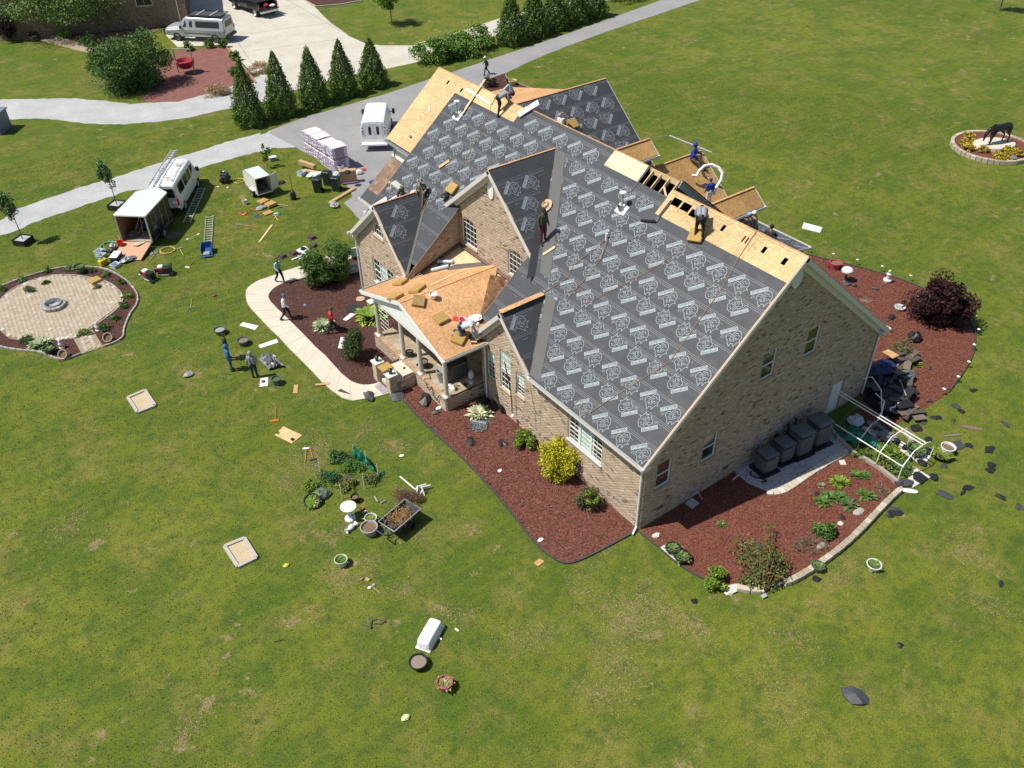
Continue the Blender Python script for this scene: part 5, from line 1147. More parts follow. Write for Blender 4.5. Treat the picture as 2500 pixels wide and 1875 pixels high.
rk2=rk_.build('roof_rack',M_BLACK,sv);MB().box((1.85,0,2.2),(3.2,1.48,.02)).build('rack_floor',M_DGREY,rk2)
for x in(1.2,2.5):MB().beam((x,-.8,2.32),(x,.8,2.32),.06,.03).build('crossbar',CARW,rk2)
# black pickup truck, mostly above the frame
p=cB(385,108);pu=thing('pickup_truck','black pickup truck with its tailgate down at the top edge of the picture','pickup truck',(20.2,84.6,0),math.radians(98));pu.scale=(1.25,1.25,1.25)
B=Body([(2.1,.5,.95,1.35,.95,1.0,.93),(2.2,.5,.95,1.85,.95,1.0,.74),(3.6,.5,.95,1.88,.95,1.0,.74),(4.2,.5,.95,1.3,.95,1.0,.88),(5.5,.5,.9,1.15,.95,1.0,.9),(5.7,.55,.8,1.0,.9,.92,.85)])
B.shell('cab',CBLK,pu);MB().box((1.05,0,.75),(2.1,1.86,.1)).build('bed_floor',M_BLACK,pu)
for sg in(1,-1):
 MB().box((1.05,sg*.94,.95),(2.1,.1,.62)).build('bed_side',CBLK,pu);MB().box((-.02,sg*.95,1.02),(.05,.1,.36)).build('tail_light',RED,pu);B.side('window',rrect(2.4,1.35,3.5,1.72),sg,TGL,pu)
 for x in(.85,4.6):wheel(pu,x,sg*.88,.40,.27)
MB().box((-.28,0,.78),(.52,1.7,.06)).build('tailgate',CBLK,pu);MB().box((-.1,0,.52),(.2,1.85,.18)).build('rear_bumper',M_STEEL,pu);MB().box((1.35,0,1.26),(1.45,1.8,.04)).build('bed_cover',M_BLACK,pu)
crumple('fuel_can','red container in the back of the black pickup truck',vpt(pu,.25,.1,1.0),(.3,.25),RED,'container',.45,seed=4);crumple('white_sack','white sack on the tailgate of the black pickup truck',vpt(pu,-.1,-.55,1.02),(.35,.25),M_WHITE,'sack',.3,seed=5)
# neighbouring brick house
nh=thing('brick_house','brown brick corner of the neighbouring house behind the silver van','house')
a=np.array(cC(1600,200));b=np.array(cC(1120,245));d=(a-b)/np.linalg.norm(a-b);nrm=np.array([d[1],-d[0],0]);Lw=float(np.linalg.norm(a-b))+14
TSAVE=list(TINTS);mk=len(BRICKS)
o_=a-d*Lw;dk_=(.34,.27,.25)
wh=MB();R=Matrix((d,-nrm,(0,0,1))).transposed();c=o_+d*Lw/2
u0=Lw-5.15
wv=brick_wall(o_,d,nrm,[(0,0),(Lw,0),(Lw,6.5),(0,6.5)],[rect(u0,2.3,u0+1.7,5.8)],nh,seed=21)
window(nh,o_,d,nrm,u0,2.3,u0+1.7,5.8,cols=2,rows=4,blind=None)
MB().beam(a+nrm*.06-d*.9,a+nrm*.06-d*.9+np.array([0,0,6.4]),.1,.1).build('downspout',M_TRIM,nh)
e_=a-nrm*12
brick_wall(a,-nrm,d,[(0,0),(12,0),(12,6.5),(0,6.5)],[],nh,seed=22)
MB().beam(o_+nrm*.3+np.array([0,0,6.6]),a+nrm*.3+np.array([0,0,6.6]),.7,.25).build('eave',M_TRIM,nh)
BD=BRICKS[mk:];del BRICKS[mk:]
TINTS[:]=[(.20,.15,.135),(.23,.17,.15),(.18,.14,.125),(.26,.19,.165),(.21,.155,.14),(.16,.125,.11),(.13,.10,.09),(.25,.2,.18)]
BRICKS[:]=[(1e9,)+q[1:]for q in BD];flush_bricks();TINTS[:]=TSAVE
# grey fence, swing seat and bits by the far bed
fe=thing('post_fence','grey rail fence at the corner of the neighbouring patio','fence')
P0,P1,P2=cT(105,120),cT(190,325),cT(520,130)
MB().beam((P1[0],P1[1],0),(P1[0],P1[1],1.5),.3,.3,up=(1,0,0)).build('post',M_GREYW,fe);MB().beam((P2[0],P2[1],0),(P2[0],P2[1],1.6),.25,.25,up=(1,0,0)).build('post',M_GREYW,fe);MB().beam((P0[0],P0[1],0),(P0[0],P0[1],1.6),.25,.25,up=(1,0,0)).build('post',M_GREYW,fe)
for z in(.5,.95,1.4):MB().beam((P1[0],P1[1],z),(P2[0],P2[1],z),.08,.2).build('rail',M_GREYW,fe);MB().beam((P1[0],P1[1],z),(P0[0],P0[1],z),.08,.2).build('rail',M_GREYW,fe)
q=cC(1645,620);sw=thing('hanging_chair','red hanging nest chair on a pale timber stand beside the big shrub','swing chair',q)
MB().tube([(0,0,0),(.1,.15,2.3)],.07,6).tube([(.1,.15,2.3),(-1.2,1.3,2.3)],.06,6).tube([(-1.2,1.3,0),(-1.2,1.3,2.3)],.07,6).build('stand',M_GREYW,sw)
MB().lathe([(.05,.0),(.55,.12),(.85,.45),(.9,.8),(.8,.85),(.6,.5),(0,.2)],18).build('seat',mat((.35,.015,.03),.6),sw,(-.55,.55,.45));MB().tube([(-.55,.55,2.3),(-.55,.55,1.2)],.015,5).build('chain',M_STEEL,sw)
q=cT(20,300);bn=thing('patio_chair','dark metal patio chair at the left edge of the neighbouring patio','chair',q);MB().box((0,0,.45),(1.1,.6,.06)).build('seat',M_DGREY,bn);[MB().tube([(x,y,0),(x,y,.45)],.03,5).build('leg',M_DGREY,bn)for x in(-.5,.5)for y in(-.25,.25)];MB().box((0,.3,.8),(1.1,.04,.5)).build('backrest',M_DGREY,bn)
# pale utility shed corner at the left edge
lab(MB().box((0,0,.8),(2.0,2.6,1.6)).box((0,0,1.66),(2.2,2.8,.12)).build('utility_box',mat((.16,.20,.26),.5),None,(lambda q:(q[0]-1.3,q[1]+.5,0))(cC(80,1090)),.9),'blue grey utility box cut by the left edge of the picture','utility box')
# ------------------------------------------------------------ loose things round the house
cK=crop(660,1060,420);cL=crop(240,350,460);cM=c56;cP=crop(0,600,480);cQ=crop(500,1280,700);cR=crop(2100,950,400);cV=crop(1980,960,320*2212/1269);cX=crop(940,900,400*2212/1269);cY=crop(240,540,240*2212/1269)
def rot(a,b):return math.atan2(b[1]-a[1],b[0]-a[0])
def mid(a,b):return((a[0]+b[0])/2,(a[1]+b[1])/2,(a[2]+b[2])/2)
def pot(label,p,r,h,m,plant=None,fill=M_DIRT,n=60,name='flower_pot',cat='plant pot',tilt=None,lip=.03,group=None):
 t=thing(name,label,cat,p,0,group)
 if tilt:t.rotation_euler=tilt
 MB().lathe([(r*.72,0),(r*.97,h*.88),(r*1.04,h*.9),(r*1.04,h),(r*.93,h),(r*.90,h*.82),(r*.70,.03)],20).add([(0,0,0)],[]).build('pot',m,t)
 if fill:MB().lathe([(0,h*.76),(r*.88,h*.74)],16).build('soil',fill,t)
 if plant:o=blades('plant','x',(0,0,h*.7),n,r*.85,plant,spread=r*.75,w=.36,lift=.6);[o.__delitem__(k)for k in('label','category')];o.parent=t
 return t
def pole(name,label,a,b,r,m,cat='tool',head=None,hm=None,group=None,z=.03):
 a,b=Vector((a[0],a[1],z)),Vector((b[0],b[1],z));t=thing(name,label,cat,a,rot(a,b),group);L=(b-a).length
 MB().tube([(0,0,0),(L,0,0)],r,7).build('handle',m,t)
 if head=='rake':
  mb=MB().beam((0,-.2,0),(0,.2,0),.05,.06);[mb.box((-.04,y,-.0),(.08,.015,.03))for y in(-.18,-.09,0,.09,.18)];mb.build('head',hm or M_GALV,t)
 elif head=='shovel':MB().slab([(-.02,.06,0),(-.36,.13,.02),(-.48,0,.01),(-.36,-.13,.02),(-.02,-.06,0)][::-1],(0,0,1),.02).box((-.02,0,.0),(.12,.06,.05)).build('blade',hm or M_GALV,t)
 elif head=='hammer':MB().box((0,0,.01),(.10,.32,.09)).build('head',hm or M_GALV,t,bevel=.015)
 elif head=='broom':MB().box((-.04,0,.01),(.14,.5,.09),taper=.8).build('brush',hm or ORG,t)
 return t
ORG=mat((.55,.17,.045),.55);ORG2=mat((.42,.16,.06),.6);YELH=mat((.62,.42,.10),.55);TEAL=mat((.010,.20,.13),.5,0,.25,3);LIL=mat((.74,.68,.76),.5,0,.05,2);PUR=mat((.16,.075,.20),.55);BINM=mat((.012,.028,.026),.45);PINK=mat((.45,.09,.13),.5);TERRA=mat((.52,.40,.25),.8)
SAGE=mat((.085,.12,.10),.6);STONEW=mat((.62,.59,.52),.85);CLEAR=mat((.58,.66,.72),.25);TARP=mat((.24,.25,.26),.35,.3,.25,2)
# stacked pallets of shingle bundles
bm_=MB().box((0,0,.05),(1.28,.385,.092),mi=0).box((0,-.195,.05),(.75,.006,.055),mi=1).box((0,.195,.05),(.75,.006,.055),mi=1).box((-.642,0,.05),(.006,.26,.055),mi=1).box((.642,0,.05),(.006,.26,.055),mi=1)
BUND=bm_.mesh('shingle_bundle',[LIL,PUR])
pl=[['lower pallet','upper pallet'],['bottom pallet','top pallet']]
pos=('of the stack nearest the green bins','of the second stack from the green bins','of the third stack from the green bins','of the far stack closest to the evergreens')
for k in range(4):
 for lv in range(2):
  if k==1 and lv==1:nl_=7
  else:nl_=8
  t=thing('shingle_pallet',('upper' if lv else 'lower')+' pallet of lilac wrapped shingle bundles '+pos[k],'shingle pallet',(7.15-.05*k,42.12+1.24*k,lv*1.02),random.uniform(-.05,.05),'pallets of shingles on the driveway')
  mb=MB();[mb.box((0,y,.03),(1.25,.1,.06))for y in(-.5,0,.5)];mb.build('pallet_base',M_GREYW,t)
  for i in range(nl_):
   for j in(-1,0,1):inst('shingle_bundle',BUND,t,Vector((random.uniform(-.02,.02),j*.395+random.uniform(-.006,.006),.07+i*.099)))
def bundle(label,p,R):return lab((lambda o:(setattr(o,'matrix_world',Matrix.Translation(p)@R.to_4x4()),o)[1])(inst('shingle_bundle',BUND,None,Vector((0,0,0)))),label,'shingle bundle','loose bundles on the roof')
# wheeled bins
def bin_(p,rz,label):
 t=thing('wheeled_bin',label,'bin',p,rz,'dark green wheeled bins')
 MB().box((0,0,.5),(.50,.50,.96),taper=1.2).build('bin_body',BINM,t,bevel=.03);l=MB().box((0,0,1.02),(.66,.64,.06)).box((.02,0,1.06),(.5,.46,.04),taper=.8).build('lid',BINM,t,bevel=.02)
 MB().tube([(-.34,-.25,1.0),(-.38,0,1.0),(-.34,.25,1.0)],.02,6).build('handle',M_BLACK,t)
 for y in(-.24,.24):MB().lathe([(.0,-.03),(.12,-.03),(.12,.03),(0,.03)],12,R=Matrix.Rotation(math.pi/2,3,'X')).build('wheel',M_RUBBER,t,(-.26,y,.12))
 MB().box((.265,0,.62),(.01,.16,.03)).build('emblem',M_GREY,t);return t
bin_((3.95,39.25,0),2.4,'dark green wheeled bin, left one of the pair in front');bin_((5.1,39.9,0),2.2,'dark green wheeled bin standing behind the other two');bin_((5.15,38.6,0),2.3,'dark green wheeled bin, right one of the pair in front')
def carton(label,a,b,w,h,z=0,m=M_CARD,name='cardboard_box',cat='box'):
 a,b=Vector((a[0],a[1],z)),Vector((b[0],b[1],z));t=thing(name,label,cat,(a+b)/2,rot(a,b));L=(b-a).length
 MB().box((0,0,h/2),(L,w,h)).build('carton',m,t,bevel=.008);MB().box((0,0,h+.002),(L*.98,.06,.004)).build('tape',mat((.60,.45,.26),.4),t);return t
carton('upper long brown cardboard box on the grass by the pallets',cM(870,945),cM(1060,1010),.32,.30,.30);carton('lower long brown cardboard box under another one by the pallets',cM(920,1015),cM(1110,1050),.36,.28)
carton('large brown cardboard box standing behind the green bins',cM(1370,1140),cM(1570,1120),.45,.85,.16);carton('purple shingle bundle under the large cardboard box',cM(1390,1150),cM(1580,1125),.6,.13,0,PUR,'purple_bundle','bundle');carton('long opened brown box lying from the grass onto the asphalt',cM(1230,1400),cM(1540,1215),.30,.14)
crumple('backpack','black backpack on top of the large cardboard box',cM(1450,1030,1.0),(.28,.24),M_BLACK,'backpack',.28,seed=11);crumple('plastic_bag','white plastic bag heap left of the green bins',cM(1050,1060),(.65,.35),M_WHITE,'bag',.35,seed=12);crumple('plastic_bag','white bag with a dark bottle right of the large cardboard box',cM(1600,1030),(.3,.25),M_WHITE,'bag',.35,seed=13);crumple('red_bag','red plastic piece on the asphalt right of the boxes',cM(1640,985),(.3,.2),mat((.5,.05,.03),.5),'bag',.12,seed=14)
pot('white bucket with a red lid by the nearest pallet stack',cM(1375,1000),.24,.5,M_WHITE,None,mat((.5,.03,.03),.5),name='bucket',cat='bucket');pot('grey crate bucket in front of the nearest pallet stack',cM(1420,1030),.28,.45,M_GREY,None,M_WHITE,name='bucket',cat='bucket');crumple('plastic_bag','white bag between the two front green bins',cM(1320,1060),(.3,.25),M_WHITE,'bag',.4,seed=15)
def tub(label,p,w,l,h,m,rz=0,name='storage_tub',cat='storage box',lid=None):
 t=thing(name,label,cat,p,rz);mb=MB();mb.box((0,0,.01),(l,w,.02));[mb.box(c,d)for c,d in(((l/2-.01,0,h/2+.01),(.02,w,h-.02)),((-l/2+.01,0,h/2+.01),(.02,w,h-.02)),((0,w/2-.01,h/2+.01),(l-.04,.02,h-.02)),((0,-w/2+.01,h/2+.01),(l-.04,.02,h-.02)))];mb.build('tub',m,t)
 mb=MB();[mb.box(c,d)for c,d in(((l/2+.012,0,h),(.03,w+.05,.03)),((-l/2-.012,0,h),(.03,w+.05,.03)),((0,w/2+.012,h),(l-.01,.03,.03)),((0,-w/2-.012,h),(l-.01,.03,.03)))];mb.build('rim',m,t)
 if lid:MB().box((0,0,h+.02),(l+.06,w+.06,.05)).build('lid',lid,t,bevel=.02)
 return t
tub('clear plastic tub on the grass left of the white bag',cM(890,1045),.45,.55,.3,CLEAR,.4);tub('white and blue cool box beside the thin sapling',cM(540,865),.35,.5,.3,mat((.2,.25,.35),.5),-.2,'cool_box','cool box',M_WHITE)
lab(MB().lathe([(.0,.0),(.26,.0),(.24,.10),(.0,.16)],14).build('blue_hat',BLUE,None,cM(1755,1135)),'blue and white round cap on the asphalt beside the skirt roof','cap')
# compressor, hoses, ladders on the grass
q=cL(1490,455);t=thing('air_compressor','black air compressor on the grass between van and small trailer','compressor',q,.9)
MB().lathe([(0,-.42),(.17,-.38),(.17,.38),(0,.42)],14,c=(0,.12,.25),R=Matrix.Rotation(math.pi/2,3,'Y')).lathe([(0,-.42),(.17,-.38),(.17,.38),(0,.42)],14,c=(0,-.22,.25),R=Matrix.Rotation(math.pi/2,3,'Y')).build('tank',M_BLACK,t)
MB().box((0,-.05,.58),(.55,.5,.34)).build('engine',M_DGREY,t,bevel=.03);MB().box((.05,.05,.80),(.3,.26,.12)).build('cover',M_BLACK,t,bevel=.02);MB().box((.0,-.05,.87),(.15,.12,.04)).build('filter',M_WHITE,t)
MB().tube([(-.45,-.3,.2),(-.6,-.3,.7),(-.6,.2,.7),(-.45,.2,.2)],.02,6).build('handle',M_BLACK,t)
coil('hose_coil','yellow hose coil beside the small white trailer',cL(1650,445),.42,YEL,5,seed=1);coil('hose_coil','orange yellow hose coil in front of the black trailer',cL(815,1262),.48,mat((.55,.33,.08),.6),6,seed=2);coil('hose_coil','thin green hose loop beside the yellow coil',cL(715,1240),.26,TEAL,2,seed=3,th=.012);coil('hose_coil','large green and white hose coil left of the ramp',cL(130,1210),.58,mat((.12,.35,.22),.5),5,seed=4,th=.03)
a,b=cL(1040,940),cL(1215,540);ladder('ladder','aluminium ladder lying in the shade beside the white van',5.6,.50,14,ALU,(a[0],a[1],.01),rz=rot(a,b))
a,b=cL(1285,1255),cL(1312,840);hs=ladder('ladder_hoist','ladder hoist with blue platform base lying on the lawn',5.0,.50,14,ALU,(a[0],a[1],.01),rz=rot(a,b))
MB().box((-.25,0,.12),(.75,.66,.06)).box((-.25,.34,.3),(.75,.04,.36)).box((-.25,-.34,.3),(.75,.04,.36)).box((.1,0,.35),(.04,.66,.46)).build('platform',mat((.03,.10,.30),.45),hs);MB().tube([(-.62,-.34,.1),(-1.05,-.36,.1),(-1.05,.36,.1),(-.62,.34,.1)],.04,6).tube([(-.75,-.34,.12),(-.75,.34,.12)],.04,6).build('frame',mat((.04,.12,.36),.45),hs);MB().box((-.85,0,.16),(.4,.4,.22)).build('winch',M_GREY,hs,bevel=.03)
lab(MB().box((0,0,.04),(1.0,.72,.08)).build('foam_board',mat((.15,.115,.09),.9),None,cL(888,1090),.3),'dark brown flat pad on the grass beside the black trailer','pad')
# engines of the hoists
def engine(p,rz,label):
 t=thing('power_hoist',label,'engine',p,rz,'petrol engine units on the lawn')
 MB().box((0,0,.10),(1.0,.5,.06)).build('base',mat((.10,.16,.17),.5),t,bevel=.01);MB().box((.0,-.26,.11),(.45,.01,.05)).build('name_plate',M_WHITE,t)
 MB().box((-.25,0,.36),(.34,.36,.34)).build('engine_block',mat((.36,.02,.03),.4),t,bevel=.04);MB().box((-.25,0,.60),(.34,.34,.15)).build('fuel_tank',M_WHITE,t,bevel=.05);MB().lathe([(0,-.1),(.2,-.1),(.2,.08),(0,.1)],14,c=(-.5,0,.42),R=Matrix.Rotation(math.pi/2,3,'Y')).build('recoil_starter',M_BLACK,t)
 MB().box((.15,0,.36),(.4,.42,.42)).build('gearbox',M_BLACK,t,bevel=.03);MB().tube([(.35,-.22,.1),(.42,-.22,.72),(.42,.22,.72),(.35,.22,.1)],.025,6).tube([(.1,-.22,.1),(.25,-.22,.7),(.42,-.22,.72)],.02,6).tube([(.1,.22,.1),(.25,.22,.7),(.42,.22,.72)],.02,6).build('frame',M_BLACK,t)
 for y in(-.28,.28):MB().lathe([(.0,-.04),(.14,-.04),(.14,.04),(0,.04)],12,R=Matrix.Rotation(math.pi/2,3,'X')).build('wheel',M_RUBBER,t,(-.42 if y>0 else .45,y,.14))
engine(cL(800,1540),-.55,'larger red and black engine hoist, right of the two on the lawn');engine(cL(610,1600),-1.15,'smaller red and black engine hoist, left of the two on the lawn')
# things by the ramp
pot('bright red bucket standing on the plywood ramp',cL(272,1215,.18),.22,.42,mat((.60,.015,.015),.4),None,None,name='bucket',cat='bucket')
a,b=cY(185,490),cY(285,420);tub('blue cool box with white lid tipped beside the ramp',(lambda q:(q[0],q[1],0))(cY(245,505)),.48,.85,.42,mat((.012,.035,.09),.45),.9,'cool_box','cool box',M_WHITE)
crumple('tarp','crumpled grey tarp on the end of the ramp',cY(385,510,.05),(.55,.3),TARP,'tarp',.25,seed=21)
tub('upper clear plastic tub left of the ramp',cL(15,1290),.4,.5,.22,CLEAR,.6);tub('lower clear plastic tub left of the ramp',cL(40,1340),.4,.5,.22,CLEAR,.7);tub('clear plastic tub on the grass below the cool box',cL(205,1450),.42,.5,.22,CLEAR,.5)
t=thing('yellow_case','yellow plastic case with a black letter H near the patio','case',cL(65,1425),.45);MB().box((0,0,.2),(.56,.34,.40)).build('case_body',mat((.62,.45,.02),.45),t,bevel=.05);Vt,Ft=text_mesh('H',.34);MB().add([(v[0]-.12,-.175,.08+v[1])for v in Vt],Ft).build('lettering',M_BLACK,t);MB().tube([(-.12,0,.4),(-.1,0,.47),(.1,0,.47),(.12,0,.4)],.02,6).build('handle',M_BLACK,t)
crumple('black_bag','black bag and white bottles beside the green hose coil',cL(165,1265),(.4,.3),M_BLACK,'bag',.25,seed=22);crumple('water_jug','clear plastic water jug on the green hose coil',cL(175,1225),(.2,.18),CLEAR,'jug',.35,seed=23);lab(MB().box((0,0,.02),(.26,.2,.03)).build('cloth',mat((.10,.02,.07),.8),None,cL(392,1225,.2),.3),'small dark purple cloth on the ramp','cloth')
crumple('rope_tangle','tangle of cream straps at the trailer sill',cL(480,1185,.32),(.4,.22),mat((.55,.48,.32),.7),'strap',.12,seed=24)
pole('rake','yellow handled shovel with pale head in front of the ramp',cL(665,1305),cL(598,1392),.02,YELH,head='shovel',hm=M_STEEL);pole('hammer','small hammer with yellow handle right of the orange coil',cL(958,1240),cL(1000,1318),.02,YELH,head='hammer');pole('roof_hammer','orange handled mallet with white head below the ladder hoist',cL(1050,1462),cL(1135,1380),.022,ORG2,head='hammer',hm=M_WHITE);pole('shovel','grey metal shovel leaning by the trailer sill',cL(620,1278),cL(590,1190),.02,M_GALV,head='shovel');pole('stake','thin yellow stake upright by the red bucket',cL(258,1150),cL(240,1090),.018,YELH,'stake');pole('stake','yellow stake on the grass by the clear tubs',cL(88,1300),cL(62,1185),.018,YELH,'stake')
pole('scraper','yellow handled rake with steel head on the lawn right of the patio',cP(2148,700),cP(2155,600),.02,YELH,head='rake');pole('shovel','long orange handled shovel across the lawn below the tool pile',cL(1680,960),cL(1875,992),.02,ORG,head='shovel',hm=M_STEEL);lab(MB().beam(cL(1890,1160,.03),cL(2040,958,.03),.13,.04).build('plank',M_LUMB),'pale wooden plank lying on the lawn below the tool pile','plank')
pole('pick','pick with yellow handle at the bottom of the tool pile',cL(2095,850),cL(2060,900),.025,YELH,head='hammer');pole('axe','short yellow handled axe beside the pick',cL(2075,855),cL(2115,910),.025,YELH,head='hammer')
def pad(label,p,rz,w=.62,l=.70,h=.16,R=None,m=M_FOAM):
 o=MB().box((0,0,h/2),(l,w,h)).build('foam_pad',m,None,None,0,bevel=.03);o.matrix_world=Matrix.Translation(p)@(R.to_4x4()if R is not None else RZ(rz).to_4x4());return lab(o,label,'foam pad','brown foam pads of the roofers')
pad('brown foam pad behind the one with a star cut at the tool pile',cL(1935,690),.3);pad('brown foam pad with star shaped marks on the tool pile',cL(2025,730,.05),.2,h=.22);pad('brown foam pad at the lower edge of the tool pile',cL(1995,825),.1,.5,.66,.12)
pole('shovel','blue bladed snow shovel in the tool pile',cL(1880,840),cL(1930,795),.02,YELH,head='shovel',hm=BLUE)
for(a,b,hd,m_,lb)in(((1690,840),(1760,880),'shovel',mat((.45,.08,.07),.5),'pinkish red shovel at the left of the tool pile'),((1740,820),(1850,760),'shovel',ORG,'orange shovel in the middle of the tool pile'),((1780,765),(1930,810),None,ORG,'orange pole crossing the tool pile'),((1640,700),(1670,655),None,ORG,'orange stick left of the white bucket'),((1700,780),(1810,730),None,YELH,'yellowish pole at the top of the tool pile'),((2110,720),(2230,735),None,M_LUMB,'pale stick right of the foam pads'),((2125,760),(2165,805),'rake',TEAL,'green rake right of the tool pile'),((2130,835),(2230,825),'broom',TEAL,'second green rake lower right of the tool pile'),((1850,880),(1960,830),None,M_GREYW,'grey stick below the blue shovel')):pole('pole' if hd is None else 'shovel' if hd=='shovel' else 'rake',lb,cL(*a),cL(*b),.018,m_,head=hd,hm=m_ if hd else None)
crumple('metal_scrap','dark grey bundle of metal scraps in the tool pile',cL(1910,770),(.42,.3),M_GREY,'scrap',.2,seed=25);pot('white bucket left of the tool pile',cL(1725,715),.17,.36,mat((.66,.70,.70),.4),None,M_GREY,name='bucket',cat='bucket');lab(MB().tube([cL(2060,830,.08),cL(2105,822,.08)],.07,10).build('paper_roll',M_WHITE),'white roll beside the lower foam pad','roll');crumple('dark_bag','black cloth behind the open door of the small trailer',cL(2140,470),(.4,.25),M_BLACK,'cloth',.15,seed=26);crumple('metal_scrap','bent grey downspout piece by the long opened box',cM(1290,1430),(.32,.4),M_GREY,'scrap',.35,seed=27)
for u,v,lb in((1050,1130,'white scrap of paper in front of the black trailer shadow'),(1175,1070,'tiny white scrap left of the ladder hoist'),(1405,512,'white scrap below the air compressor'),(1520,522,'small blue grey scrap below the air compressor'),(495,1540,'white scrap left of the engine hoists')):lab(crumple('scrap',lb,cL(u,v),(.11,.08),M_WHITE,'litter',.06,n=8,seed=u),lb,'litter')
# vents, boards and trims on the grass near the walk
def flat(label,pts,m,h=.03,name='scrap_board',cat='board',group=None,z=.012):o=sheet(name,pts,z+h,m,h);del o['kind'];return lab(o,label,cat,group)
for i,(u,v,lb)in enumerate(((2160,1320,'brown box vent nearest the man in the light blue shirt'),)):pass
VB=mat((.075,.055,.05),.7)
def boxvent(label,p,rz,m=VB):t=thing('box_vent',label,'roof vent',p,rz,'brown roof vents taken off');MB().box((0,0,.01),(.62,.62,.02)).build('flange',m,t);MB().box((0,0,.11),(.42,.46,.18),taper=.86).build('hood',m,t,bevel=.02);return t
boxvent('brown box vent nearest the man in the light blue shirt',c6(550,290),.3);boxvent('brown box vent right of the pipe flashing on the grass',c6(1010,135),.5);boxvent('brown box vent lying beside the white trim bundle',c6(725,245),.2);boxvent('brown box vent at the top near the walkway shrub',c6(1000,10),.1);boxvent('brown box vent inside the netted plant patch',cK(990,600),.5)
t=thing('pipe_flashing','white square pipe flashing on the grass above the feathery shrub','flashing',c6(865,180));MB().box((0,0,.02),(.7,.6,.03),.3).build('plate',M_WHITE,t);MB().lathe([(.2,.03),(.15,.14),(.10,.14),(.14,.03)],14).build('collar',M_BLACK,t)
for(a,b,lb)in(((690,335),(870,260),'long white trim strip at the front of the trim bundle'),((760,195),(910,250),'white bent trim strip at the back of the trim bundle'),((780,285),(930,240),'short grey white trim strip in the trim bundle'),((800,325),(930,275),'lowest white trim strip beside the feathery shrub')):lab(MB().beam(c6(*a,.04),c6(*b,.08),.12,.05).build('trim_strip',M_WHITE),lb,'trim')
def quadflat(label,cr,pts,m=M_WHITE,h=.02,**k):return flat(label,[cr(*p)for p in pts],m,h,**k)
quadflat('white trim board on the grass by the upper round planter',c5,[(375,155),(415,122),(580,160),(545,205)],name='trim_board');quadflat('white trim board on the grass beside the walk',c5,[(580,370),(780,300),(795,340),(600,402)],name='trim_board')
quadflat('white trim board in the dark mulch below the black disc',c5,[(1490,95),(1600,5),(1655,20),(1530,110)],name='trim_board',z=.03);quadflat('white trim board half under the dark holly bush',c5,[(1440,405),(1470,285),(1530,290),(1500,408)],name='trim_board',z=.03)
quadflat('white flashing plate with a purple collar on the grass',c5,[(590,820),(605,730),(685,715),(680,808)],name='flashing_plate',cat='flashing');lab(MB().lathe([(.13,.03),(.09,.1),(.0,.08)],12).build('collar',PUR,None,c5(635,765)),'purple pipe collar on the white flashing plate','collar')
quadflat('small orange sheathing offcut on the grass',c5,[(953,888),(965,800),(1008,795),(1000,888)],M_OSBO);quadflat('orange sheathing offcut across the edge of the walk',c5,[(1195,795),(1350,775),(1355,800),(1200,815)],M_OSBO,z=.06)
quadflat('large pale sheathing sheet with a cut corner on the lawn',c5,[(750,1340),(775,1325),(800,1338),(815,1310),(797,1298),(850,1248),(1055,1342),(940,1432)],M_OSB);quadflat('dark vent hole cut out piece on the sheathing sheet',c5,[(925,1395),(945,1372),(975,1385),(955,1410)],M_BLACK,z=.045,name='cut_out')
quadflat('small orange sheathing offcut at the lower tip of the mulch bed',crop(1200,1200,1300*2212/1270),[(100,172),(115,160),(126,167),(112,179)],M_OSBO);quadflat('white small label card left of the front mulch bed',cX,[(113,675),(140,672),(142,685),(114,687)],name='card',cat='litter')
# scraps of old underlayment and shingle
def scrap(label,cr,u,v,w,l,seed,m=M_FELTD,z=.015,group=None,h=.05,rz=None,name='felt_scrap'):
 rr=random.Random(seed);p=cr(u,v);k=9;P=[]
 for i in range(k):a=2*math.pi*i/k;q=rr.uniform(.6,1.1);P.append((math.cos(a)*l/2*q,math.sin(a)*w/2*q))
 mb=MB();V=[(x,y,z+rr.uniform(.0,h))for x,y in P]+[(0,0,z+h*1.2)]+[(x,y,z-.012)for x,y in P]
 mb.add(V,[(i,(i+1)%k,k)for i in range(k)]+[(i,k+1+i,k+1+(i+1)%k,(i+1)%k)for i in range(k)]+[tuple(k+1+i for i in range(k-1,-1,-1))])
 return lab(mb.build(name,m,None,(p[0],p[1],p[2]),rr.uniform(0,3)if rz is None else rz),label,'roofing scrap',group)
quadflat('black felt strip lying on the walk',c5,[(1435,870),(1470,848),(1510,868),(1580,905),(1500,888)],M_FELTD,z=.055,name='felt_scrap',cat='roofing scrap')
scrap('torn grey felt piece with white marks at the end of the walk',c5,1780,930,.6,1.1,3,h=.16,z=.06);scrap('large grey felt sheet at the corner of the front mulch bed',c5,2070,935,.9,1.1,4,mat((.075,.077,.08),.5),h=.14);scrap('crumpled black shingle heap below the porch wall',cX,320,255,.7,1.0,5,M_BLACK,h=.3);scrap('small dark shingle piece by the white scrap in the front bed',cX,400,345,.4,.5,6,h=.12)
quadflat('printed underlayment offcut lying in the front mulch bed',cX,[(635,468),(660,420),(805,368),(792,490)],M_FELT,.03,name='felt_scrap',cat='roofing scrap',z=.05);inst('printed_logo',LOGO,None,Vector(cX(735,435,.095)),RZ(2.2));lo=bpy.context.scene.objects[[o.name for o in COL.objects if o.name.startswith('printed_logo')][-1]];lo.parent=[o for o in COL.objects if o.name.startswith('felt_scrap')][-1];lo.matrix_parent_inverse=Matrix.Identity(4)
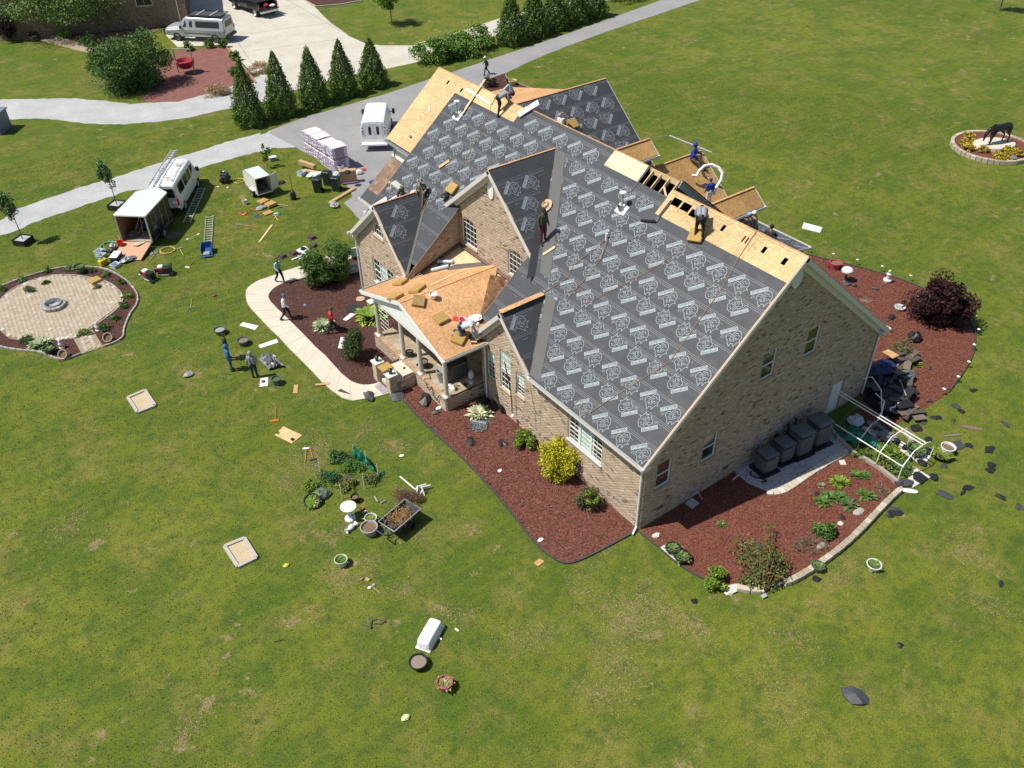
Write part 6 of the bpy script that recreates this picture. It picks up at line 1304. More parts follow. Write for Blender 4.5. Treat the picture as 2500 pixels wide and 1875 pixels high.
scrap('black triangular felt piece in the front mulch bed',cX,670,570,.5,1.0,8,M_BLACK,h=.12);scrap('small black felt piece left of the lime bush',cX,910,580,.55,.7,9,M_BLACK,h=.12);scrap('tiny grey felt piece beside the lime bush',cX,1000,530,.3,.4,10);scrap('small grey scrap on the front bed edging',cX,390,470,.35,.4,31);scrap('grey scrap lower on the front bed edging',cX,395,515,.3,.35,32)
sl_=[(1285,230,.5,.5),(1360,300,.4,.45),(1020,390,.4,.7),(840,440,.4,.5),(770,530,.8,.8),(920,680,.5,.6),(1320,760,.6,.9),(1465,760,.45,.5),(1745,820,.5,.8),(1960,475,.3,.8),(1770,1025,.5,.45),(1755,1095,.45,.6),(1135,1040,.35,.4),(1010,1195,.3,.6),(1450,1335,.4,.6),(1135,1425,.6,.8),(1390,1400,.2,.5),(1890,1460,.3,.6),(2150,1600,.4,.5),(1525,20,.3,.5),(1255,425,.2,.3),(460,1620,.35,.6),(930,840,.6,.8)]
for i,(u,v,w,l)in enumerate(sl_):scrap('black torn shingle scrap lying on the lawn behind the house',cR,u,v,w,l,40+i,M_BLACK if i%3 else M_FELTD,group='black shingle scraps on the lawn')
scrap('brown old shingle strip on the lawn behind the house',cR,1490,520,.35,1.2,70,MSH[3],rz=-.9);lab(MB().beam(cR(1130,635,.04),cR(1350,618,.04),.08,.06).build('metal_strip',M_GALV),'straight grey metal strip on the lawn behind the house','metal strip')
for i,(u,v,lb,s)in enumerate(((900,1050,'dark round scrap on the lawn below the gable bed',.28),(1015,1570,'black scrap on the lawn beside the stone edging pot',.4))):scrap(lb,c7 if i==0 else c8,u,v,s,s*1.1,80+i,M_BLACK)
c12=crop(1200,1200,1300*2212/1270)
scrap('folded printed felt piece alone on the lower right lawn',c12,865,492,.7,1.2,90,M_FELT,h=.2,rz=2.2);scrap('small black scrap above the folded felt piece',c12,973,368,.3,.3,91,M_BLACK);scrap('tiny black scrap at the right edge of the lawn',c12,1215,220,.2,.4,92,M_BLACK)
scrap('black scrap beside the stone edging on the lawn',c8,1690,1010,.5,.8,93,M_BLACK);scrap('second black scrap beside the stone edging',c8,1630,1035,.35,.4,94,M_BLACK);scrap('black scrap in the gable mulch bed near the green plants',c8,1020,855,.3,.3,95,M_BLACK,z=.04);scrap('dark felt corner behind the leggy shrub',c8,520,1290,.35,.5,96,M_FELTD,z=.04);scrap('black scrap with stone on the gable bed',c8,1230,1050,.3,.4,97,M_BLACK,z=.04)
# round planters, buckets, pots on the lawn
for cr,u,v,r,h,m_,pl_,fl,lb in((c5,170,240,.33,.32,SAGE,None,M_GREY,'upper dark round planter on the lawn left of the walk'),(c5,422,355,.33,.32,SAGE,None,mat((.2,.16,.13),.9),'lower dark round planter with gravel near the trim boards'),(c5,782,785,.26,.40,SAGE,None,mat((.08,.12,.05),.9),'grey green bucket beside the silver tarp'),(cK,1300,1140,.27,.36,mat((.6,.6,.56),.6),LIME,M_DIRT,'white pot with yellow green plant behind the grey pot'),(cK,1280,1270,.38,.42,mat((.36,.34,.33),.7),None,M_DIRT,'grey empty pot beside the wheelbarrow'),(cQ,1058,310,.27,.36,mat((.52,.6,.46),.6),[(.10,.20,.03)],M_DIRT,'pale green pot with grass below the birdbath'),(cQ,1650,1090,.35,.30,M_BLACK,None,mat((.26,.20,.16),.9),'black pot with dry earth on the lower lawn'),(cQ,1855,1262,.29,.40,PINK,[(.30,.28,.10)],M_DIRT,'pink pot at the bottom of the lawn'),(c8,1490,1475,.30,.26,M_WHITE,GREEN,M_DIRT,'white bowl planter alone on the lawn right of the stone edging'),(c8,1015,1490,.26,.32,SAGE,GREEN,M_DIRT,'green pot standing on the stone edging'),(cR,1160,860,.33,.42,M_WHITE,None,M_DIRT,'white pot behind the black tub of green plants'),(cR,1090,910,.50,.24,M_BLACK,LIME,M_DIRT,'wide black tub full of yellow green plants'),(cR,740,880,.42,.34,SAGE,GREEN,M_DIRT,'green tub under the white pipe frame'),(c7,655,500,.32,.34,M_BLACK,GREEN,M_DIRT,'upper black pot of greens on the white stone slab'),(c7,755,590,.34,.34,M_BLACK,GREEN,M_DIRT,'lower black pot of greens on the white stone slab'),(c9,890,190,.38,.46,PINK,None,M_DIRT,'pink pot at the top of the rear mulch bed'),(c9,1435,540,.30,.22,M_WHITE,None,M_GREY,'white bowl in the middle of the rear mulch bed'),(cP,915,300,.36,.50,mat((.06,.10,.055),.6),GREEN,M_DIRT,'dark green pot at the back rim of the round patio'),(cP,575,1210,.34,.40,M_BLACK,GREEN,M_DIRT,'black pot beside the striped hosta at the patio'),(cK,1095,865,.19,.34,M_BLACK,None,M_DIRT,'small black pot right of the netted plants'),(cE,1042,225,.40,.46,mat((.62,.60,.20),.6),None,M_DIRT,'yellow tub in the small bed behind the garage roof'),(cT,420,440,.5,.35,M_BLACK,None,M_DIRT,'black tub in the far planting bed')):
 pot(lb,cr(u,v),r,h,m_,pl_,fl)
pot('black tub tipped on its side with spilled soil by the netting',cK(540,880),.36,.36,M_BLACK,LIME,M_DIRT,tilt=(.5,-.2,0));crumple('plant_heap','grey green heap of dug out plants beside the tipped tub',cK(660,800),(.45,.4),mat((.10,.14,.10),.8),'plant heap',.3,seed=31)
pot('tan clay urn lying on its side at the right of the patio entry',cP(1240,1040,.05),.26,.46,TERRA,None,M_DIRT,tilt=(.7,-.5,0),name='urn',cat='urn');pot('tan clay urn lying on its side at the left of the patio entry',cP(755,1225,.05),.26,.46,TERRA,None,M_DIRT,tilt=(.6,-.7,0),name='urn',cat='urn')
for u,v,lb in((1110,955,'weathered stone garden figure right of the patio entry'),(700,1150,'weathered stone garden figure left of the patio entry')):t=thing('garden_figure',lb,'statue',cP(u,v));MB().lathe([(.16,0),(.17,.08),(.12,.12),(.15,.3),(.10,.42),(.0,.44)],12).build('figure_base',STONEW,t);MB().ball((0,0,.50),(.10,.10,.12),10).build('figure_head',STONEW,t)
for u0,v0,u1,v1,hd,m_,lb in((760,1185,770,1040,'broom',ORG,'orange handled push broom on the lawn above the sheathing sheet'),(1095,1490,1085,1640,'hammer',ORG,'orange tool with white head below the sheathing sheet'),(1170,1605,1135,1460,'hammer',ORG,'orange tool with dark head right of the white headed one')):pole('long_tool',lb,c5(u0,v0),c5(u1,v1),.024,m_,head=hd,hm=M_WHITE if 'white head ' in lb else M_DGREY if 'dark' in lb else None)
# netted plant patch
NP=[((650,550),'left'),((1088,325),'rear'),((1243,410),'second'),((1393,575),'right'),((1210,705),'inner right'),((922,835),'front')]
wordz=('thin white stake at the left of the netted plants','thin white stake at the top end of the green netting','thin white stake in the middle of the green netting','thin white stake at the lower end of the green netting','thin white stake at the right of the netted plants','thin white stake nearest the birdbath')
for((u,v),_),lb in zip(NP,wordz):p=cK(u,v);lab(MB().tube([(p[0],p[1],0),(p[0]+.02,p[1],.95)],.018,6).build('stake',M_WHITE),lb,'stake','white stakes round the netted plants')
mb=MB();P=[cK(1088,325),cK(1150,350),cK(1243,410),cK(1320,480),cK(1393,560),cK(1470,490)];H=[.85,.75,.55,.34,.22,.05];V=[];rr=random.Random(3)
for i in range(26):
 t_=i/25*5;k=min(4,int(t_));f=t_-k;x,y=(P[k][j]+(P[k+1][j]-P[k][j])*f for j in(0,1));h=H[k]+(H[k+1]-H[k])*f
 V+=[(x+rr.uniform(-.05,.05),y+rr.uniform(-.05,.05),.02),(x+rr.uniform(-.09,.09),y+rr.uniform(-.09,.09),h*.5),(x+rr.uniform(-.06,.06),y+rr.uniform(-.06,.06),h+.03)]
lab(mb.add(V,[(i*3+j,i*3+3+j,i*3+4+j,i*3+1+j)for i in range(25)for j in(0,1)]).build('netting',TEAL),'green garden netting sagging between white stakes','netting')
for u,v,s,cols,lb in((1080,430,.55,[(.10,.22,.04),(.07,.16,.03)],'bright green plant mass under the netting'),(760,590,.6,[(.045,.12,.05),(.06,.15,.05)],'blue green weedy clump left in the netted patch'),(900,290,.6,[(.06,.14,.05),(.08,.17,.05)],'low green weeds at the back of the netted patch'),(1300,600,.4,[(.10,.17,.04),(.2,.2,.07)],'green weeds by the right stakes'),(980,690,.5,[(.22,.22,.05),(.14,.18,.04)],'yellowish weeds in front of the brown vent'),(530,690,.35,LIME,'bright green weeds behind the tipped tub')):p=cK(u,v);shrub('weed_clump',lb,p,(s,s,.22),1300,.10,cols,'weeds in the netted patch','plant',zc=.12,stem=False)
p=cK(1780,850);shrub('twig_heap','reddish brown heap of dry twigs behind the wheelbarrow',p,(.75,.7,.25),1500,.22,[(.20,.11,.075),(.15,.09,.06)],None,'twigs',zc=.18,asp=.08,stem=False)
t=thing('bird_bath','white pedestal bird bath on the lawn','bird bath',cK(1028,1080));MB().lathe([(.26,0),(.24,.05),(.12,.12),(.09,.4),(.12,.62),(.16,.66)],18).build('pedestal',mat((.62,.68,.74),.5),t);MB().lathe([(.10,.66),(.34,.70),(.36,.76),(.33,.76),(.2,.72),(0,.71)],22).build('bowl',mat((.66,.72,.78),.4),t)
t=thing('garden_ornament','white candy shaped ornament on the grass','ornament',cK(1045,1222),.25);MB().ball((0,0,.13),(.17,.13,.13),12).build('centre',M_WHITE,t);[MB().lathe([(.03,0),(.13,.17),(.10,.17)],10,c=(sg*.13,0,.12),R=Matrix.Rotation(sg*math.pi/2,3,'Y')).build('wrapper_end',M_WHITE,t)for sg in(-1,1)]
t=thing('garden_cart','dark two wheeled garden cart loaded with straw','wheelbarrow',cK(1680,1200),math.radians(15));V=[(-.62,-.36,.36),(.62,-.36,.36),(.62,.36,.36),(-.62,.36,.36),(-.80,-.48,.74),(.86,-.48,.78),(.86,.48,.78),(-.80,.48,.74)]
MB().add(V,[(0,1,5,4),(1,2,6,5),(2,3,7,6),(3,0,4,7),(3,2,1,0)]).build('tray',M_DGREY,t);MB().tube([(x,y,z+.01)for x,y,z in V[4:]]+[V[4]],.03,6).build('tray_rim',M_GREY,t)
[MB().lathe([(.13,-.05),(.25,-.05),(.25,.05),(.13,.05)],16,R=Matrix.Rotation(math.pi/2,3,'X')).build('wheel',M_RUBBER,t,(.25,y,.25))for y in(-.46,.46)];MB().tube([(.2,-.25,.34),(-.9,-.2,.42),(-1.2,-.25,.72),(-1.2,.25,.72),(-.9,.2,.42),(.2,.25,.34)],.03,6).tube([(-.75,0,.4),(-.8,0,.06)],.03,6).build('frame',mat((.03,.05,.13),.5),t)
C=NR.normal(0,1,(900,3))*np.array([.3,.2,.05])+np.array([0,0,.72]);foliage(t,C,.2,[(.42,.25,.10),(.34,.20,.08),(.5,.33,.15)],'straw',asp=.1);q=vpt(t,-.75,.1,.4);[lab(MB().tube([q+Vector((dx,dy,0)),q+Vector((dx,dy+.05,1.0))],.018,6).build('tool_handle',M_GALV),lb,'tool')for dx,dy,lb in((0,.05,'left grey handle standing in the garden cart'),(.16,-.08,'right grey handle standing in the garden cart'))]
t=thing('broken_chair','broken white plastic chair lying upside down on the lawn','chair',cK(1890,740));q0=Vector(cK(1890,740));[MB().tube([Vector(cK(*a,za))-q0,Vector(cK(*b,zb_))-q0],.035,6).build('chair_slat' if i<4 else 'leg',M_WHITE,t)for i,(a,b,za,zb_)in enumerate((((1670,545),(1870,715),.1,.25),((1870,700),(2060,655),.25,.2),((1880,680),(2000,640),.3,.28),((1900,720),(2050,680),.12,.1),((1895,660),(1880,830),.4,.02),((1940,660),(1985,790),.42,.02),((1890,830),(1955,720),.02,.2)))]
lab(MB().tube([cK(1340,800,.05),cK(1385,870,.05)],.04,6).build('spray_head',M_GREY),'grey metal tool lying left of the twig heap','tool');lab(MB().tube([cK(1420,890,.05),cK(1480,850,.05)],.035,6).build('spray_head',M_GREY),'second grey metal tool nearer the twig heap','tool');lab(MB().lathe([(.06,0),(.1,.12),(.09,.12),(0,.04)],12).build('clay_cup',mat((.24,.10,.05),.7),None,cK(1180,970)),'small brown clay cup right of the bird bath','cup')
# framed squares of sand
def sandbox(label,cr,pts):
 P=[Vector(cr(*p))for p in pts];c=sum(P,Vector())/4;t=thing('sand_pit',label,'sand pit',(c.x,c.y,0),0,'framed sand squares')
 for a,b in zip(P,P[1:]+P[:1]):MB().beam(a-c+Vector((0,0,.06)),b-c+Vector((0,0,.06)),.15,.12).build('frame_plank',mat((.44,.40,.36),.8),t)
 MB().add([(p-c)*.97+Vector((0,0,.045))for p in P],[(0,1,2,3)]if area2([(p.x,p.y)for p in P])>0 else[(3,2,1,0)]).build('sand',m_ground('pit_sand',(.50,.40,.25),(.58,.48,.32),2,30,.3)if 'pit_sand' not in bpy.data.materials else bpy.data.materials['pit_sand'],t)
sandbox('square timber frame of sand nearer the camera',cQ,[(155,178),(308,115),(402,265),(258,335)]);g22=lambda u,v,z=0:G(u*1.1302,v*1.1302,z);sandbox('square timber frame of sand farther up the lawn',g22,[(277,861),(314,845),(336,878),(298,893)])
t=thing('water_trough','white plastic trough upside down on the lower lawn','trough',cQ(1740,870),.55);o=MB().box((0,0,.24),(1.35,.62,.48),taper=.86).build('trough',M_WHITE,t,bevel=.12);MB().box((0,0,.03),(1.36,.64,.05)).build('rim',M_WHITE,t,bevel=.02)
for i,(u,v,lb)in enumerate(((1945,815,'white tube right of the trough'),(1815,880,'small white bottle beside the trough'))):lab(MB().tube([cQ(u-12,v-10,.04),cQ(u+14,v+10,.04)],.04,8).build('tube_piece',M_WHITE),lb,'litter')
lab(MB().tube([cQ(535,908,.02),cQ(610,890,.02),cQ(622,896,.02)],.015,5).build('iron_rod',M_BLACK),'thin black hooked rod on the lower left lawn','rod');lab(MB().tube([cQ(1240,780,.03),cQ(1280,790,.05),cQ(1290,740,.04),cQ(1340,730,.03),cQ(1390,745,.05),cQ(1360,770,.03),cQ(1310,765,.03)],.025,5).ball(cQ(1280,795,.05),.06,8).ball(cQ(1385,748,.05),.06,8).build('cable',M_DGREY),'tangled black cable above the trough','cable')
t=thing('pinwheel_ornament','fallen garden ornament with coloured petals','ornament',cQ(1275,460));[MB().ball((random.uniform(-.2,.2),random.uniform(-.2,.5),.05),(.09,.07,.03),8).build('petal',m_,t)for m_ in(M_WHITE,mat((.5,.35,.02),.5),M_GREY,PINK,M_GREY)];MB().tube([(.0,-.1,.03),(.1,-.7,.02)],.012,5).build('stick',M_GREY,t)
for cr,u,v,m_,lb,s in((cQ,630,320,mat((.55,.6,.05),.5),'yellow green scrap between sand frame and pot',.14),(cQ,1548,1497,mat((.6,.72,.35),.5),'pale green card at the bottom of the lawn',.18),(g22,463,640,mat((.45,.02,.03),.5),'small red can on the lawn right of the patio',.15),(cP,2120,1465,M_GREY,'grey metal bracket on the left lawn',.3),(cK,1690,285,M_WHITE,'white cup on the lawn near the front bed',.12),(cK,1215,1000,M_WHITE,'tiny white bottle right of the bird bath shadow',.09),(c6,890,1020,mat((.2,.25,.6),.5),'blue and white wrapper in the dark mulch',.12),(cX,415,310,M_WHITE,'white scrap in the bed below the porch corner',.16),(c12,117,117,M_WHITE,'white tube on the edging of the front bed',.14),(c7,470,320,STONEW,'pale flat stone by the lawn edge of the gable bed',.2),(cX,890,795,M_WHITE,'white pebble in the front mulch bed',.13)):crumple('scrap',lb,cr(u,v),(s,s*.7),m_,'litter',s*.7,n=9,seed=int(u))
# discs by the porch
lab(MB().lathe([(0,0),(.42,.0),(.44,.08),(.40,.16),(.0,.17)],22).build('round_lid',mat((.025,.035,.04),.5),None,c6(1630,1085,.02)),'black round tub lid in the mulch by the porch','lid');lab(MB().lathe([(0,.05),(.27,.05),(.27,.0)],18).build('stepping_stone',mat((.46,.33,.24),.85),None,c6(1720,925,.02)),'round tan stepping stone left of the porch','stepping stone')
t=thing('satellite_dish','dark round dish beside the walk at the left house corner','dish',c6(1640,300));MB().lathe([(0,.35),(.45,.42),(.47,.44),(0,.38)],22).build('dish',mat((.03,.06,.055),.5),t);MB().tube([(0,0,0),(0,0,.36)],.03,6).build('post',M_GREY,t);crumple('tarp','dark plastic sheet heap at the left house corner',c6(1650,500),(.8,.5),TARP,'tarp',.4,seed=35)
lab(MB().lathe([(.12,.03),(.10,.05),(.08,.03)],14).build('ring',M_GREY,None,c6(1630,190,.05)),'small grey ring on the walk behind the dish','ring')
# ------------------------------------------------------------ porch steps, patio, gable side, roof clutter
c88=crop(880,780,360)
st=bpy.data.objects.new('porch_steps',None);COL.objects.link(st);st.parent=house
for i,(x0,x1,z)in enumerate(((-3.75,-2.37,.24),(-3.40,-2.37,.48),(-3.02,-2.37,.72))):MB().box(((x0+x1)/2,15.68,z-.12),(x1-x0,1.30,.235)).build('step',M_WALK,st)
for y in(14.95,16.42):brick_wall((-3.75,y-(.12 if y<15.5 else-.12),0),(1,0,0),(0,-1 if y<15.5 else 1,0),[(0,0),(1.38,0),(1.38,.72),(.75,.72),(0,.25)],[],st,'step_wall',31)
for y,lb in((15.0,'brick entrance pillar with lantern nearest the front corner of the porch'),(16.42,'brick entrance pillar with lantern on the far side of the steps')):
 t=thing('entrance_pillar',lb,'pillar',(-3.72,y,0),0,'brick pillars at the porch steps')
 brick_wall((-.22,-.22,0),(1,0,0),(0,-1,0),rect(0,0,.44,1.15),[],t,'brick_face',41);brick_wall((-.22,-.22,0),(0,1,0),(-1,0,0),rect(0,0,.44,1.15),[],t,'brick_face',42);MB().box((.01,.01,.57),(.41,.41,1.14)).build('core',M_MORTAR,t)
 MB().box((0,0,1.19),(.56,.56,.08)).build('cap_stone',M_TRIM,t);ln=MB().lathe([(.09,1.23),(.07,1.27),(.09,1.30),(.12,1.50),(.13,1.52),(.0,1.62)],6).build('lantern',M_BLACK,t)
flush_bricks()
pad('brown foam pad lying across the tops of the two entrance pillars',Vector((-3.70,15.55,1.25)),.05,.62,.66,.12)
flat('printed cardboard and pizza box on the walk at the steps',[c88(215,1020),c88(290,960),c88(440,1080),c88(340,1130)],mat((.34,.30,.33),.7,0,.5,4),.02,'cardboard','cardboard',z=.06)
t=thing('barbecue_grill','large dark barbecue grill on the porch behind the corner column','grill',(-.95,13.1,pz),0);MB().box((0,0,.45),(1.2,.6,.8)).build('cabinet',M_DGREY,t);MB().lathe([(.32,-.58),(.32,.58)],16,c=(0,0,.92),R=Matrix.Rotation(math.pi/2,3,'Y'),cap=True).build('hood',M_BLACK,t);MB().box((.78,0,.84),(.35,.5,.03)).build('side_shelf',M_GREY,t);MB().box((-.78,0,.84),(.35,.5,.03)).build('side_shelf',M_GREY,t);MB().tube([(-.45,-.36,.95),(.45,-.36,.95)],.018,6).build('handle',M_STEEL,t)
t=thing('gas_tank','white propane tank on the porch beside the grill','gas tank',(-.35,12.5,pz));MB().lathe([(.10,0),(.11,.03),(.155,.08),(.16,.28),(.13,.36),(.05,.40),(0,.40)],16).build('tank',M_WHITE,t);MB().lathe([(.09,.40),(.09,.48)],12).build('collar',M_WHITE,t)
pot('grey planter of green on a stand behind the corner column',(-1.68,13.2,pz),.3,.75,M_GREY,GREEN);pot('dark round pot by the third porch column',(-1.83,14.85,pz),.28,.42,M_DGREY);pot('small dark pot by the second porch column',(-1.9,16.15,pz),.22,.3,M_DGREY)
heap_rope('hose','dark garden hose winding over the porch edge by the corner column',[(x,y,z)for x,y,z in((-1.9,14.2,.93),(-2.1,13.7,.93),(-2.35,13.9,.95),(-2.45,13.5,.6),(-2.4,13.1,.94),(-2.46,12.9,.5),(-2.46,12.6,.35),(-2.44,12.4,.8),(-2.1,12.5,.93),(-1.7,12.6,.93),(-1.2,12.3,.93))],.025,mat((.06,.05,.05),.6),'hose')
t=thing('wall_lantern','black hanging lantern under the porch roof','lantern',(-1.9,13.6,2.75));MB().lathe([(.0,.0),(.1,.02),(.12,.32),(.14,.34),(.0,.46)],6).build('lantern_body',M_BLACK,t);MB().tube([(0,0,.46),(0,0,.62)],.01,4).build('chain',M_BLACK,t)
for i,(x,y,w,l,m_,lb)in enumerate(((-.9,12.25,.25,.4,M_BLACK,'black felt scrap on the porch floor by the gas tank'),(-1.5,12.2,.2,.35,M_BLACK,'black scrap on the porch floor near the corner column'),(-1.6,12.5,.3,.6,M_WHITE,'white torn paper on the sunny porch floor'),(-.6,12.2,.25,.4,M_WHITE,'white torn paper by the porch side edge'),(-2.0,15.2,.15,.3,M_BLACK,'small black scrap between the middle porch columns'),(-2.6,15.6,.1,.25,M_BLACK,'black scrap on the porch landing'))):scrap(lb,lambda u,v:(u,v,(pz if u>-2.4 else .72)),x,y,w,l,200+i,m_,h=.04)
t=thing('wreath','round dark twig wreath leaning on the front wall by the first window','wreath',(-.22,10.35,.42),0);MB().lathe([(.30,-.05),(.38,-.05),(.40,0),(.38,.05),(.30,.05),(.28,0),(.30,-.05)],20,R=Matrix.Rotation(math.pi/2-.25,3,'Y'),sx=1.25).build('ring',mat((.05,.035,.025),.9),t);MB().lathe([(0,0),(.29,.0)],16,R=Matrix.Rotation(math.pi/2-.25,3,'Y'),sx=1.25).build('backing',M_BLACK,t)
crumple('dark_bag','black bag at the foot of the porch downspout',(-.5,11.35,0),(.35,.3),M_BLACK,'bag',.35,seed=61);lab(MB().ball((-.25,9.0,.6),.1,10).build('wall_lamp',M_WHITE),'white round lamp on the front wall below the small window','lamp')
for y,m_,lb in((9.15,mat((.10,.08,.07),.7),'dark strap hanging down the wall beside the small front window'),(7.2,M_GREYW,'thin cord hanging down the front wall left of the triple window')):lab(MB().tube([(-.55,y,HE-.1),(-.25,y-.03,2.2),(-.2,y-.06,.9)],.03 if y>9 else .012,5).build('cord',m_),lb,'cord')
# leaning trellis, left of the porch
t=thing('trellis','white lattice trellis standing left of the porch','trellis',(-1.35,19.35,0));[MB().tube([(0,y,0),(0,y,2.1)],.02,5).build('upright',M_TRIM,t)for y in(0,1.5)];[MB().tube([(0,0,.3+.28*i),(0,1.5,.3+.28*i)],.018,5).build('crossbar',M_TRIM,t)for i in range(6)]
# the round paver patio
inn_=[cP(*q)for q in((0,620),(100,520),(250,430),(480,355),(680,325),(900,340),(1150,385),(1290,450),(1380,550),(1390,620),(1340,700),(1200,810),(1040,930),(830,1050),(600,1070),(270,1075),(110,1050),(0,960),(-150,900),(-240,800),(-160,700))]
out_=[cP(*q)for q in((0,470),(250,370),(500,295),(750,240),(960,240),(1180,260),(1350,340),(1460,430),(1540,530),(1560,600),(1540,680),(1470,760),(1420,880),(1390,960),(1400,1040),(1290,1100),(1165,1140),(1040,950),(830,1060),(920,1220),(690,1310),(480,1200),(280,1190),(0,1150),(-260,1050),(-420,850),(-280,620))]
sheet('patio_mulch_bed',out_,.017,M_MULCH2);base=sheet('paver_patio',inn_,.03,m_ground('sandy_joint',(.30,.25,.17),(.36,.31,.21),2,30,.4))
scatter_quads('dark_bark_chips',[[p for p in out_]],170,((.04,.10),(.014,.032)),.018,dk,M_CHIP)
pin=[(p[0],p[1])for p in inn_];ent=[(q[0],q[1])for q in(cP(830,1055),cP(1040,945),cP(1165,1140),cP(920,1220))];sheet('paver_entry',ent,.0305,bpy.data.materials['sandy_joint'])
PM=[m_ground('paver_%d'%i,c,tuple(x*1.16 for x in c),2.5,40,.3)for i,c in enumerate(((.43,.355,.265),(.46,.385,.29),(.41,.335,.25),(.48,.41,.32)))]
pw,ph=.29,.20
def paver_mesh(m):z=.026;return MB().prism([(-pw/2+.006,-ph/2+z*.6),(-pw/6,-ph/2+.006-z*.3),(pw/6,-ph/2+.006+z),(pw/2-.006,-ph/2+.006),(pw/2-.006+z*.5,0),(pw/2-.006,ph/2-.006),(pw/6,ph/2-.006+z*.7),(-pw/6,ph/2-.006-z*.6),(-pw/2+.006,ph/2-.006+z*.3),(-pw/2+.006+z*.5,0)],0,.022).mesh('paver',m)
PMESH=[paver_mesh(m)for m in PM];PWM=paver_mesh(M_PAVW)
ca,sa=math.cos(.55),math.sin(.55);slots=[];cx,cy=-16,34.6
for i in range(-22,23):
 for j in range(-34,35):
  x,y=i*pw+(.5*pw if j%2 else 0),j*ph;X_,Y_=cx+x*ca-y*sa,cy+x*sa+y*ca
  c4=[(X_+a*ca-b*sa,Y_+a*sa+b*ca)for a in(-pw/2,pw/2)for b in(-ph/2,ph/2)]
  k=sum(inpoly(pin,*q)for q in c4)
  if k>=3 and math.hypot(X_+16,Y_-34.82)>.4:slots.append((math.dist((X_,Y_,0),CAM),X_,Y_,k))
  elif all(inpoly(ent,*q)for q in c4)and random.random()<.85:slots.append((math.dist((X_,Y_,0),CAM),X_,Y_,4))
slots.sort();rest=MB();rr=random.Random(9)
for i,(d,x,y,k)in enumerate(slots):
 me=PWM if(k==3 and rr.random()<.6)or rr.random()<.005 else PMESH[rr.randrange(4)];zz=.030+rr.random()*.004
 if i<300:inst('paver',me,base,Vector((x,y,zz)),RZ(.55))
 else:
  R=RZ(.55);mi=4 if me is PWM else PMESH.index(me);rest.add([Vector((x,y,zz))+R@v.co for v in me.vertices],[tuple(p.vertices)for p in me.polygons],mi)
kind(rest.build('paver_field',PM+[M_PAVW],base),'stuff')
def stone_row(name,label,cat,pts,L,w,h,ms,z0=0,closed=False,group=None,skew=.0):
 t=thing(name,label,cat,(pts[0][0],pts[0][1],0));P=[Vector((p[0],p[1]))for p in pts];ln_=sum((b-a).length for a,b in zip(P,P[1:]));n=max(1,int(ln_/L));Q=resample(pts,n);o=Vector(pts[0][:2])
 for a,b in zip(Q,Q[1:]):
  c=(a+b)/2-o;l=(b-a).length-.03;MB().box((c.x,c.y,z0+h/2),(l,w*random.uniform(.92,1.08),h*random.uniform(.93,1.05)),math.atan2(b.y-a.y,b.x-a.x)+random.uniform(-.05,.05)*skew).build('stone',ms[random.randrange(len(ms))],t,bevel=.012)
 return t
SM=[m_ground('block_%d'%i,c,tuple(x*1.15 for x in c),4,40,.4)for i,c in enumerate(((.44,.385,.29),(.52,.46,.36),(.37,.325,.25)))];GM=[m_ground('grey_block_%d'%i,c,tuple(x*1.15 for x in c),4,40,.4)for i,c in enumerate(((.30,.30,.27),(.36,.35,.31),(.42,.41,.37)))]
stone_row('stone_edging','thin grey stone edging round the outer rim of the patio bed','edging',smooth([q for q in out_[:17]],1),.42,.10,.12,GM,skew=1);stone_row('stone_edging','grey stone edging of the patio bed left of its entry','edging',smooth(out_[19:26],1),.42,.10,.12,GM,skew=1);stone_row('stone_edging','low grey rim round the paved circle of the patio','edging',smooth(inn_[:14],1),.45,.08,.07,GM,skew=1)
t=thing('fire_ring','grey stone fire ring with steel liner on the round patio','fire pit',cP(615,690))
for i in range(14):a=i*2*math.pi/14;MB().box((.60*math.cos(a),.60*math.sin(a),.13),(.20,.25,.25),a).build('stone',GM[i%3],t,bevel=.015)
MB().lathe([(.50,.02),(.50,.36),(.47,.36),(.47,.04),(0,.05)],26).build('steel_liner',M_GALV,t);MB().lathe([(0,.07),(.46,.06)],20).build('ash',mat((.40,.40,.39),.9,0,.4,6),t);MB().box((.05,-.1,.1),(.4,.15,.08),.6).box((-.12,.1,.1),(.35,.12,.08),2).build('charred_log',M_GREY,t)
pad('brown foam pad on the rim of the round patio',cP(1070,400,.06),.25)
for i,(u,v,s,cols,lb)in enumerate(((525,300,.28,DARKG,'dark small plant at the back of the patio bed'),(800,270,.35,[(.2,.25,.1),(.12,.2,.05)],'pale green plant left of the dark green pot'),(1045,290,.25,GREEN,'green plant right of the dark green pot'),(1190,345,.3,[(.22,.27,.12),(.14,.2,.06)],'grey green plant behind the foam pad on the patio'),(1375,420,.28,DARKG,'dark pointed plant at the right of the patio bed'),(1440,580,.35,LIME,'bright plant at the far right of the patio bed'),(1380,690,.35,GREEN,'green plant at the right rim of the paving'),(1300,830,.3,DARKG,'dark plant by the lower right of the patio'),(1190,940,.35,DARKG,'dark green plant by the stone figure on the right'),(265,400,.3,[(.22,.27,.12),(.1,.18,.05)],'sprawling plant at the back left of the patio bed'),(525,430,.25,DARKG,'weed growing through the pavers'),(310,1080,.35,GREEN,'green plant at the lower left of the patio bed'),(20,500,.3,DARKG,'plant cut by the left edge in the patio bed'),(340,520,.35,[(.10,.16,.05),(.18,.2,.08)],'low weed patch on the left pavers'),(950,1000,.4,LIME,'mossy growth at the patio entry'),(1095,480,.25,[(.18,.2,.08),(.12,.16,.05)],'weed between pavers near the foam pad'))):shrub('patio_plant',lb,cP(u,v),(s,s,s*.6),350,.13,cols,'plants of the patio bed','plant',zc=s*.4,stem=False)
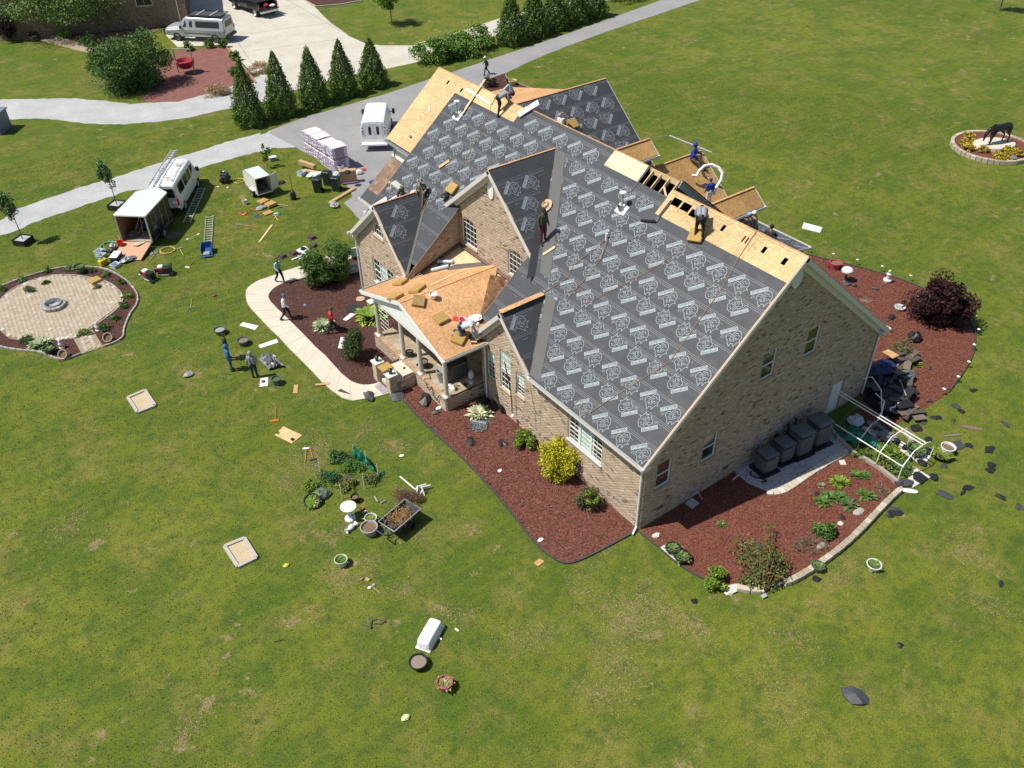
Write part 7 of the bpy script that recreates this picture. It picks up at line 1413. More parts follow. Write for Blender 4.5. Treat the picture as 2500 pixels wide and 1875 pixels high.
blades('hosta','striped hosta beside the black pot at the patio',cP(450,1120),130,.62,HOST,w=.35)
# gable side: stone edging, white pad with blocks, cooling units
stone_row('stone_edging','curved wall of tan blocks along the lawn edge of the gable bed','edging',smooth([c7(1900,865)]+stoneline[5:],2),.33,.25,.24,SM,skew=1);stone_row('stone_edging','short run of pale blocks left of the leggy shrub','edging',[c7(1370,915),c7(1480,940),c7(1600,945),c7(1680,950)],.42,.26,.2,SM,skew=1)
padp=[(6.15,.02)]+[c8(*q)for q in((330,680),(430,760),(590,832),(700,842),(830,765),(1000,645),(1150,555),(1280,492))]+[(12.2,-1.1),(11.6,.02)]
sheet('gravel_pad',padp,.05,m_ground('pale_gravel',(.40,.42,.44),(.52,.53,.54),.9,22,.6),.04);stone_row('stone_edging','pale block border along the cooling unit pad','edging',smooth([c8(590,840),c8(700,846),c8(830,768),c8(1000,650),c8(1150,560),c8(1285,495)],1),.30,.34,.10,[M_PAVW]+SM[1:2],skew=1)
ACM=mat((.085,.105,.11),.5,0,.1,2)
for i,(u,v,h,r,lb)in enumerate(((585,690,1.10,.48,'grey cooling unit nearest the front corner of the gable'),(730,600,1.12,.46,'grey cooling unit, second along the gable wall'),(870,540,1.42,.52,'tall grey cooling unit, third along the gable wall'),(1020,455,1.45,.54,'tall grey cooling unit nearest the gable door'))):
 p=c8(u,v);p=(p[0]+.20,p[1]+.28,.05);t=thing('cooling_unit',lb,'air conditioner',p,math.radians(-8),'cooling units along the gable wall');k=r
 MB().box((0,0,.04),(r*2.2,r*2.2,.08)).build('base_pad',M_BLACK,t);MB().box((0,0,h*.5),(r*1.8,r*1.8,h*.86),taper=1.06).build('casing',ACM,t,bevel=.20)
 MB().box((0,0,h*.93),(r*1.86,r*1.86,.17),taper=.95).build('grille_band',M_BLACK,t,bevel=.07);MB().box((0,0,h+.02),(r*1.86,r*1.86,.16),taper=.70).build('top_cover',ACM,t,bevel=.06)
 for sg in(-1,1):
  for x in range(-3,4):MB().box((x*r*.22,sg*r*.93,h*.93),(.025,.02,.14)).build('grille_slat',ACM,t)
  for y in range(-3,4):MB().box((sg*r*.93,y*r*.22,h*.93),(.02,.025,.14)).build('grille_slat',ACM,t)
 MB().box((r*.3,-r*.95,h*.95),(.10,.012,.05)).build('badge',M_GREY,t)
for x,z,lb in((7.4,1.0,'small grey disconnect box on the gable wall by the first cooling unit'),(9.0,1.1,'small grey disconnect box in the middle of the gable wall'),(11.2,1.3,'small grey disconnect box near the gable door')):lab(MB().box((x,-.08,z),(.2,.12,.3)).build('disconnect_box',M_GREY),lb,'electric box')
lab(MB().tube([(9.5,-.06,1.2),(9.5,-.16,1.2),(9.5,-.16,.1)],.04,6).build('conduit',M_BLACK),'black conduit on the gable wall behind the third cooling unit','pipe');lab(MB().tube([(10.0,-.06,1.35),(10.0,-.16,1.35),(10.0,-.16,.2)],.05,6).build('conduit',M_BLACK),'black conduit right of the first one on the gable wall','pipe')
lab(MB().beam(c8(310,730,.3),c8(440,615,.08),.05,.05).build('white_pipe',M_TRIM),'white pipe lying at the left of the cooling unit pad','pipe');flat('pale square drain cover in the shaded mulch',[(2.75,-.55),(3.25,-.5),(3.2,-.05),(2.72,-.12)],mat((.42,.45,.44),.7),.06,'drain_cover','cover',z=.02);lab(MB().tube([(3.3,-.05,.9),(3.35,-.25,.5),(3.5,-.4,.1)],.03,6).build('drain_hose',M_GREY),'grey drain hose at the gable wall above the cover','hose')
heap_rope('rubber_strap','black rubber strap curled on the pad by the first cooling unit',[c8(u,v,.07)for u,v in((460,660),(455,690),(500,710),(560,720),(590,745),(550,750))],.04,M_BLACK,'strap')
for i,(u,v,s,cols,lb)in enumerate(((1345,695,.32,GREEN,'left of the two green plants near the timber edge'),(1420,695,.30,GREEN,'right of the two green plants near the timber edge'),(1205,750,.42,LIME,'bright green plant in the middle of the gable bed'),(1190,800,.25,LIME,'small bright sprig below the bright green plant'),(1140,880,.42,GREEN,'green plant left of the pair in the gable bed'),(1215,870,.28,GREEN,'small green plant right of its larger neighbour'),(1070,920,.42,DARKG,'dark green plant at the left of the bed group'),(1430,865,.42,GREEN,'green plant among dry stems by the edging'),(1290,940,.42,[(.10,.16,.05),(.07,.12,.04)],'sprawling plant by the flat stone'),(210,1110,.22,GREEN,'tiny green plant alone on the left of the gable bed'),(1055,785,.2,[(.3,.32,.2),(.15,.2,.08)],'small grey plant at the left of the gable bed'))):blades('garden_plant',lb,c8(u,v,.02),60,s*1.1,cols,'green plants in the gable bed',spread=s*.3,w=.34)
p=c8(1065,1200);shrub('peony_bush','green bush with white flowers near the stone edging',p,(.55,.5,.35),1600,.13,GREEN,None,'shrub',zc=.32,stem=False);fl=foliage(bpy.data.objects['peony_bush'],np.array([[.3,-.2,.55],[.38,-.1,.5],[.25,-.3,.5],[-.1,.3,.6],[.4,-.25,.42]])+NR.normal(0,.02,(5,3)),.16,[(.7,.62,.55)],'flower',asp=.9)
for u,v,s,lb in((1000,1290,.8,'dry grey stems round the flowering bush'),(1560,850,.7,'dry brown stems at the right end of the gable bed'),(890,1300,.5,'dry twiggy stalks left of the flowering bush')):p=c8(u,v);shrub('dry_plant',lb,p,(s,s*.8,.2),500,.3,[(.26,.18,.12),(.20,.13,.09)],'dry stems in the gable bed','dry plant',zc=.12,stem=False,asp=.06)
def rock(label,p,r,m=STONEW,seed=0):return crumple('rock',label,p,r,m,'rock',r[1]*.7,n=9,seed=seed)
rock('long pale rock below the flowering bush',c8(1050,1290),(.30,.14),mat((.42,.38,.31),.9),seed=1);rock('flat pale rock with ridges near the stone edging',c8(1365,1005),(.32,.16),mat((.38,.36,.31),.9),seed=2);rock('round white rock in the gable bed',c8(1215,1105),(.15,.12),seed=3);flat('pale square slab fragment in the upper gable bed',[c8(1200,575),c8(1245,570),c8(1265,612),c8(1215,612)],M_PAVW,.05,'paving_slab','slab',z=.02);rock('large white rock right of the bright green corner bush',c7(1320,935),(.45,.22),seed=5);flat('white stone slab under the two black pots',[c7(510,460),c7(620,390),c7(700,480),c7(720,560),c7(760,640),c7(735,660),c7(610,545)],M_PAVW,.06,'stone_slab','slab',z=.01)
p=c7(1145,900);shrub('lime_shrub','bright lime green bush at the corner of the gable bed',(p[0]+.1,p[1]+.15),(.52,.52,.38),2600,.11,LIME,zc=.33)
# leggy arching shrub
p=c7(1690,960);t=thing('arching_shrub','leggy shrub with long arching branches leaning over the stone edging','shrub',p);pts=[];mb=MB()
for(u,v,h)in((1730,250,1.2),(1490,450,1.6),(1340,380,.9),(1280,480,.8),(1560,560,1.5),(1900,620,1.2),(1950,740,.9),(1520,720,.8),(1400,820,.5),(1650,640,1.9),(1780,620,1.7),(1700,500,2.0),(1840,760,1.1),(1610,820,.8)):
 e=Vector(c7(u,v,0))-Vector(p);e=Vector((e.x*.92,e.y*.92,h*.45));m_=e*.5+Vector((0,0,h*.42));mb.tube([(0,0,0),m_,e],[.03,.018,.006],5)
 for k in range(210):
  f=random.uniform(.25,1);a_=Vector((0,0,0)).lerp(m_,f).lerp(m_.lerp(e,f),f);pts.append(a_+Vector((random.gauss(0,.14),random.gauss(0,.14),random.gauss(0,.10))))
mb.build('branch',mat((.20,.08,.05),.8),t);foliage(t,pts,.15,[(.09,.15,.03),(.12,.18,.035),(.07,.12,.025),(.20,.12,.06)],'foliage',asp=.4)
for a,b,lb in(((1500,830),(1580,770),'bent silver flashing left of the leggy shrub'),((1770,900),(1880,830),'bent silver flashing right of the leggy shrub'),((1655,1005),(1710,975),'short silver flashing on the grass below the leggy shrub'),((1555,870),(1600,830),'cream flashing offcut left of the leggy shrub')):lab(MB().beam(c7(*a,.06),c7(*b,.14),.16,.04).build('flashing_piece',M_STEEL if 'silver' in lb else M_TRIM),lb,'flashing')
# timber edge, tunnel frame, tarps
tw=thing('timber_edging','weathered grey timber edging at the right of the gable bed','edging',c8(1690,780));q0=Vector(c8(1690,780));Q=[c8(1700,770),c8(1540,645),c8(1430,575),c8(1330,520),c8(1200,400),c8(1115,300)]
for a,b in zip(Q,Q[1:]):MB().beam(Vector(a)-q0+Vector((0,0,.1)),Vector(b)-q0+Vector((0,0,.1)),.16,.2).build('timber',M_GREYW,tw)
fr_=thing('tunnel_frame','white pipe frame of a plant tunnel standing by the gable door','garden frame',(12.9,-3.2,0));xs=(-1.2,1.35)
ys_=(1.8,.55,-.55,-1.75)
for i,y in enumerate(ys_):MB().tube([(xs[0],y,0),(xs[0]+.02,y,.85),(-.55,y,1.45),(.1,y-.05,1.55),(.75,y,1.3),(xs[1],y,.7),(xs[1],y,0)],.025,6).build('hoop',M_DGREY if i<2 else M_WHITE,fr_)
for x,z in((0,1.57),(.25,1.54),(xs[0],.85)):MB().tube([(x,3.1,z),(x,-1.8,z)],.028,6).build('rail',M_WHITE,fr_)
MB().tube([(.1,.6,1.55),(.9,.9,1.1),(1.5,1.6,1.9),(1.4,2.2,2.4),(1.2,2.5,2.2)],.02,5).build('bent_pipe',M_WHITE,fr_)
sd_=lambda pts,h,n,m_,lb,seed,name='tarp',cat='tarp':None
def drape(label,cr,pts,m,h=.15,seed=0,name='tarp',cat='tarp',N=10):
 rr=random.Random(seed);A,B_,C_,D=[Vector(cr(*p))for p in pts];V=[]
 for i in range(N+1):
  for j in range(N+1):a=A.lerp(B_,i/N);b=D.lerp(C_,i/N);q=a.lerp(b,j/N);V.append((q.x+rr.uniform(-.04,.04),q.y+rr.uniform(-.04,.04),.06+rr.uniform(0,h)*(.3+math.sin(math.pi*i/N))))
 return lab(MB().add(V,[(i*(N+1)+j,(i+1)*(N+1)+j,(i+1)*(N+1)+j+1,i*(N+1)+j+1)for i in range(N)for j in range(N)]).build(name,m),label,cat)
drape('green tarp under the white tunnel frame',cV,[(180,300),(560,420),(700,570),(270,470)],TEAL,.3,1);drape('grey plastic sheet strewn with felt under the tunnel frame',cV,[(540,280),(640,290),(880,470),(600,480)],mat((.20,.21,.22),.4),.12,2,'plastic_sheet','sheet');drape('pale blue plastic sheet edge between tarp and grey sheet',cV,[(490,345),(560,350),(650,430),(610,440)],mat((.42,.50,.52),.4),.16,3,'plastic_sheet','sheet');crumple('plastic_bag','bluish white plastic heap left of the grey sheet',cV(430,290),(.5,.4),mat((.40,.46,.55),.4),'bag',.4,seed=71)
for pts,lb in(([(860,560),(900,500),(1160,620),(1080,710),(1040,680)],'pale paving slabs under the far end of the tunnel frame'),([(960,770),(1020,735),(1155,820),(985,920),(930,850)],'pale paving slabs at the outer end of the tunnel frame'),([(845,520),(870,470),(920,500),(890,550)],'small pale slab next to the grey sheet')):flat(lb,[cV(*q)for q in pts],M_PAVW,.05,'paving_slab','slab')
for a,b,lb in(((900,380),(990,475),'weathered plank at the end of the grey sheet'),((830,860),(880,930),'short timber at the end of the gable bed')):lab(MB().beam(cV(*a,.08),cV(*b,.08),.14,.1).build('plank',M_GREYW),lb,'plank')
crumple('white_plastic','white bent plastic pipe on the grass by the edging end',c8(1790,830),(.45,.14),M_WHITE,'plastic',.12,seed=72,rz=-.9);scrap('black shingle on the outer paving slab',cV,1045,830,.7,.9,301,M_BLACK,z=.08);scrap('black shingle on the far paving slab',cV,1080,690,.4,.6,302,M_BLACK,z=.08);scrap('black bag heap by the end of the tunnel frame',cV,880,880,.6,1.0,303,M_DGREY,h=.25)
for i,(u,v)in enumerate(((630,375),(690,470),(820,485),(330,440),(450,440),(560,530),(700,690),(740,710),(900,690),(790,600),(910,540),(940,640),(600,350),(1030,340),(1190,820))):scrap('black shingle scrap lying under the tunnel frame',cV,u,v,random.uniform(.25,.5),random.uniform(.3,.6),310+i,M_BLACK,z=.2 if i<6 else .06,group='black scraps under the tunnel frame')
for u,v,s,cols,lb in((750,620,.6,LIME,'green weeds below the middle of the tunnel frame'),(870,740,.5,GREEN,'green weeds by the outer hoop'),(690,690,.45,[(.2,.2,.06),(.12,.16,.04)],'yellow weeds by the lower slab'),(330,380,.4,DARKG,'weeds beside the green tarp'),(480,600,.5,DARKG,'dark weeds between tarp and timber edge')):p=cV(u,v);shrub('weed_clump',lb,p,(s,s,.2),900,.13,cols,'weeds under the tunnel frame','plant',zc=.14,stem=False)
drape('silver grey crumpled tarp beside the person in the grey hoodie',c5,[(580,530),(740,475),(860,610),(690,645)],TARP,.34,33)
# debris heap of stripped shingles at the rear corner
rr=random.Random(5);kind(drape('x',c9,[(1130,1330),(1230,1000),(1600,1250),(1350,1480)],m_ground('felt_heap',(.012,.016,.020),(.03,.034,.038),1.2,12,.5),.5,9,'felt_heap',N=16),'stuff')
for k in('label','category'):del bpy.data.objects['felt_heap'][k]
HM=[mat(c,.8,0,.2,5)for c in((.13,.10,.075),(.17,.135,.10),(.09,.075,.06),(.05,.05,.05),(.10,.13,.12))]
def heapbit(lb,u,v,l,w,rz,m,z,gp='old shingle strips in the debris heap'):
 p=c9(u,v,0);o=MB().box((0,0,0),(l,w,.05)).build('shingle_strip',m,None,(p[0],p[1],z));o.rotation_euler=(rr.uniform(-.25,.25),rr.uniform(-.25,.25),rz);lab(o,lb,'shingle',gp)
for i in range(15):heapbit('brown torn shingle strip lying in the debris heap',rr.uniform(1370,1560),rr.uniform(960,1230),rr.uniform(.7,1.3),rr.uniform(.25,.42),rr.uniform(-.4,.5),HM[rr.randrange(3)],.15+rr.random()*.5)
for i in range(9):heapbit('brown shingle strip at the lower end of the heap',rr.uniform(1430,1600),rr.uniform(1400,1480),rr.uniform(.5,1.1),rr.uniform(.2,.35),rr.uniform(-.6,.3),HM[rr.randrange(4)],.1+rr.random()*.25,'shingle strips at the edge of the debris heap')
for i in range(16):heapbit('black shingle strip on the felt heap',rr.uniform(1180,1500),rr.uniform(1150,1450),rr.uniform(.5,1.2),rr.uniform(.3,.6),rr.uniform(0,3),M_BLACK if i%2 else M_FELTD,.45+rr.random()*.2,'black strips on the debris heap')
heapbit('orange sheathing offcut on top of the debris heap',1335,1000,.9,.4,1.2,M_OSBO,.7,None);crumple('blue_tarp','dark blue tarp crumpled on the debris heap at the wall',c9(1290,1060,.2),(.9,.6),mat((.015,.025,.10),.5),'tarp',.5,seed=73);crumple('felt_heap_piece','greenish felt bundle in the debris heap',c9(1500,1110,.2),(.6,.35),HM[4],'roofing scrap',.3,seed=74)
heap_rope('white_strap','white bent plastic strip lying on the black felt heap',[c9(u,v,.75)for u,v in((1235,1245),(1270,1275),(1310,1310),(1290,1400),(1250,1480))],.035,M_WHITE,'plastic strip');heap_rope('white_strap','short white curved strip right of the longer one',[c9(u,v,.6)for u,v in((1430,1325),(1395,1360),(1360,1370),(1365,1390))],.04,M_WHITE,'plastic strip');lab(MB().tube([c9(1440,1130,.7),c9(1495,1265,.55)],.03,5).build('stick',M_GREYW),'grey stick lying across the shingle heap','stick')
for i,(u,v,s,lb)in enumerate(((985,330,.7,'dark roofing scrap near the white globe stand'),(1060,345,.4,'grey scrap right of the dark roofing scrap'),(1235,370,.5,'black twisted scrap in the upper rear bed'),(1370,610,.6,'thin black strip in the rear bed'),(1690,1040,.4,'black torn piece right of the shingle heap'),(1640,665,.3,'black scrap left of the purple maple'),(1690,1320,.4,'grey scrap at the lower rim of the rear bed'),(1340,910,.5,'dark scrap below the ornamental grass'))):scrap(lb,c9,u,v,s*.6,s,400+i,M_BLACK if i%2 else M_FELTD,z=.04,h=.1)
heap_rope('black_strip','thin black strip crossing the mulch behind the gable',[c9(u,v,.05)for u,v in((1075,425),(1130,430),(1190,455),(1240,470))],.03,M_BLACK,'strip');flat('pale dug out soil patch behind the gable',[c9(u,v)for u,v in((1090,450),(1150,455),(1210,470),(1180,490),(1120,480))],M_DIRT,.03,'soil_patch','soil',z=.02)
t=thing('globe_lamp','white globe on a dark stand in the rear mulch bed','globe lamp',c9(975,300));MB().lathe([(.2,0),(.08,.1),(.06,.5),(.1,.6)],12).build('stand',M_DGREY,t);MB().ball((0,0,.78),(.36,.36,.22),14).build('globe',M_WHITE,t)
t=thing('garden_statue','small white garden statue in the rear mulch bed','statue',c9(1330,310));MB().lathe([(.2,0),(.26,.2),(.24,.24),(.12,.26),(.12,.5),(.16,.62),(.08,.70),(0,.7)],12).build('figure',M_TRIM,t);MB().ball((0,0,.80),.11,8).build('flower_top',mat((.55,.48,.22),.7),t)
crumple('rubbish_bag','black rubbish bag with an orange top by the ornamental grass',c9(1555,800),(.42,.36),M_BLACK,'bag',.55,seed=75);pot('large black pot behind the purple maple',c9(1935,670),.48,.5,M_BLACK);pole('stick','thin dark stick leaning by the white bowl',c9(1435,490),c9(1405,540),.02,M_DGREY,'stick');crumple('red_can','dark red watering can beside the pink pot',c9(850,180),(.2,.16),mat((.25,.01,.02),.5),'can',.34,seed=76);pole('strip','dark plank lying in the mulch right of the gable roof',c9(1320,640),c9(1410,605),.06,M_DGREY,'plank')
blades('garden_plant','lime sprig below the shingle heap',c9(1570,1000),60,.5,LIME,spread=.2)
LP=[(870,115,'by the pink pot'),(1070,165,'right of the pink pot'),(1280,220,'behind the white statue'),(1518,300,'left of the purple maple'),(2065,640,'right of the purple maple'),(2088,755,'at the rightmost rim of the rear bed'),(2050,885,'below the rightmost rim'),(2005,1030,'at the lower right rim of the rear bed'),(1915,1155,'above the scattered shingles'),(1795,1260,'nearest the debris heap'),(665,60,'at the gable peak')]
for u,v,w in LP:t=thing('path_light','small solar path light '+w,'garden light',c9(u,v),0,'solar lights round the rear bed');MB().tube([(0,0,0),(0,0,.36)],.012,5).build('stake',M_DGREY,t);MB().lathe([(.04,.34),(.05,.42),(.09,.43),(.0,.47)],10).build('lamp_head',M_WHITE,t)
quadflat('long white trim panel on the lawn behind the ridge',crop(1750,500,320),[(1465,310),(1780,395),(1740,480),(1435,405)],M_WHITE,.05,name='trim_panel',cat='trim')
# small path bed behind the garage: low shrub
p=cE(840,235);shrub('bare_shrub','brown bare shrub behind the garage ridge',p,(1.0,.8,.5),900,.2,[(.12,.08,.06),(.09,.07,.05)],zc=.4,stem=False)
# horse statue in its raised round bed
cH=crop(2260,250,240);C0=Vector(cH(1480,1050));ring=[]
for i in range(44):a=i*2*math.pi/44;ring.append((C0.x+2.95*math.cos(a),C0.y+2.95*math.sin(a)))
sheet('raised_bed',ring,.25,M_MULCH);stone_row('stone_ring','round tan block wall of the raised horse bed','planter',ring+[ring[0]],.42,.28,.34,SM,skew=.5)
t=thing('stone_plinth','low oval concrete plinth under the horse statue','plinth',C0+Vector((.05,-.05,.2)),.1);MB().lathe([(1,0),(.97,.28),(.94,.32),(0,.32)],30,sx=1.75,sy=1.15,R=RZ(-.6)).build('plinth',M_WALK,t)
for(u,v),s,lb in(((960,830),.5,'yellow flower clump at the back left of the horse bed'),((880,960),.52,'yellow flower clump at the left of the horse bed'),((960,1080),.42,'small yellow flower clump at the left front of the horse bed'),((1290,1110),.42,'pale yellow flower clump in front of the plinth'),((1700,1270),.62,'large yellow flower clump at the front of the horse bed'),((1830,1130),.42,'cream flower clump right of the plinth'),((2040,1190),.5,'orange yellow flower clump at the right of the horse bed')):
 p=cH(u,v,.25);shrub('flower_clump',lb,p,(s,s,.26),1100,.15,[(.10,.18,.03),(.13,.2,.04),(.55,.34,.01),(.62,.42,.02),(.50,.28,.01),(.60,.5,.15)],'yellow flowers round the horse statue','flowers',zc=.24,stem=False)
crumple('rock','grey boulder in the front of the horse bed',cH(1960,1290,.25),(.36,.28),mat((.22,.20,.18),.9),'rock',.35,seed=81)
for u,v,lb in((1320,735,'small spotlight by the nose of the horse statue'),(1920,850,'small spotlight behind the horse statue')):lab(MB().lathe([(.0,0),(.05,.02),(.09,.16),(.0,.14)],10).build('spotlight',M_STEEL,None,cH(u,v,.26)),lb,'spotlight')
# ---- things on the roof
RN=NF.to_track_quat('Z','Y').to_matrix();RNf=Matrix((Vector((0,1,0)),Vector((-1,0,-MR)).normalized(),NF)).transposed()
def on(u,v,h=.0):return Vector(plane(u,v,(-MR,0,1),HE+MR*EX))+NF*(h+.03)
def r8(u,v,h=0):return on(860+u*200/2212,360+v*200/2212,h)
def r9(u,v,h=0):return on(940+u*660/2212,140+v*660/2212,h)
def r14(u,v,h=0):return on(1400+u*600/2212,320+v*600/2212,h)
r12=lambda u,v,h=0:on(1250+u*640/2212,880+v*640/2212,h)
ROPE=mat((.30,.21,.12),.8);OR_=mat((.36,.14,.06),.7)
heap_rope('safety_rope','long tan rope from the right ridge down to the front gutter',[r14(1650,905,.02),r14(1510,1110),r14(1330,1430),r12(1330,15),r12(1010,215),r12(840,322),r12(650,450),r12(605,465),r12(580,435),r12(600,360),r12(570,330),r12(510,380),r12(490,408)],.016,ROPE)
heap_rope('safety_rope','tan rope tied to the white vent pipe running down left',[r14(318,975,.12),r14(250,1150),r14(130,1310),r14(0,1445),r14(-60,1530)],.016,ROPE);heap_rope('safety_rope','second tan rope from the white vent pipe toward the small gable',[r14(290,985,.1),r14(0,1215),r9(1500,1800),on(1300,735),on(1265,757),on(1230,768)],.016,ROPE)
heap_rope('safety_rope','tan rope hanging from the garage ridge to the foam pad',[r9(905,330,.03),r9(870,410),r9(800,590),r9(700,770),r9(640,880),r9(560,1020)],.016,ROPE);heap_rope('orange_cord','thin orange cord lying loosely across the right slope',[r14(1050,1010),r14(950,1080),r14(800,1190),r14(640,1290),r14(400,1410),r14(180,1525),r14(90,1515),r14(60,1460),r14(30,1420)],.010,OR_)
heap_rope('safety_rope','tan rope lying in the valley beside the left gable',[on(1046,485,.03),on(1025,530,.03),on(1013,580,.03),on(1006,605,.04)],.018,ROPE)
def strip(lb,a,b,w=.13,m=M_LUMB,h=.02):return lab(MB().beam(a,b,w,h,up=NF).build('board_strip',m),lb,'board')
strip('short pale board lying on the slope above the big gable',r9(445,905,.03),r9(530,848,.03),.2,M_OSB);strip('short pale board beside the man in green',r9(1297,1618,.03),r9(1395,1555,.03));strip('long pale board lying over the garage ridge',r9(640,468,.06),r9(828,190,.10),.16);strip('white strip lying along the garage ridge sheathing',r9(665,265,.03),r9(870,385,.03),.14,M_WHITE);strip('white paper strip on the far left sheathing',r9(362,400,.03),r9(372,440,.03),.10,M_WHITE)
crumple('shingle_tab','brown shingle tab on the far left sheathing',r9(212,652,.0),(.12,.16),MSH[1],'roofing scrap',.05,seed=91)
pad('brown foam pad lying above the left eave of the big gable',r9(560,1080,.02),0,R=RNf);crumple('felt_heap_piece','black crumpled felt at the left eave of the big gable',r9(500,1145),(.35,.25),M_BLACK,'roofing scrap',.2,seed=92)
Rb=RNf@RZ(1.0)
bundle('lilac shingle bundle lying at the left gable ridge, lower one',r8(770,1590,.12),Rb);bundle('lilac shingle bundle next to the bending man',r8(1130,1500,.12),Rb)
bl_=MB();a=r9(1195,440,.02);b=r9(1165,470,.02)
bundle('lilac shingle bundle draped over the main ridge',r9(1185,432,.03),Rb)
crumple('cloth_bag','white cloth bag between the two men on the left slope',r8(1670,1235),(.22,.16),M_WHITE,'bag',.16,seed=93);pole('hammer','red handled tool beside the white bag on the roof',(0,0),(1,0),.02,RED,'tool');o=[x for x in COL.objects if x.name.startswith('hammer')and x.get('label','').startswith('red handled')][-1];o.location=r8(1480,1305,.02);o.rotation_euler=(RNf@RZ(2.6)).to_euler();o.scale=(.6,1,1)
t=thing('straw_hat','tan straw hat lying in the valley above the man in green','hat',r9(1325,1220,.08));MB().lathe([(.36,0),(.22,.02),(.17,.14),(.12,.16),(.08,.06),(0,.05)],20,R=RN).build('hat',mat((.50,.36,.22),.8),t)
flat('white paper scrap on the felt left of the pipe',[tuple(r9(1485,1250))[:2],tuple(r9(1495,1235))[:2],tuple(r9(1500,1242))[:2]],M_WHITE,.01,'paper_scrap','litter',z=r9(1490,1243).z-.01)
# porch roof clutter
c66=lambda u,v:(860+u*480/2212,640+v*480/2212)
def pR(u,v,h=0):q=c66(u,v);return Vector(plane(q[0],q[1],(0,-ps,1),zr_-ps*yr))+Vector((0,-ps,1)).normalized()*(h+.012)
def pL(u,v,h=0):q=c66(u,v);return Vector(plane(q[0],q[1],(0,ps,1),zr_+ps*yr))+Vector((0,ps,1)).normalized()*(h+.012)
RR_=Matrix.Rotation(math.atan(ps),3,'X');RL_=Matrix.Rotation(-math.atan(ps),3,'X')
pad('upper left foam pad on the far slope of the porch roof',pL(545,245),0,R=RL_@RZ(.5));pad('right hand foam pad on the far slope of the porch roof',pL(735,320),0,R=RL_@RZ(.6),l=.95);pad('foam pad at the front edge of the far porch slope',pL(490,405),0,R=RL_@RZ(.4));pad('square foam pad in the middle of the near porch slope',pR(995,640),0,R=RR_@RZ(.1));pad('round cornered mottled foam pad near the porch ridge',pR(745,450),0,R=RR_@RZ(.9),m=mat((.33,.22,.08),.95,0,.5,5));pad('foam pad under the kneeling man on the porch roof',pR(1195,870),0,R=RR_@RZ(.6))
def rbucket(lb,p,m,fill,r=.15,h=.32):t=pot(lb,p,r,h,m,None,fill,name='bucket',cat='bucket');t.rotation_euler=RR_.to_euler();return t
rbucket('square white bucket on the near porch slope',pR(905,400),M_WHITE,M_WHITE,.19);rbucket('white bucket with red inside next to the kneeling man',pR(1232,680),M_WHITE,mat((.5,.02,.08),.5),.18,.26);o=MB().lathe([(0,.03),(.2,.03),(.2,0)],4).build('round_lid',mat((.62,.05,.03),.5),None,pR(1165,640));lab(o,'red lid beside the white bucket on the porch roof','lid');o.rotation_euler=RR_.to_euler()
crumple('foam_sheet','white plastic sack behind the kneeling man on the porch roof',pR(1375,650),(.45,.3),M_WHITE,'sack',.2,seed=95)
sh=lambda u,v,h=0:Vector(plane(840+u*500/2212,400+v*500/2212,(-.343,0,1),3.62+.343*.35))+Vector((0,0,h))
for a,b,lb in(((1015,1070),(1180,1075),'upper roll of underlayment on the porch roof'),((945,1165),(1130,1120),'lower roll of underlayment on the porch roof')):lab(MB().tube([sh(*a,.1),sh(*b,.1)],.10,12).build('felt_roll',mat((.50,.55,.60),.5)),lb,'roll')
V=[sh(1020,1085,.06),sh(1150,1085,.06),sh(1120,1125,.05),sh(985,1150,.05)];lab(MB().slab(V[::-1],(-.3,0,1),.01).build('felt_sheet',M_FELTD),'dark felt sheet unrolled between the two rolls','sheet')
lab(MB().slab([sh(1150,1110,.03),sh(1200,1090,.03),sh(1560,1060,.03),sh(1530,1110,.03),sh(1330,1150,.03),sh(1110,1150,.03)][::-1],(-.3,0,1),.01).build('old_felt',mat((.12,.10,.085),.8,0,.45,3)),'stained old underlayment left on the shed roof','underlayment');lab(MB().beam(pL(885,262,.02),pL(1290,80,.02),.12,.02).build('plywood_strip',M_LUMB),'long thin plywood strip along the porch ridge','board');crumple('flashing_heap','white and black flashing heap in the corner below the left gable',sh(760,1190),(.4,.25),M_WHITE,'flashing',.15,seed=96);crumple('felt_heap_piece','black felt lump beside the side wall flashing',sh(800,1165),(.22,.2),M_BLACK,'roofing scrap',.25,seed=97)
t=thing('plastic_chair','white plastic chair at the window beside the porch roof','chair',(-.55,22.9,0));MB().box((0,0,.42),(.5,.5,.05)).build('seat',M_TRIM,t);MB().box((.22,0,.72),(.04,.5,.5)).build('backrest',M_TRIM,t);[MB().tube([(x,y,0),(x,y,.42)],.03,5).build('leg',M_TRIM,t)for x in(-.2,.2)for y in(-.2,.2)]
# rotted corner of the porch roof: hole painted as a flat dark patch, torn boards
mb=MB();q=[pR(1310,830,.012),pR(1390,770,.012),pR(1500,880,.012),pR(1430,915,.012),pR(1340,930,.012)];mb.add(q,[(0,1,2,3,4)]if(q[1]-q[0]).cross(q[2]-q[0]).z>0 else[(4,3,2,1,0)]);mb.build('rotten_hole_patch',mat((.05,.025,.015),.95,0,.5,4),pr)
for a,b,w in(((1345,830),(1420,880),.16),((1440,850),(1490,870),.14),((1330,900),(1400,905),.1),((1400,800),(1450,830),.12)):MB().beam(pR(*a,.03),pR(*b,.05),w,.02).build('torn_board',M_LUMB,pr)
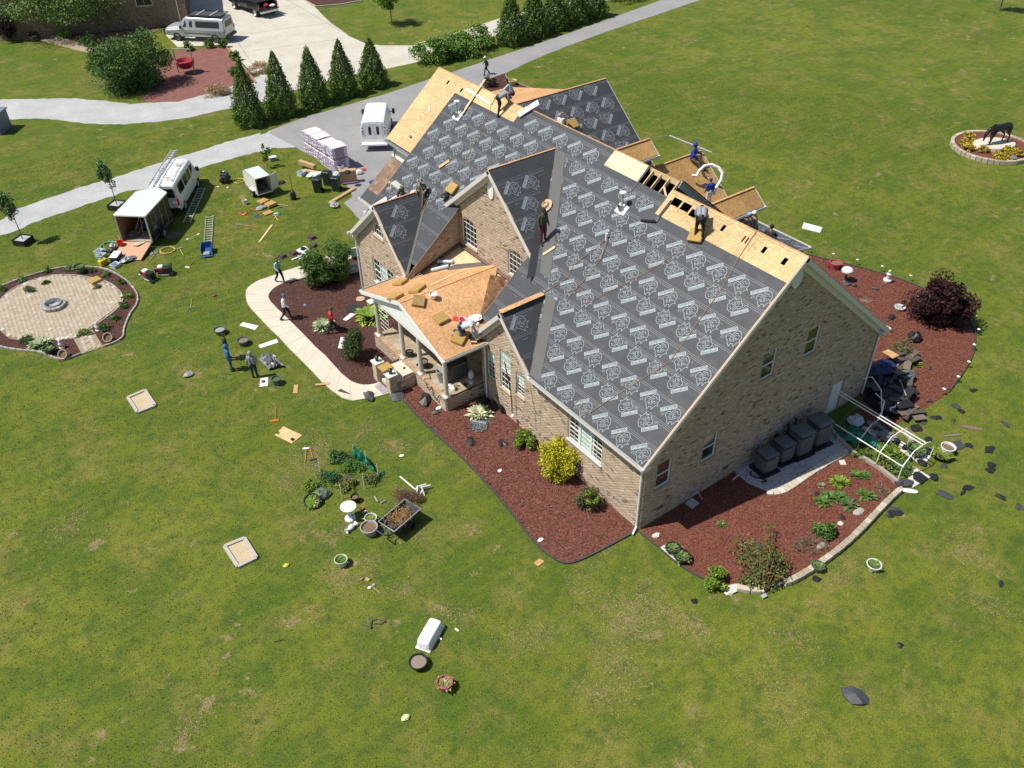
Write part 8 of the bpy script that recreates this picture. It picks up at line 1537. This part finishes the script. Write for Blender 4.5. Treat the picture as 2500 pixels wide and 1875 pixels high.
# long white trim held on the rear wing, hose ring
# ------------------------------------------------------------ people and the horse statue: one continuous remeshed body each
def blob(name,caps,vox,mats,smooth_=True):
 """caps: (p, q, radius p, radius q, material index); union of rounded limbs turned into one skin"""
 mb=MB()
 for p,q,r0,r1,mi in caps:
  p,q=Vector(p),Vector(q);d=q-p;L=d.length
  if L<1e-4:mb.ball(p,r0,12);continue
  k=4;pts=[p-d/L*r0*math.cos(i*math.pi/2/k)for i in range(k)]+[q+d/L*r1*math.sin(i*math.pi/2/k)for i in range(k)]
  rr_=[max(.002,r0*math.sin(i*math.pi/2/k))if i else r0*.15 for i in range(k)]+[max(r1*.15,r1*math.cos(i*math.pi/2/k))for i in range(k)]
  mb.tube([p-d/L*r0]+[p-d/L*r0*.7,p-d/L*r0*.3,p,q,q+d/L*r1*.3,q+d/L*r1*.7,q+d/L*r1],[r0*.12,r0*.71,r0*.95,r0,r1,r1*.95,r1*.71,r1*.12],12)
 me=mb.mesh('tmp',mats[0]);o=bpy.data.objects.new('tmp',me);COL.objects.link(o);m=o.modifiers.new('r','REMESH');m.mode='VOXEL';m.voxel_size=vox
 s=o.modifiers.new('s','SMOOTH');s.factor=.5;s.iterations=3
 dg=bpy.context.evaluated_depsgraph_get();out=bpy.data.meshes.new_from_object(o.evaluated_get(dg));bpy.data.objects.remove(o);out.name=name
 out.materials.clear();[out.materials.append(x)for x in mats]
 n=len(out.polygons);c=np.zeros(n*3,np.float32);out.polygons.foreach_get('center',c);c=c.reshape(-1,3);best=np.full(n,1e9);idx=np.zeros(n,np.int32)
 for p,q,r0,r1,mi in caps:
  p,q=np.array(p,float),np.array(q,float);d=q-p;t=np.clip(((c-p)@d)/max(d@d,1e-9),0,1);e=np.linalg.norm(c-p-t[:,None]*d,axis=1)-(r0+(r1-r0)*t);k=e<best;best[k]=e[k];idx[k]=mi
 out.polygons.foreach_set('material_index',idx);out.polygons.foreach_set('use_smooth',np.ones(n,bool));out.update();return out
SKIN=mat((.30,.16,.10),.6);HAIR=mat((.015,.012,.010),.7)
POSES=dict(stand=((0,0,.93),(0,0,1.27),(0,0,1.46),(.03,0,1.61),(.03,.1,.5),(.03,-.1,.5),(0,.11,.08),(0,-.11,.08),(-.03,.25,1.15),(-.03,-.25,1.15),(.06,.27,.90),(.06,-.27,.90)),walk=((0,0,.91),(.02,0,1.26),(.04,0,1.45),(.08,0,1.6),(.18,.1,.5),(-.05,-.1,.5),(.25,.1,.08),(-.32,-.1,.12),(-.10,.25,1.16),(.08,-.25,1.15),(-.12,.25,.92),(.28,-.22,.98)),bend=((-.1,0,.86),(.28,0,1.05),(.46,0,1.06),(.58,0,1.0),(.08,.13,.47),(-.1,-.13,.45),(0,.14,.08),(-.2,-.14,.08),(.40,.22,.80),(.40,-.22,.80),(.55,.14,.55),(.58,-.10,.58)),squat=((-.12,0,.40),(.05,0,.72),(.13,0,.90),(.19,0,1.04),(.33,.2,.46),(.33,-.2,.46),(.02,.17,.07),(.02,-.17,.07),(.25,.28,.66),(.25,-.28,.66),(.45,.15,.52),(.45,-.15,.52)),sit=((0,0,.14),(.03,0,.48),(.06,0,.68),(.10,0,.83),(.36,.18,.40),(.36,-.16,.36),(.66,.16,.05),(.74,-.16,.02),(.10,.27,.42),(.10,-.27,.42),(.30,.22,.34),(.30,-.2,.34)),kneel=((-.1,0,.50),(.30,0,.66),(.48,0,.68),(.60,0,.66),(.02,.15,.08),(-.06,-.17,.10),(-.42,.15,.06),(-.45,-.17,.06),(.42,.24,.42),(.42,-.24,.40),(.56,.2,.10),(.60,-.16,.12)),reach=((0,0,.93),(.05,0,1.27),(.08,0,1.45),(.12,0,1.6),(.08,.1,.5),(-.02,-.1,.5),(.10,.11,.08),(-.08,-.11,.08),(.18,.27,1.30),(.18,-.27,1.30),(.42,.2,1.35),(.42,-.2,1.32)))
def person(label,p,az,pose,shirt,pants,shoe=M_BLACK,head=('hair',HAIR),sleeve=True,sc=1.0,slope=None,belt=False,skin=SKIN,group='roofers and helpers'):
 t=thing('person',label,'person',p,az,group);t.scale=(sc,sc,sc);J=[Vector(j)for j in POSES[pose]]
 pel,ch,nk,hd,kL,kR,aL,aR,eL,eR,hL,hR=J
 if slope is not None:
  gx=slope[0]*math.cos(az)+slope[1]*math.sin(az);gy=-slope[0]*math.sin(az)+slope[1]*math.cos(az)
  for j in(aL,aR)+((kL,kR,hL,hR)if pose=='kneel' else(kL,kR)if pose=='sit' else()):j.z+=gx*j.x+gy*j.y
 ax=(ch-pel).normalized();S_=.18;c=[]
 side_=Vector((0,1,0));fw_=(hd-nk).normalized();face=Vector((ax.z,0,-ax.x)).normalized()if pose in('bend','kneel')else Vector((1,0,0))
 up_=(nk-ch).normalized()
 for sg in(1,-1):
  sh_=ch+up_*.12+side_*sg*S_;hp=pel+side_*sg*.09;c+=[(pel+side_*sg*.075+ax*.06,ch+side_*sg*.085+up_*.05,.105,.105,0),(ch+up_*.12+side_*sg*.06,sh_,.07,.062,0)]
  e,h=(eL,hL)if sg>0 else(eR,hR);k,a=(kL,aL)if sg>0 else(kR,aR)
  c+=[(sh_,e,.058,.047,0),(e,h,.045,.034,0 if sleeve else 2),(hp,k,.092,.066,1),(k,a,.062,.045,1),(a+Vector((-.03,0,-.03)),a+Vector((.15,sg*.02,-.035)),.045,.04,3)]
  d=(h-e).normalized();w=d.cross(side_).normalized()if abs(d.dot(side_))<.95 else Vector((0,0,1));pm=h+d*.06;c.append((h,pm,.034,.030,2))
  for i,(L,o_)in enumerate(((.062,.026),(.072,.009),(.067,-.009),(.05,-.026))):b0=pm+side_*o_*sg;m1=b0+d*L*.55;c+=[(b0,m1,.0125,.012,2),(m1,m1+(d*.7-w*.5)*L*.6,.012,.011,2)]
  c.append((h+d*.02+w*.01,h+d*.055+w*.03+side_*sg*.03,.014,.012,2))
 c+=[(pel-ax*.02,pel+ax*.03,.13,.125,1),(ch+up_*.12,nk+fw_*.03,.062,.055,2),(hd,hd+fw_*.05,.088,.092,2),(hd-fw_*.05+face*.035,hd-fw_*.04+face*.05,.055,.045,2),(hd+face*.095,hd+face*.105-fw_*.025,.014,.016,2)]
 c+=[(hd+side_*sg*.09,hd+side_*sg*.095,.022,.02,2)for sg in(1,-1)]+[(hd-face*.02+fw_*.04,hd-face*.03+fw_*.08,.094,.088,4)]
 c=[(p_,q_,a_*(1.16 if m_ in(0,1)else 1),b_*(1.16 if m_ in(0,1)else 1),m_)for p_,q_,a_,b_,m_ in c]
 b=bpy.data.objects.new('body',blob('body',c,.0125,[shirt,pants,skin,shoe,head[1]if head[0]!='cap' else HAIR]));COL.objects.link(b);b.parent=t
 f=MB();[f.ball(hd+face*.098+side_*sg*.032+fw_*.012,(.008,.012,.008),6)for sg in(1,-1)];f.beam(hd+face*.093-fw_*.055+side_*.022,hd+face*.093-fw_*.055-side_*.022,.012,.010);f.build('face',HAIR,t)
 Rh=Matrix((face,side_,face.cross(side_))).transposed()
 if head[0]in('cap','hood','hat'):
  m=MB();m.ball(hd+fw_*.035-face*.005,(.112,.108,.112)if head[0]!='hood' else(.13,.125,.145),12,R=Rh)
  if head[0]=='hood':m.v=[tuple(Vector(v)-face*.035)for v in m.v]
  else:m.v=[tuple(Vector(v)+fw_*.03)for v in m.v];m.slab([hd+fw_*.045+face*x+side_*y for x,y in(((.07,.08),(.19,.06),(.19,-.06),(.07,-.08))if head[0]=='cap' else[(.2*math.cos(a*.5236),.2*math.sin(a*.5236))for a in range(12)])][::-1 if head[0]=='cap' else 1],fw_,.015)
  m.build(head[0],head[1],t,smooth=True)
 if belt:B_=MB().lathe([(.155,-.05),(.16,.05)],14,c=pel+ax*.05,R=Matrix((face,side_,ax)).transposed());[B_.box(pel+side_*sg*.18+face*(-.03),(.12,.09,.2))for sg in(1,-1)];B_.build('tool_belt',M_BLACK,t)
 return t
JEAN=mat((.055,.10,.18),.8,0,.25,9);NAVY=mat((.012,.018,.045),.8);BLK=mat((.014,.014,.016),.8,0,.2,8);GRY=mat((.27,.29,.32),.85,0,.1,9);OFFW=mat((.60,.58,.52),.85,0,.08,8);RBL=mat((.01,.05,.34),.7,0,.15,8);BLU2=mat((.03,.14,.40),.75,0,.15,8);TEALS=mat((.36,.52,.56),.85,0,.12,9);OLV=mat((.065,.075,.04),.85,0,.2,9);MAR=mat((.11,.02,.03),.85,0,.2,8);REDS=mat((.42,.015,.03),.8,0,.12,8);KHAK=mat((.13,.10,.065),.85,0,.5,14)
c_=NT('camouflage');CAMO=c_.out(c_.mix(c_.mix((.06,.05,.035),(.30,.26,.21),c_.ramp(c_.noise(9,3),[(.48,0),(.52,1)])),(.62,.58,.52),c_.ramp(c_.noise(13,3),[(.56,0),(.6,1)])),.85)
VA=math.radians(54.4);RA=VA-math.pi/2;LA=VA+math.pi/2
person('person in a light blue long sleeved shirt and black trousers on the garden walk',c6(520,668,.05),RA-.6,'walk',TEALS,BLK)
person('person with white shirt, blue sleeves and blue cap walking on the garden walk',c6(615,1225,.05),RA+.1,'walk',mat((.72,.73,.76),.8),BLK,head=('cap',BLU2))
person('person in a red shirt bending over in the dark mulch bed',c6(1310,1430),RA+.3,'walk',REDS,BLK,head=('cap',OLV));t=thing('leaf_blower','orange and white blower carried low by the person in red','leaf blower',Vector(c6(1320,1370))+Vector((0,0,.32)));MB().box((0,0,.1),(.3,.22,.3)).build('motor',M_WHITE,t,bevel=.05);MB().box((.12,-.02,.02),(.2,.2,.22)).build('tank',ORG,t,bevel=.04);MB().tube([(0,0,0),(.3,-.3,-.15),(.55,-.55,-.22)],.05,8).build('nozzle',M_BLACK,t)
person('person in a blue hooded jacket and jeans on the lawn',c5(290,640),RA+.5,'stand',BLU2,JEAN,head=('hood',BLU2));person('person with long dark hair and black top behind the blue hooded one',c5(262,520),RA+.3,'stand',BLK,JEAN,head=('hair',HAIR));person('person in a grey hoodie and dark jeans seen from behind',c5(548,715),VA+.15,'stand',GRY,NAVY,head=('hood',GRY))
person('person in navy clothes and white cap walking on the asphalt driveway',cA(578,558,.02),LA+.3,'walk',NAVY,NAVY,head=('cap',M_WHITE))
FS=(MR,0)
person('person in grey shirt and red cap bending on the garage ridge',r9(945,455),-.2,'bend',GRY,BLK,head=('cap',REDS),slope=FS,sleeve=False);person('person in pale grey shirt crouching on the far side of the garage ridge',FP(21.4,11.0)+Vector((.9,0,-.3)),2.2,'squat',mat((.40,.43,.45),.85),BLK,head=('hair',HAIR))
person('person in white shirt and camouflage hat crouching behind the main ridge',(11.9,20.6,8.5),VA-.5,'squat',OFFW,KHAK,head=('hat',CAMO));pad('brown foam pad beside the person behind the main ridge',Vector((12.9,20.75,8.72)),0,R=Matrix.Rotation(math.atan(MR),3,'X'),h=.2)
def back(u,v,h,x0=None):
 d=_ray(u,v);t_=20
 while t_<90:
  P=CAM+d*t_
  if P[0]>8.2 and P[2]-(11.07-MR*(P[0]-7.79))>0 and abs(P[2]-(11.07-MR*(P[0]-7.79))-h)<.06:return Vector((P[0],P[1],P[2]-h))
  t_+=.03
 return Vector((12.8,6,6.8))
BS=(-MR,0)
person('person in a light blue cap working behind the right ridge',back(1836,532,1.02),VA+.3,'squat',BLK,NAVY,head=('cap',mat((.18,.42,.62),.7)),slope=BS);person('person in tan and dark clothes standing behind the right ridge by the dormer',back(1849,522,1.62),VA+1.2,'reach',mat((.30,.24,.16),.8),NAVY,head=('cap',M_WHITE),slope=BS);person('person with black hair and dark top bending behind the right ridge',back(1881,556,1.1),VA-.6,'squat',BLK,GRY,head=('hair',HAIR),slope=BS)
w3=lambda u,v:Vector(plane(u,v,(0,-MR,1),8.24-MR*14.02))+Vector((0,0,.05))
t=person('person in a bright blue hoodie sitting on the brown rear wing roof',w3(1690,394),RA-.5,'sit',RBL,KHAK,head=('hood',RBL),slope=(0,MR),sc=1.12);lab(MB().beam(w3(1634,346)+Vector((0,0,.3)),w3(1734,388)+Vector((0,0,.35)),.12,.05).build('trim_length',M_WHITE),'long white trim held by the person in the bright blue hoodie','trim')
t=person('person in blue and white climbing the rear wing roof with a white hose',w3(1728,502),VA+.2,'stand',RBL,M_WHITE,head=('cap',RBL),sc=.9);q=w3(1728,470)+Vector((0,0,.9));heap_rope('white_hose','white drainage hose looped over the climbing person',[q+rt_ for rt_ in[Vector(rt*x+upv*z)for x,z in((-1.0,.1),(-.75,.05),(-.6,.35),(-.3,.62),(.1,.68),(.5,.5),(.7,.2),(.62,-.2),(.3,-.7),(.2,-1.0))]],.09,M_WHITE,'hose')
person('person in grey shirt, black cap and tool belt crouching on the right ridge boards',r14(1130,955),VA-.2,'bend',GRY,BLK,head=('cap',BLK),slope=FS,belt=True,sc=1.08);pad('brown foam pad under the crouching person on the right slope',r14(1115,950),0,R=RNf@RZ(.3))
person('person in a dark green shirt and maroon trousers standing in the big valley',r9(1295,1515),RA-1.0,'stand',OLV,MAR,head=('cap',BLK),slope=FS,sc=1.05)
person('person in white shirt and cream cap bending over shingle bundles',r8(1330,1500),1.9,'bend',OFFW,KHAK,head=('hat',mat((.55,.48,.38),.8)),slope=FS,sc=1.05);person('person in camouflage clothes sitting above the left valley',r8(1900,1300),-2.4,'sit',CAMO,KHAK,head=('hat',CAMO),slope=FS,sc=1.1)
person('person in pale shirt and jeans kneeling on the porch roof corner',pR(1250,830),RA-.1,'kneel',mat((.50,.55,.62),.8),JEAN,head=('cap',M_WHITE),slope=(0,ps),belt=True,sc=1.1)
# grazing bronze horse, facing left
hc=[((-.62,0,1.22),(.0,0,1.16),.27,.29),((.0,0,1.16),(.50,0,1.20),.29,.28),((-.72,0,1.20),(-.60,0,1.14),.27,.27),((.50,0,1.26),(.95,0,1.20),.21,.16),((.95,0,1.20),(1.20,0,.86),.16,.12),((1.18,0,.88),(1.28,.02,.50),.105,.065),((1.28,.02,.5),(1.30,.02,.42),.062,.055)]
for sg,k,hx in((1,.22,-.05),(-1,-.05,.12)):
 y=.15*sg;hc+=[((.50,y,1.05),(.52+k*.6,y,.62),.13,.075),((.52+k*.6,y,.62),(.50+k*1.2,y,.14),.062,.042),((.50+k*1.2,y,.14),(.54+k*1.25,y,.03),.045,.06),((-.72,y,1.1),(-.60+hx,y,.74),.19,.10),((-.60+hx,y,.74),(-.86+hx,y,.50),.085,.06),((-.86+hx,y,.50),(-.84+hx,y,.12),.055,.042),((-.84+hx,y,.12),(-.80+hx,y,.03),.045,.06),((1.12,.06*sg,1.0),(1.06,.09*sg,1.12),.03,.012)]
hc+=[((-.95,0,1.3),(-1.08,0,1.0),.06,.08),((-1.08,0,1.0),(-1.08,0,.5),.08,.03)]
hs_=thing('horse_statue','dark bronze statue of a grazing horse on the oval plinth','statue',C0+Vector((.15,-.1,.52)),LA+.35);hs_.scale=(1.12,1.12,1.05)
BRZ=mat((.035,.037,.040),.32,.6,.2,4);hb_=bpy.data.objects.new('horse_body',blob('horse_body',[q+(0,)for q in hc],.028,[BRZ]));COL.objects.link(hb_);hb_.parent=hs_
mn=MB();[mn.box((.55+.08*i,0,1.47-.012*i*i),(.10,.05,.12))for i in range(6)];mn.build('mane',BRZ,hs_)
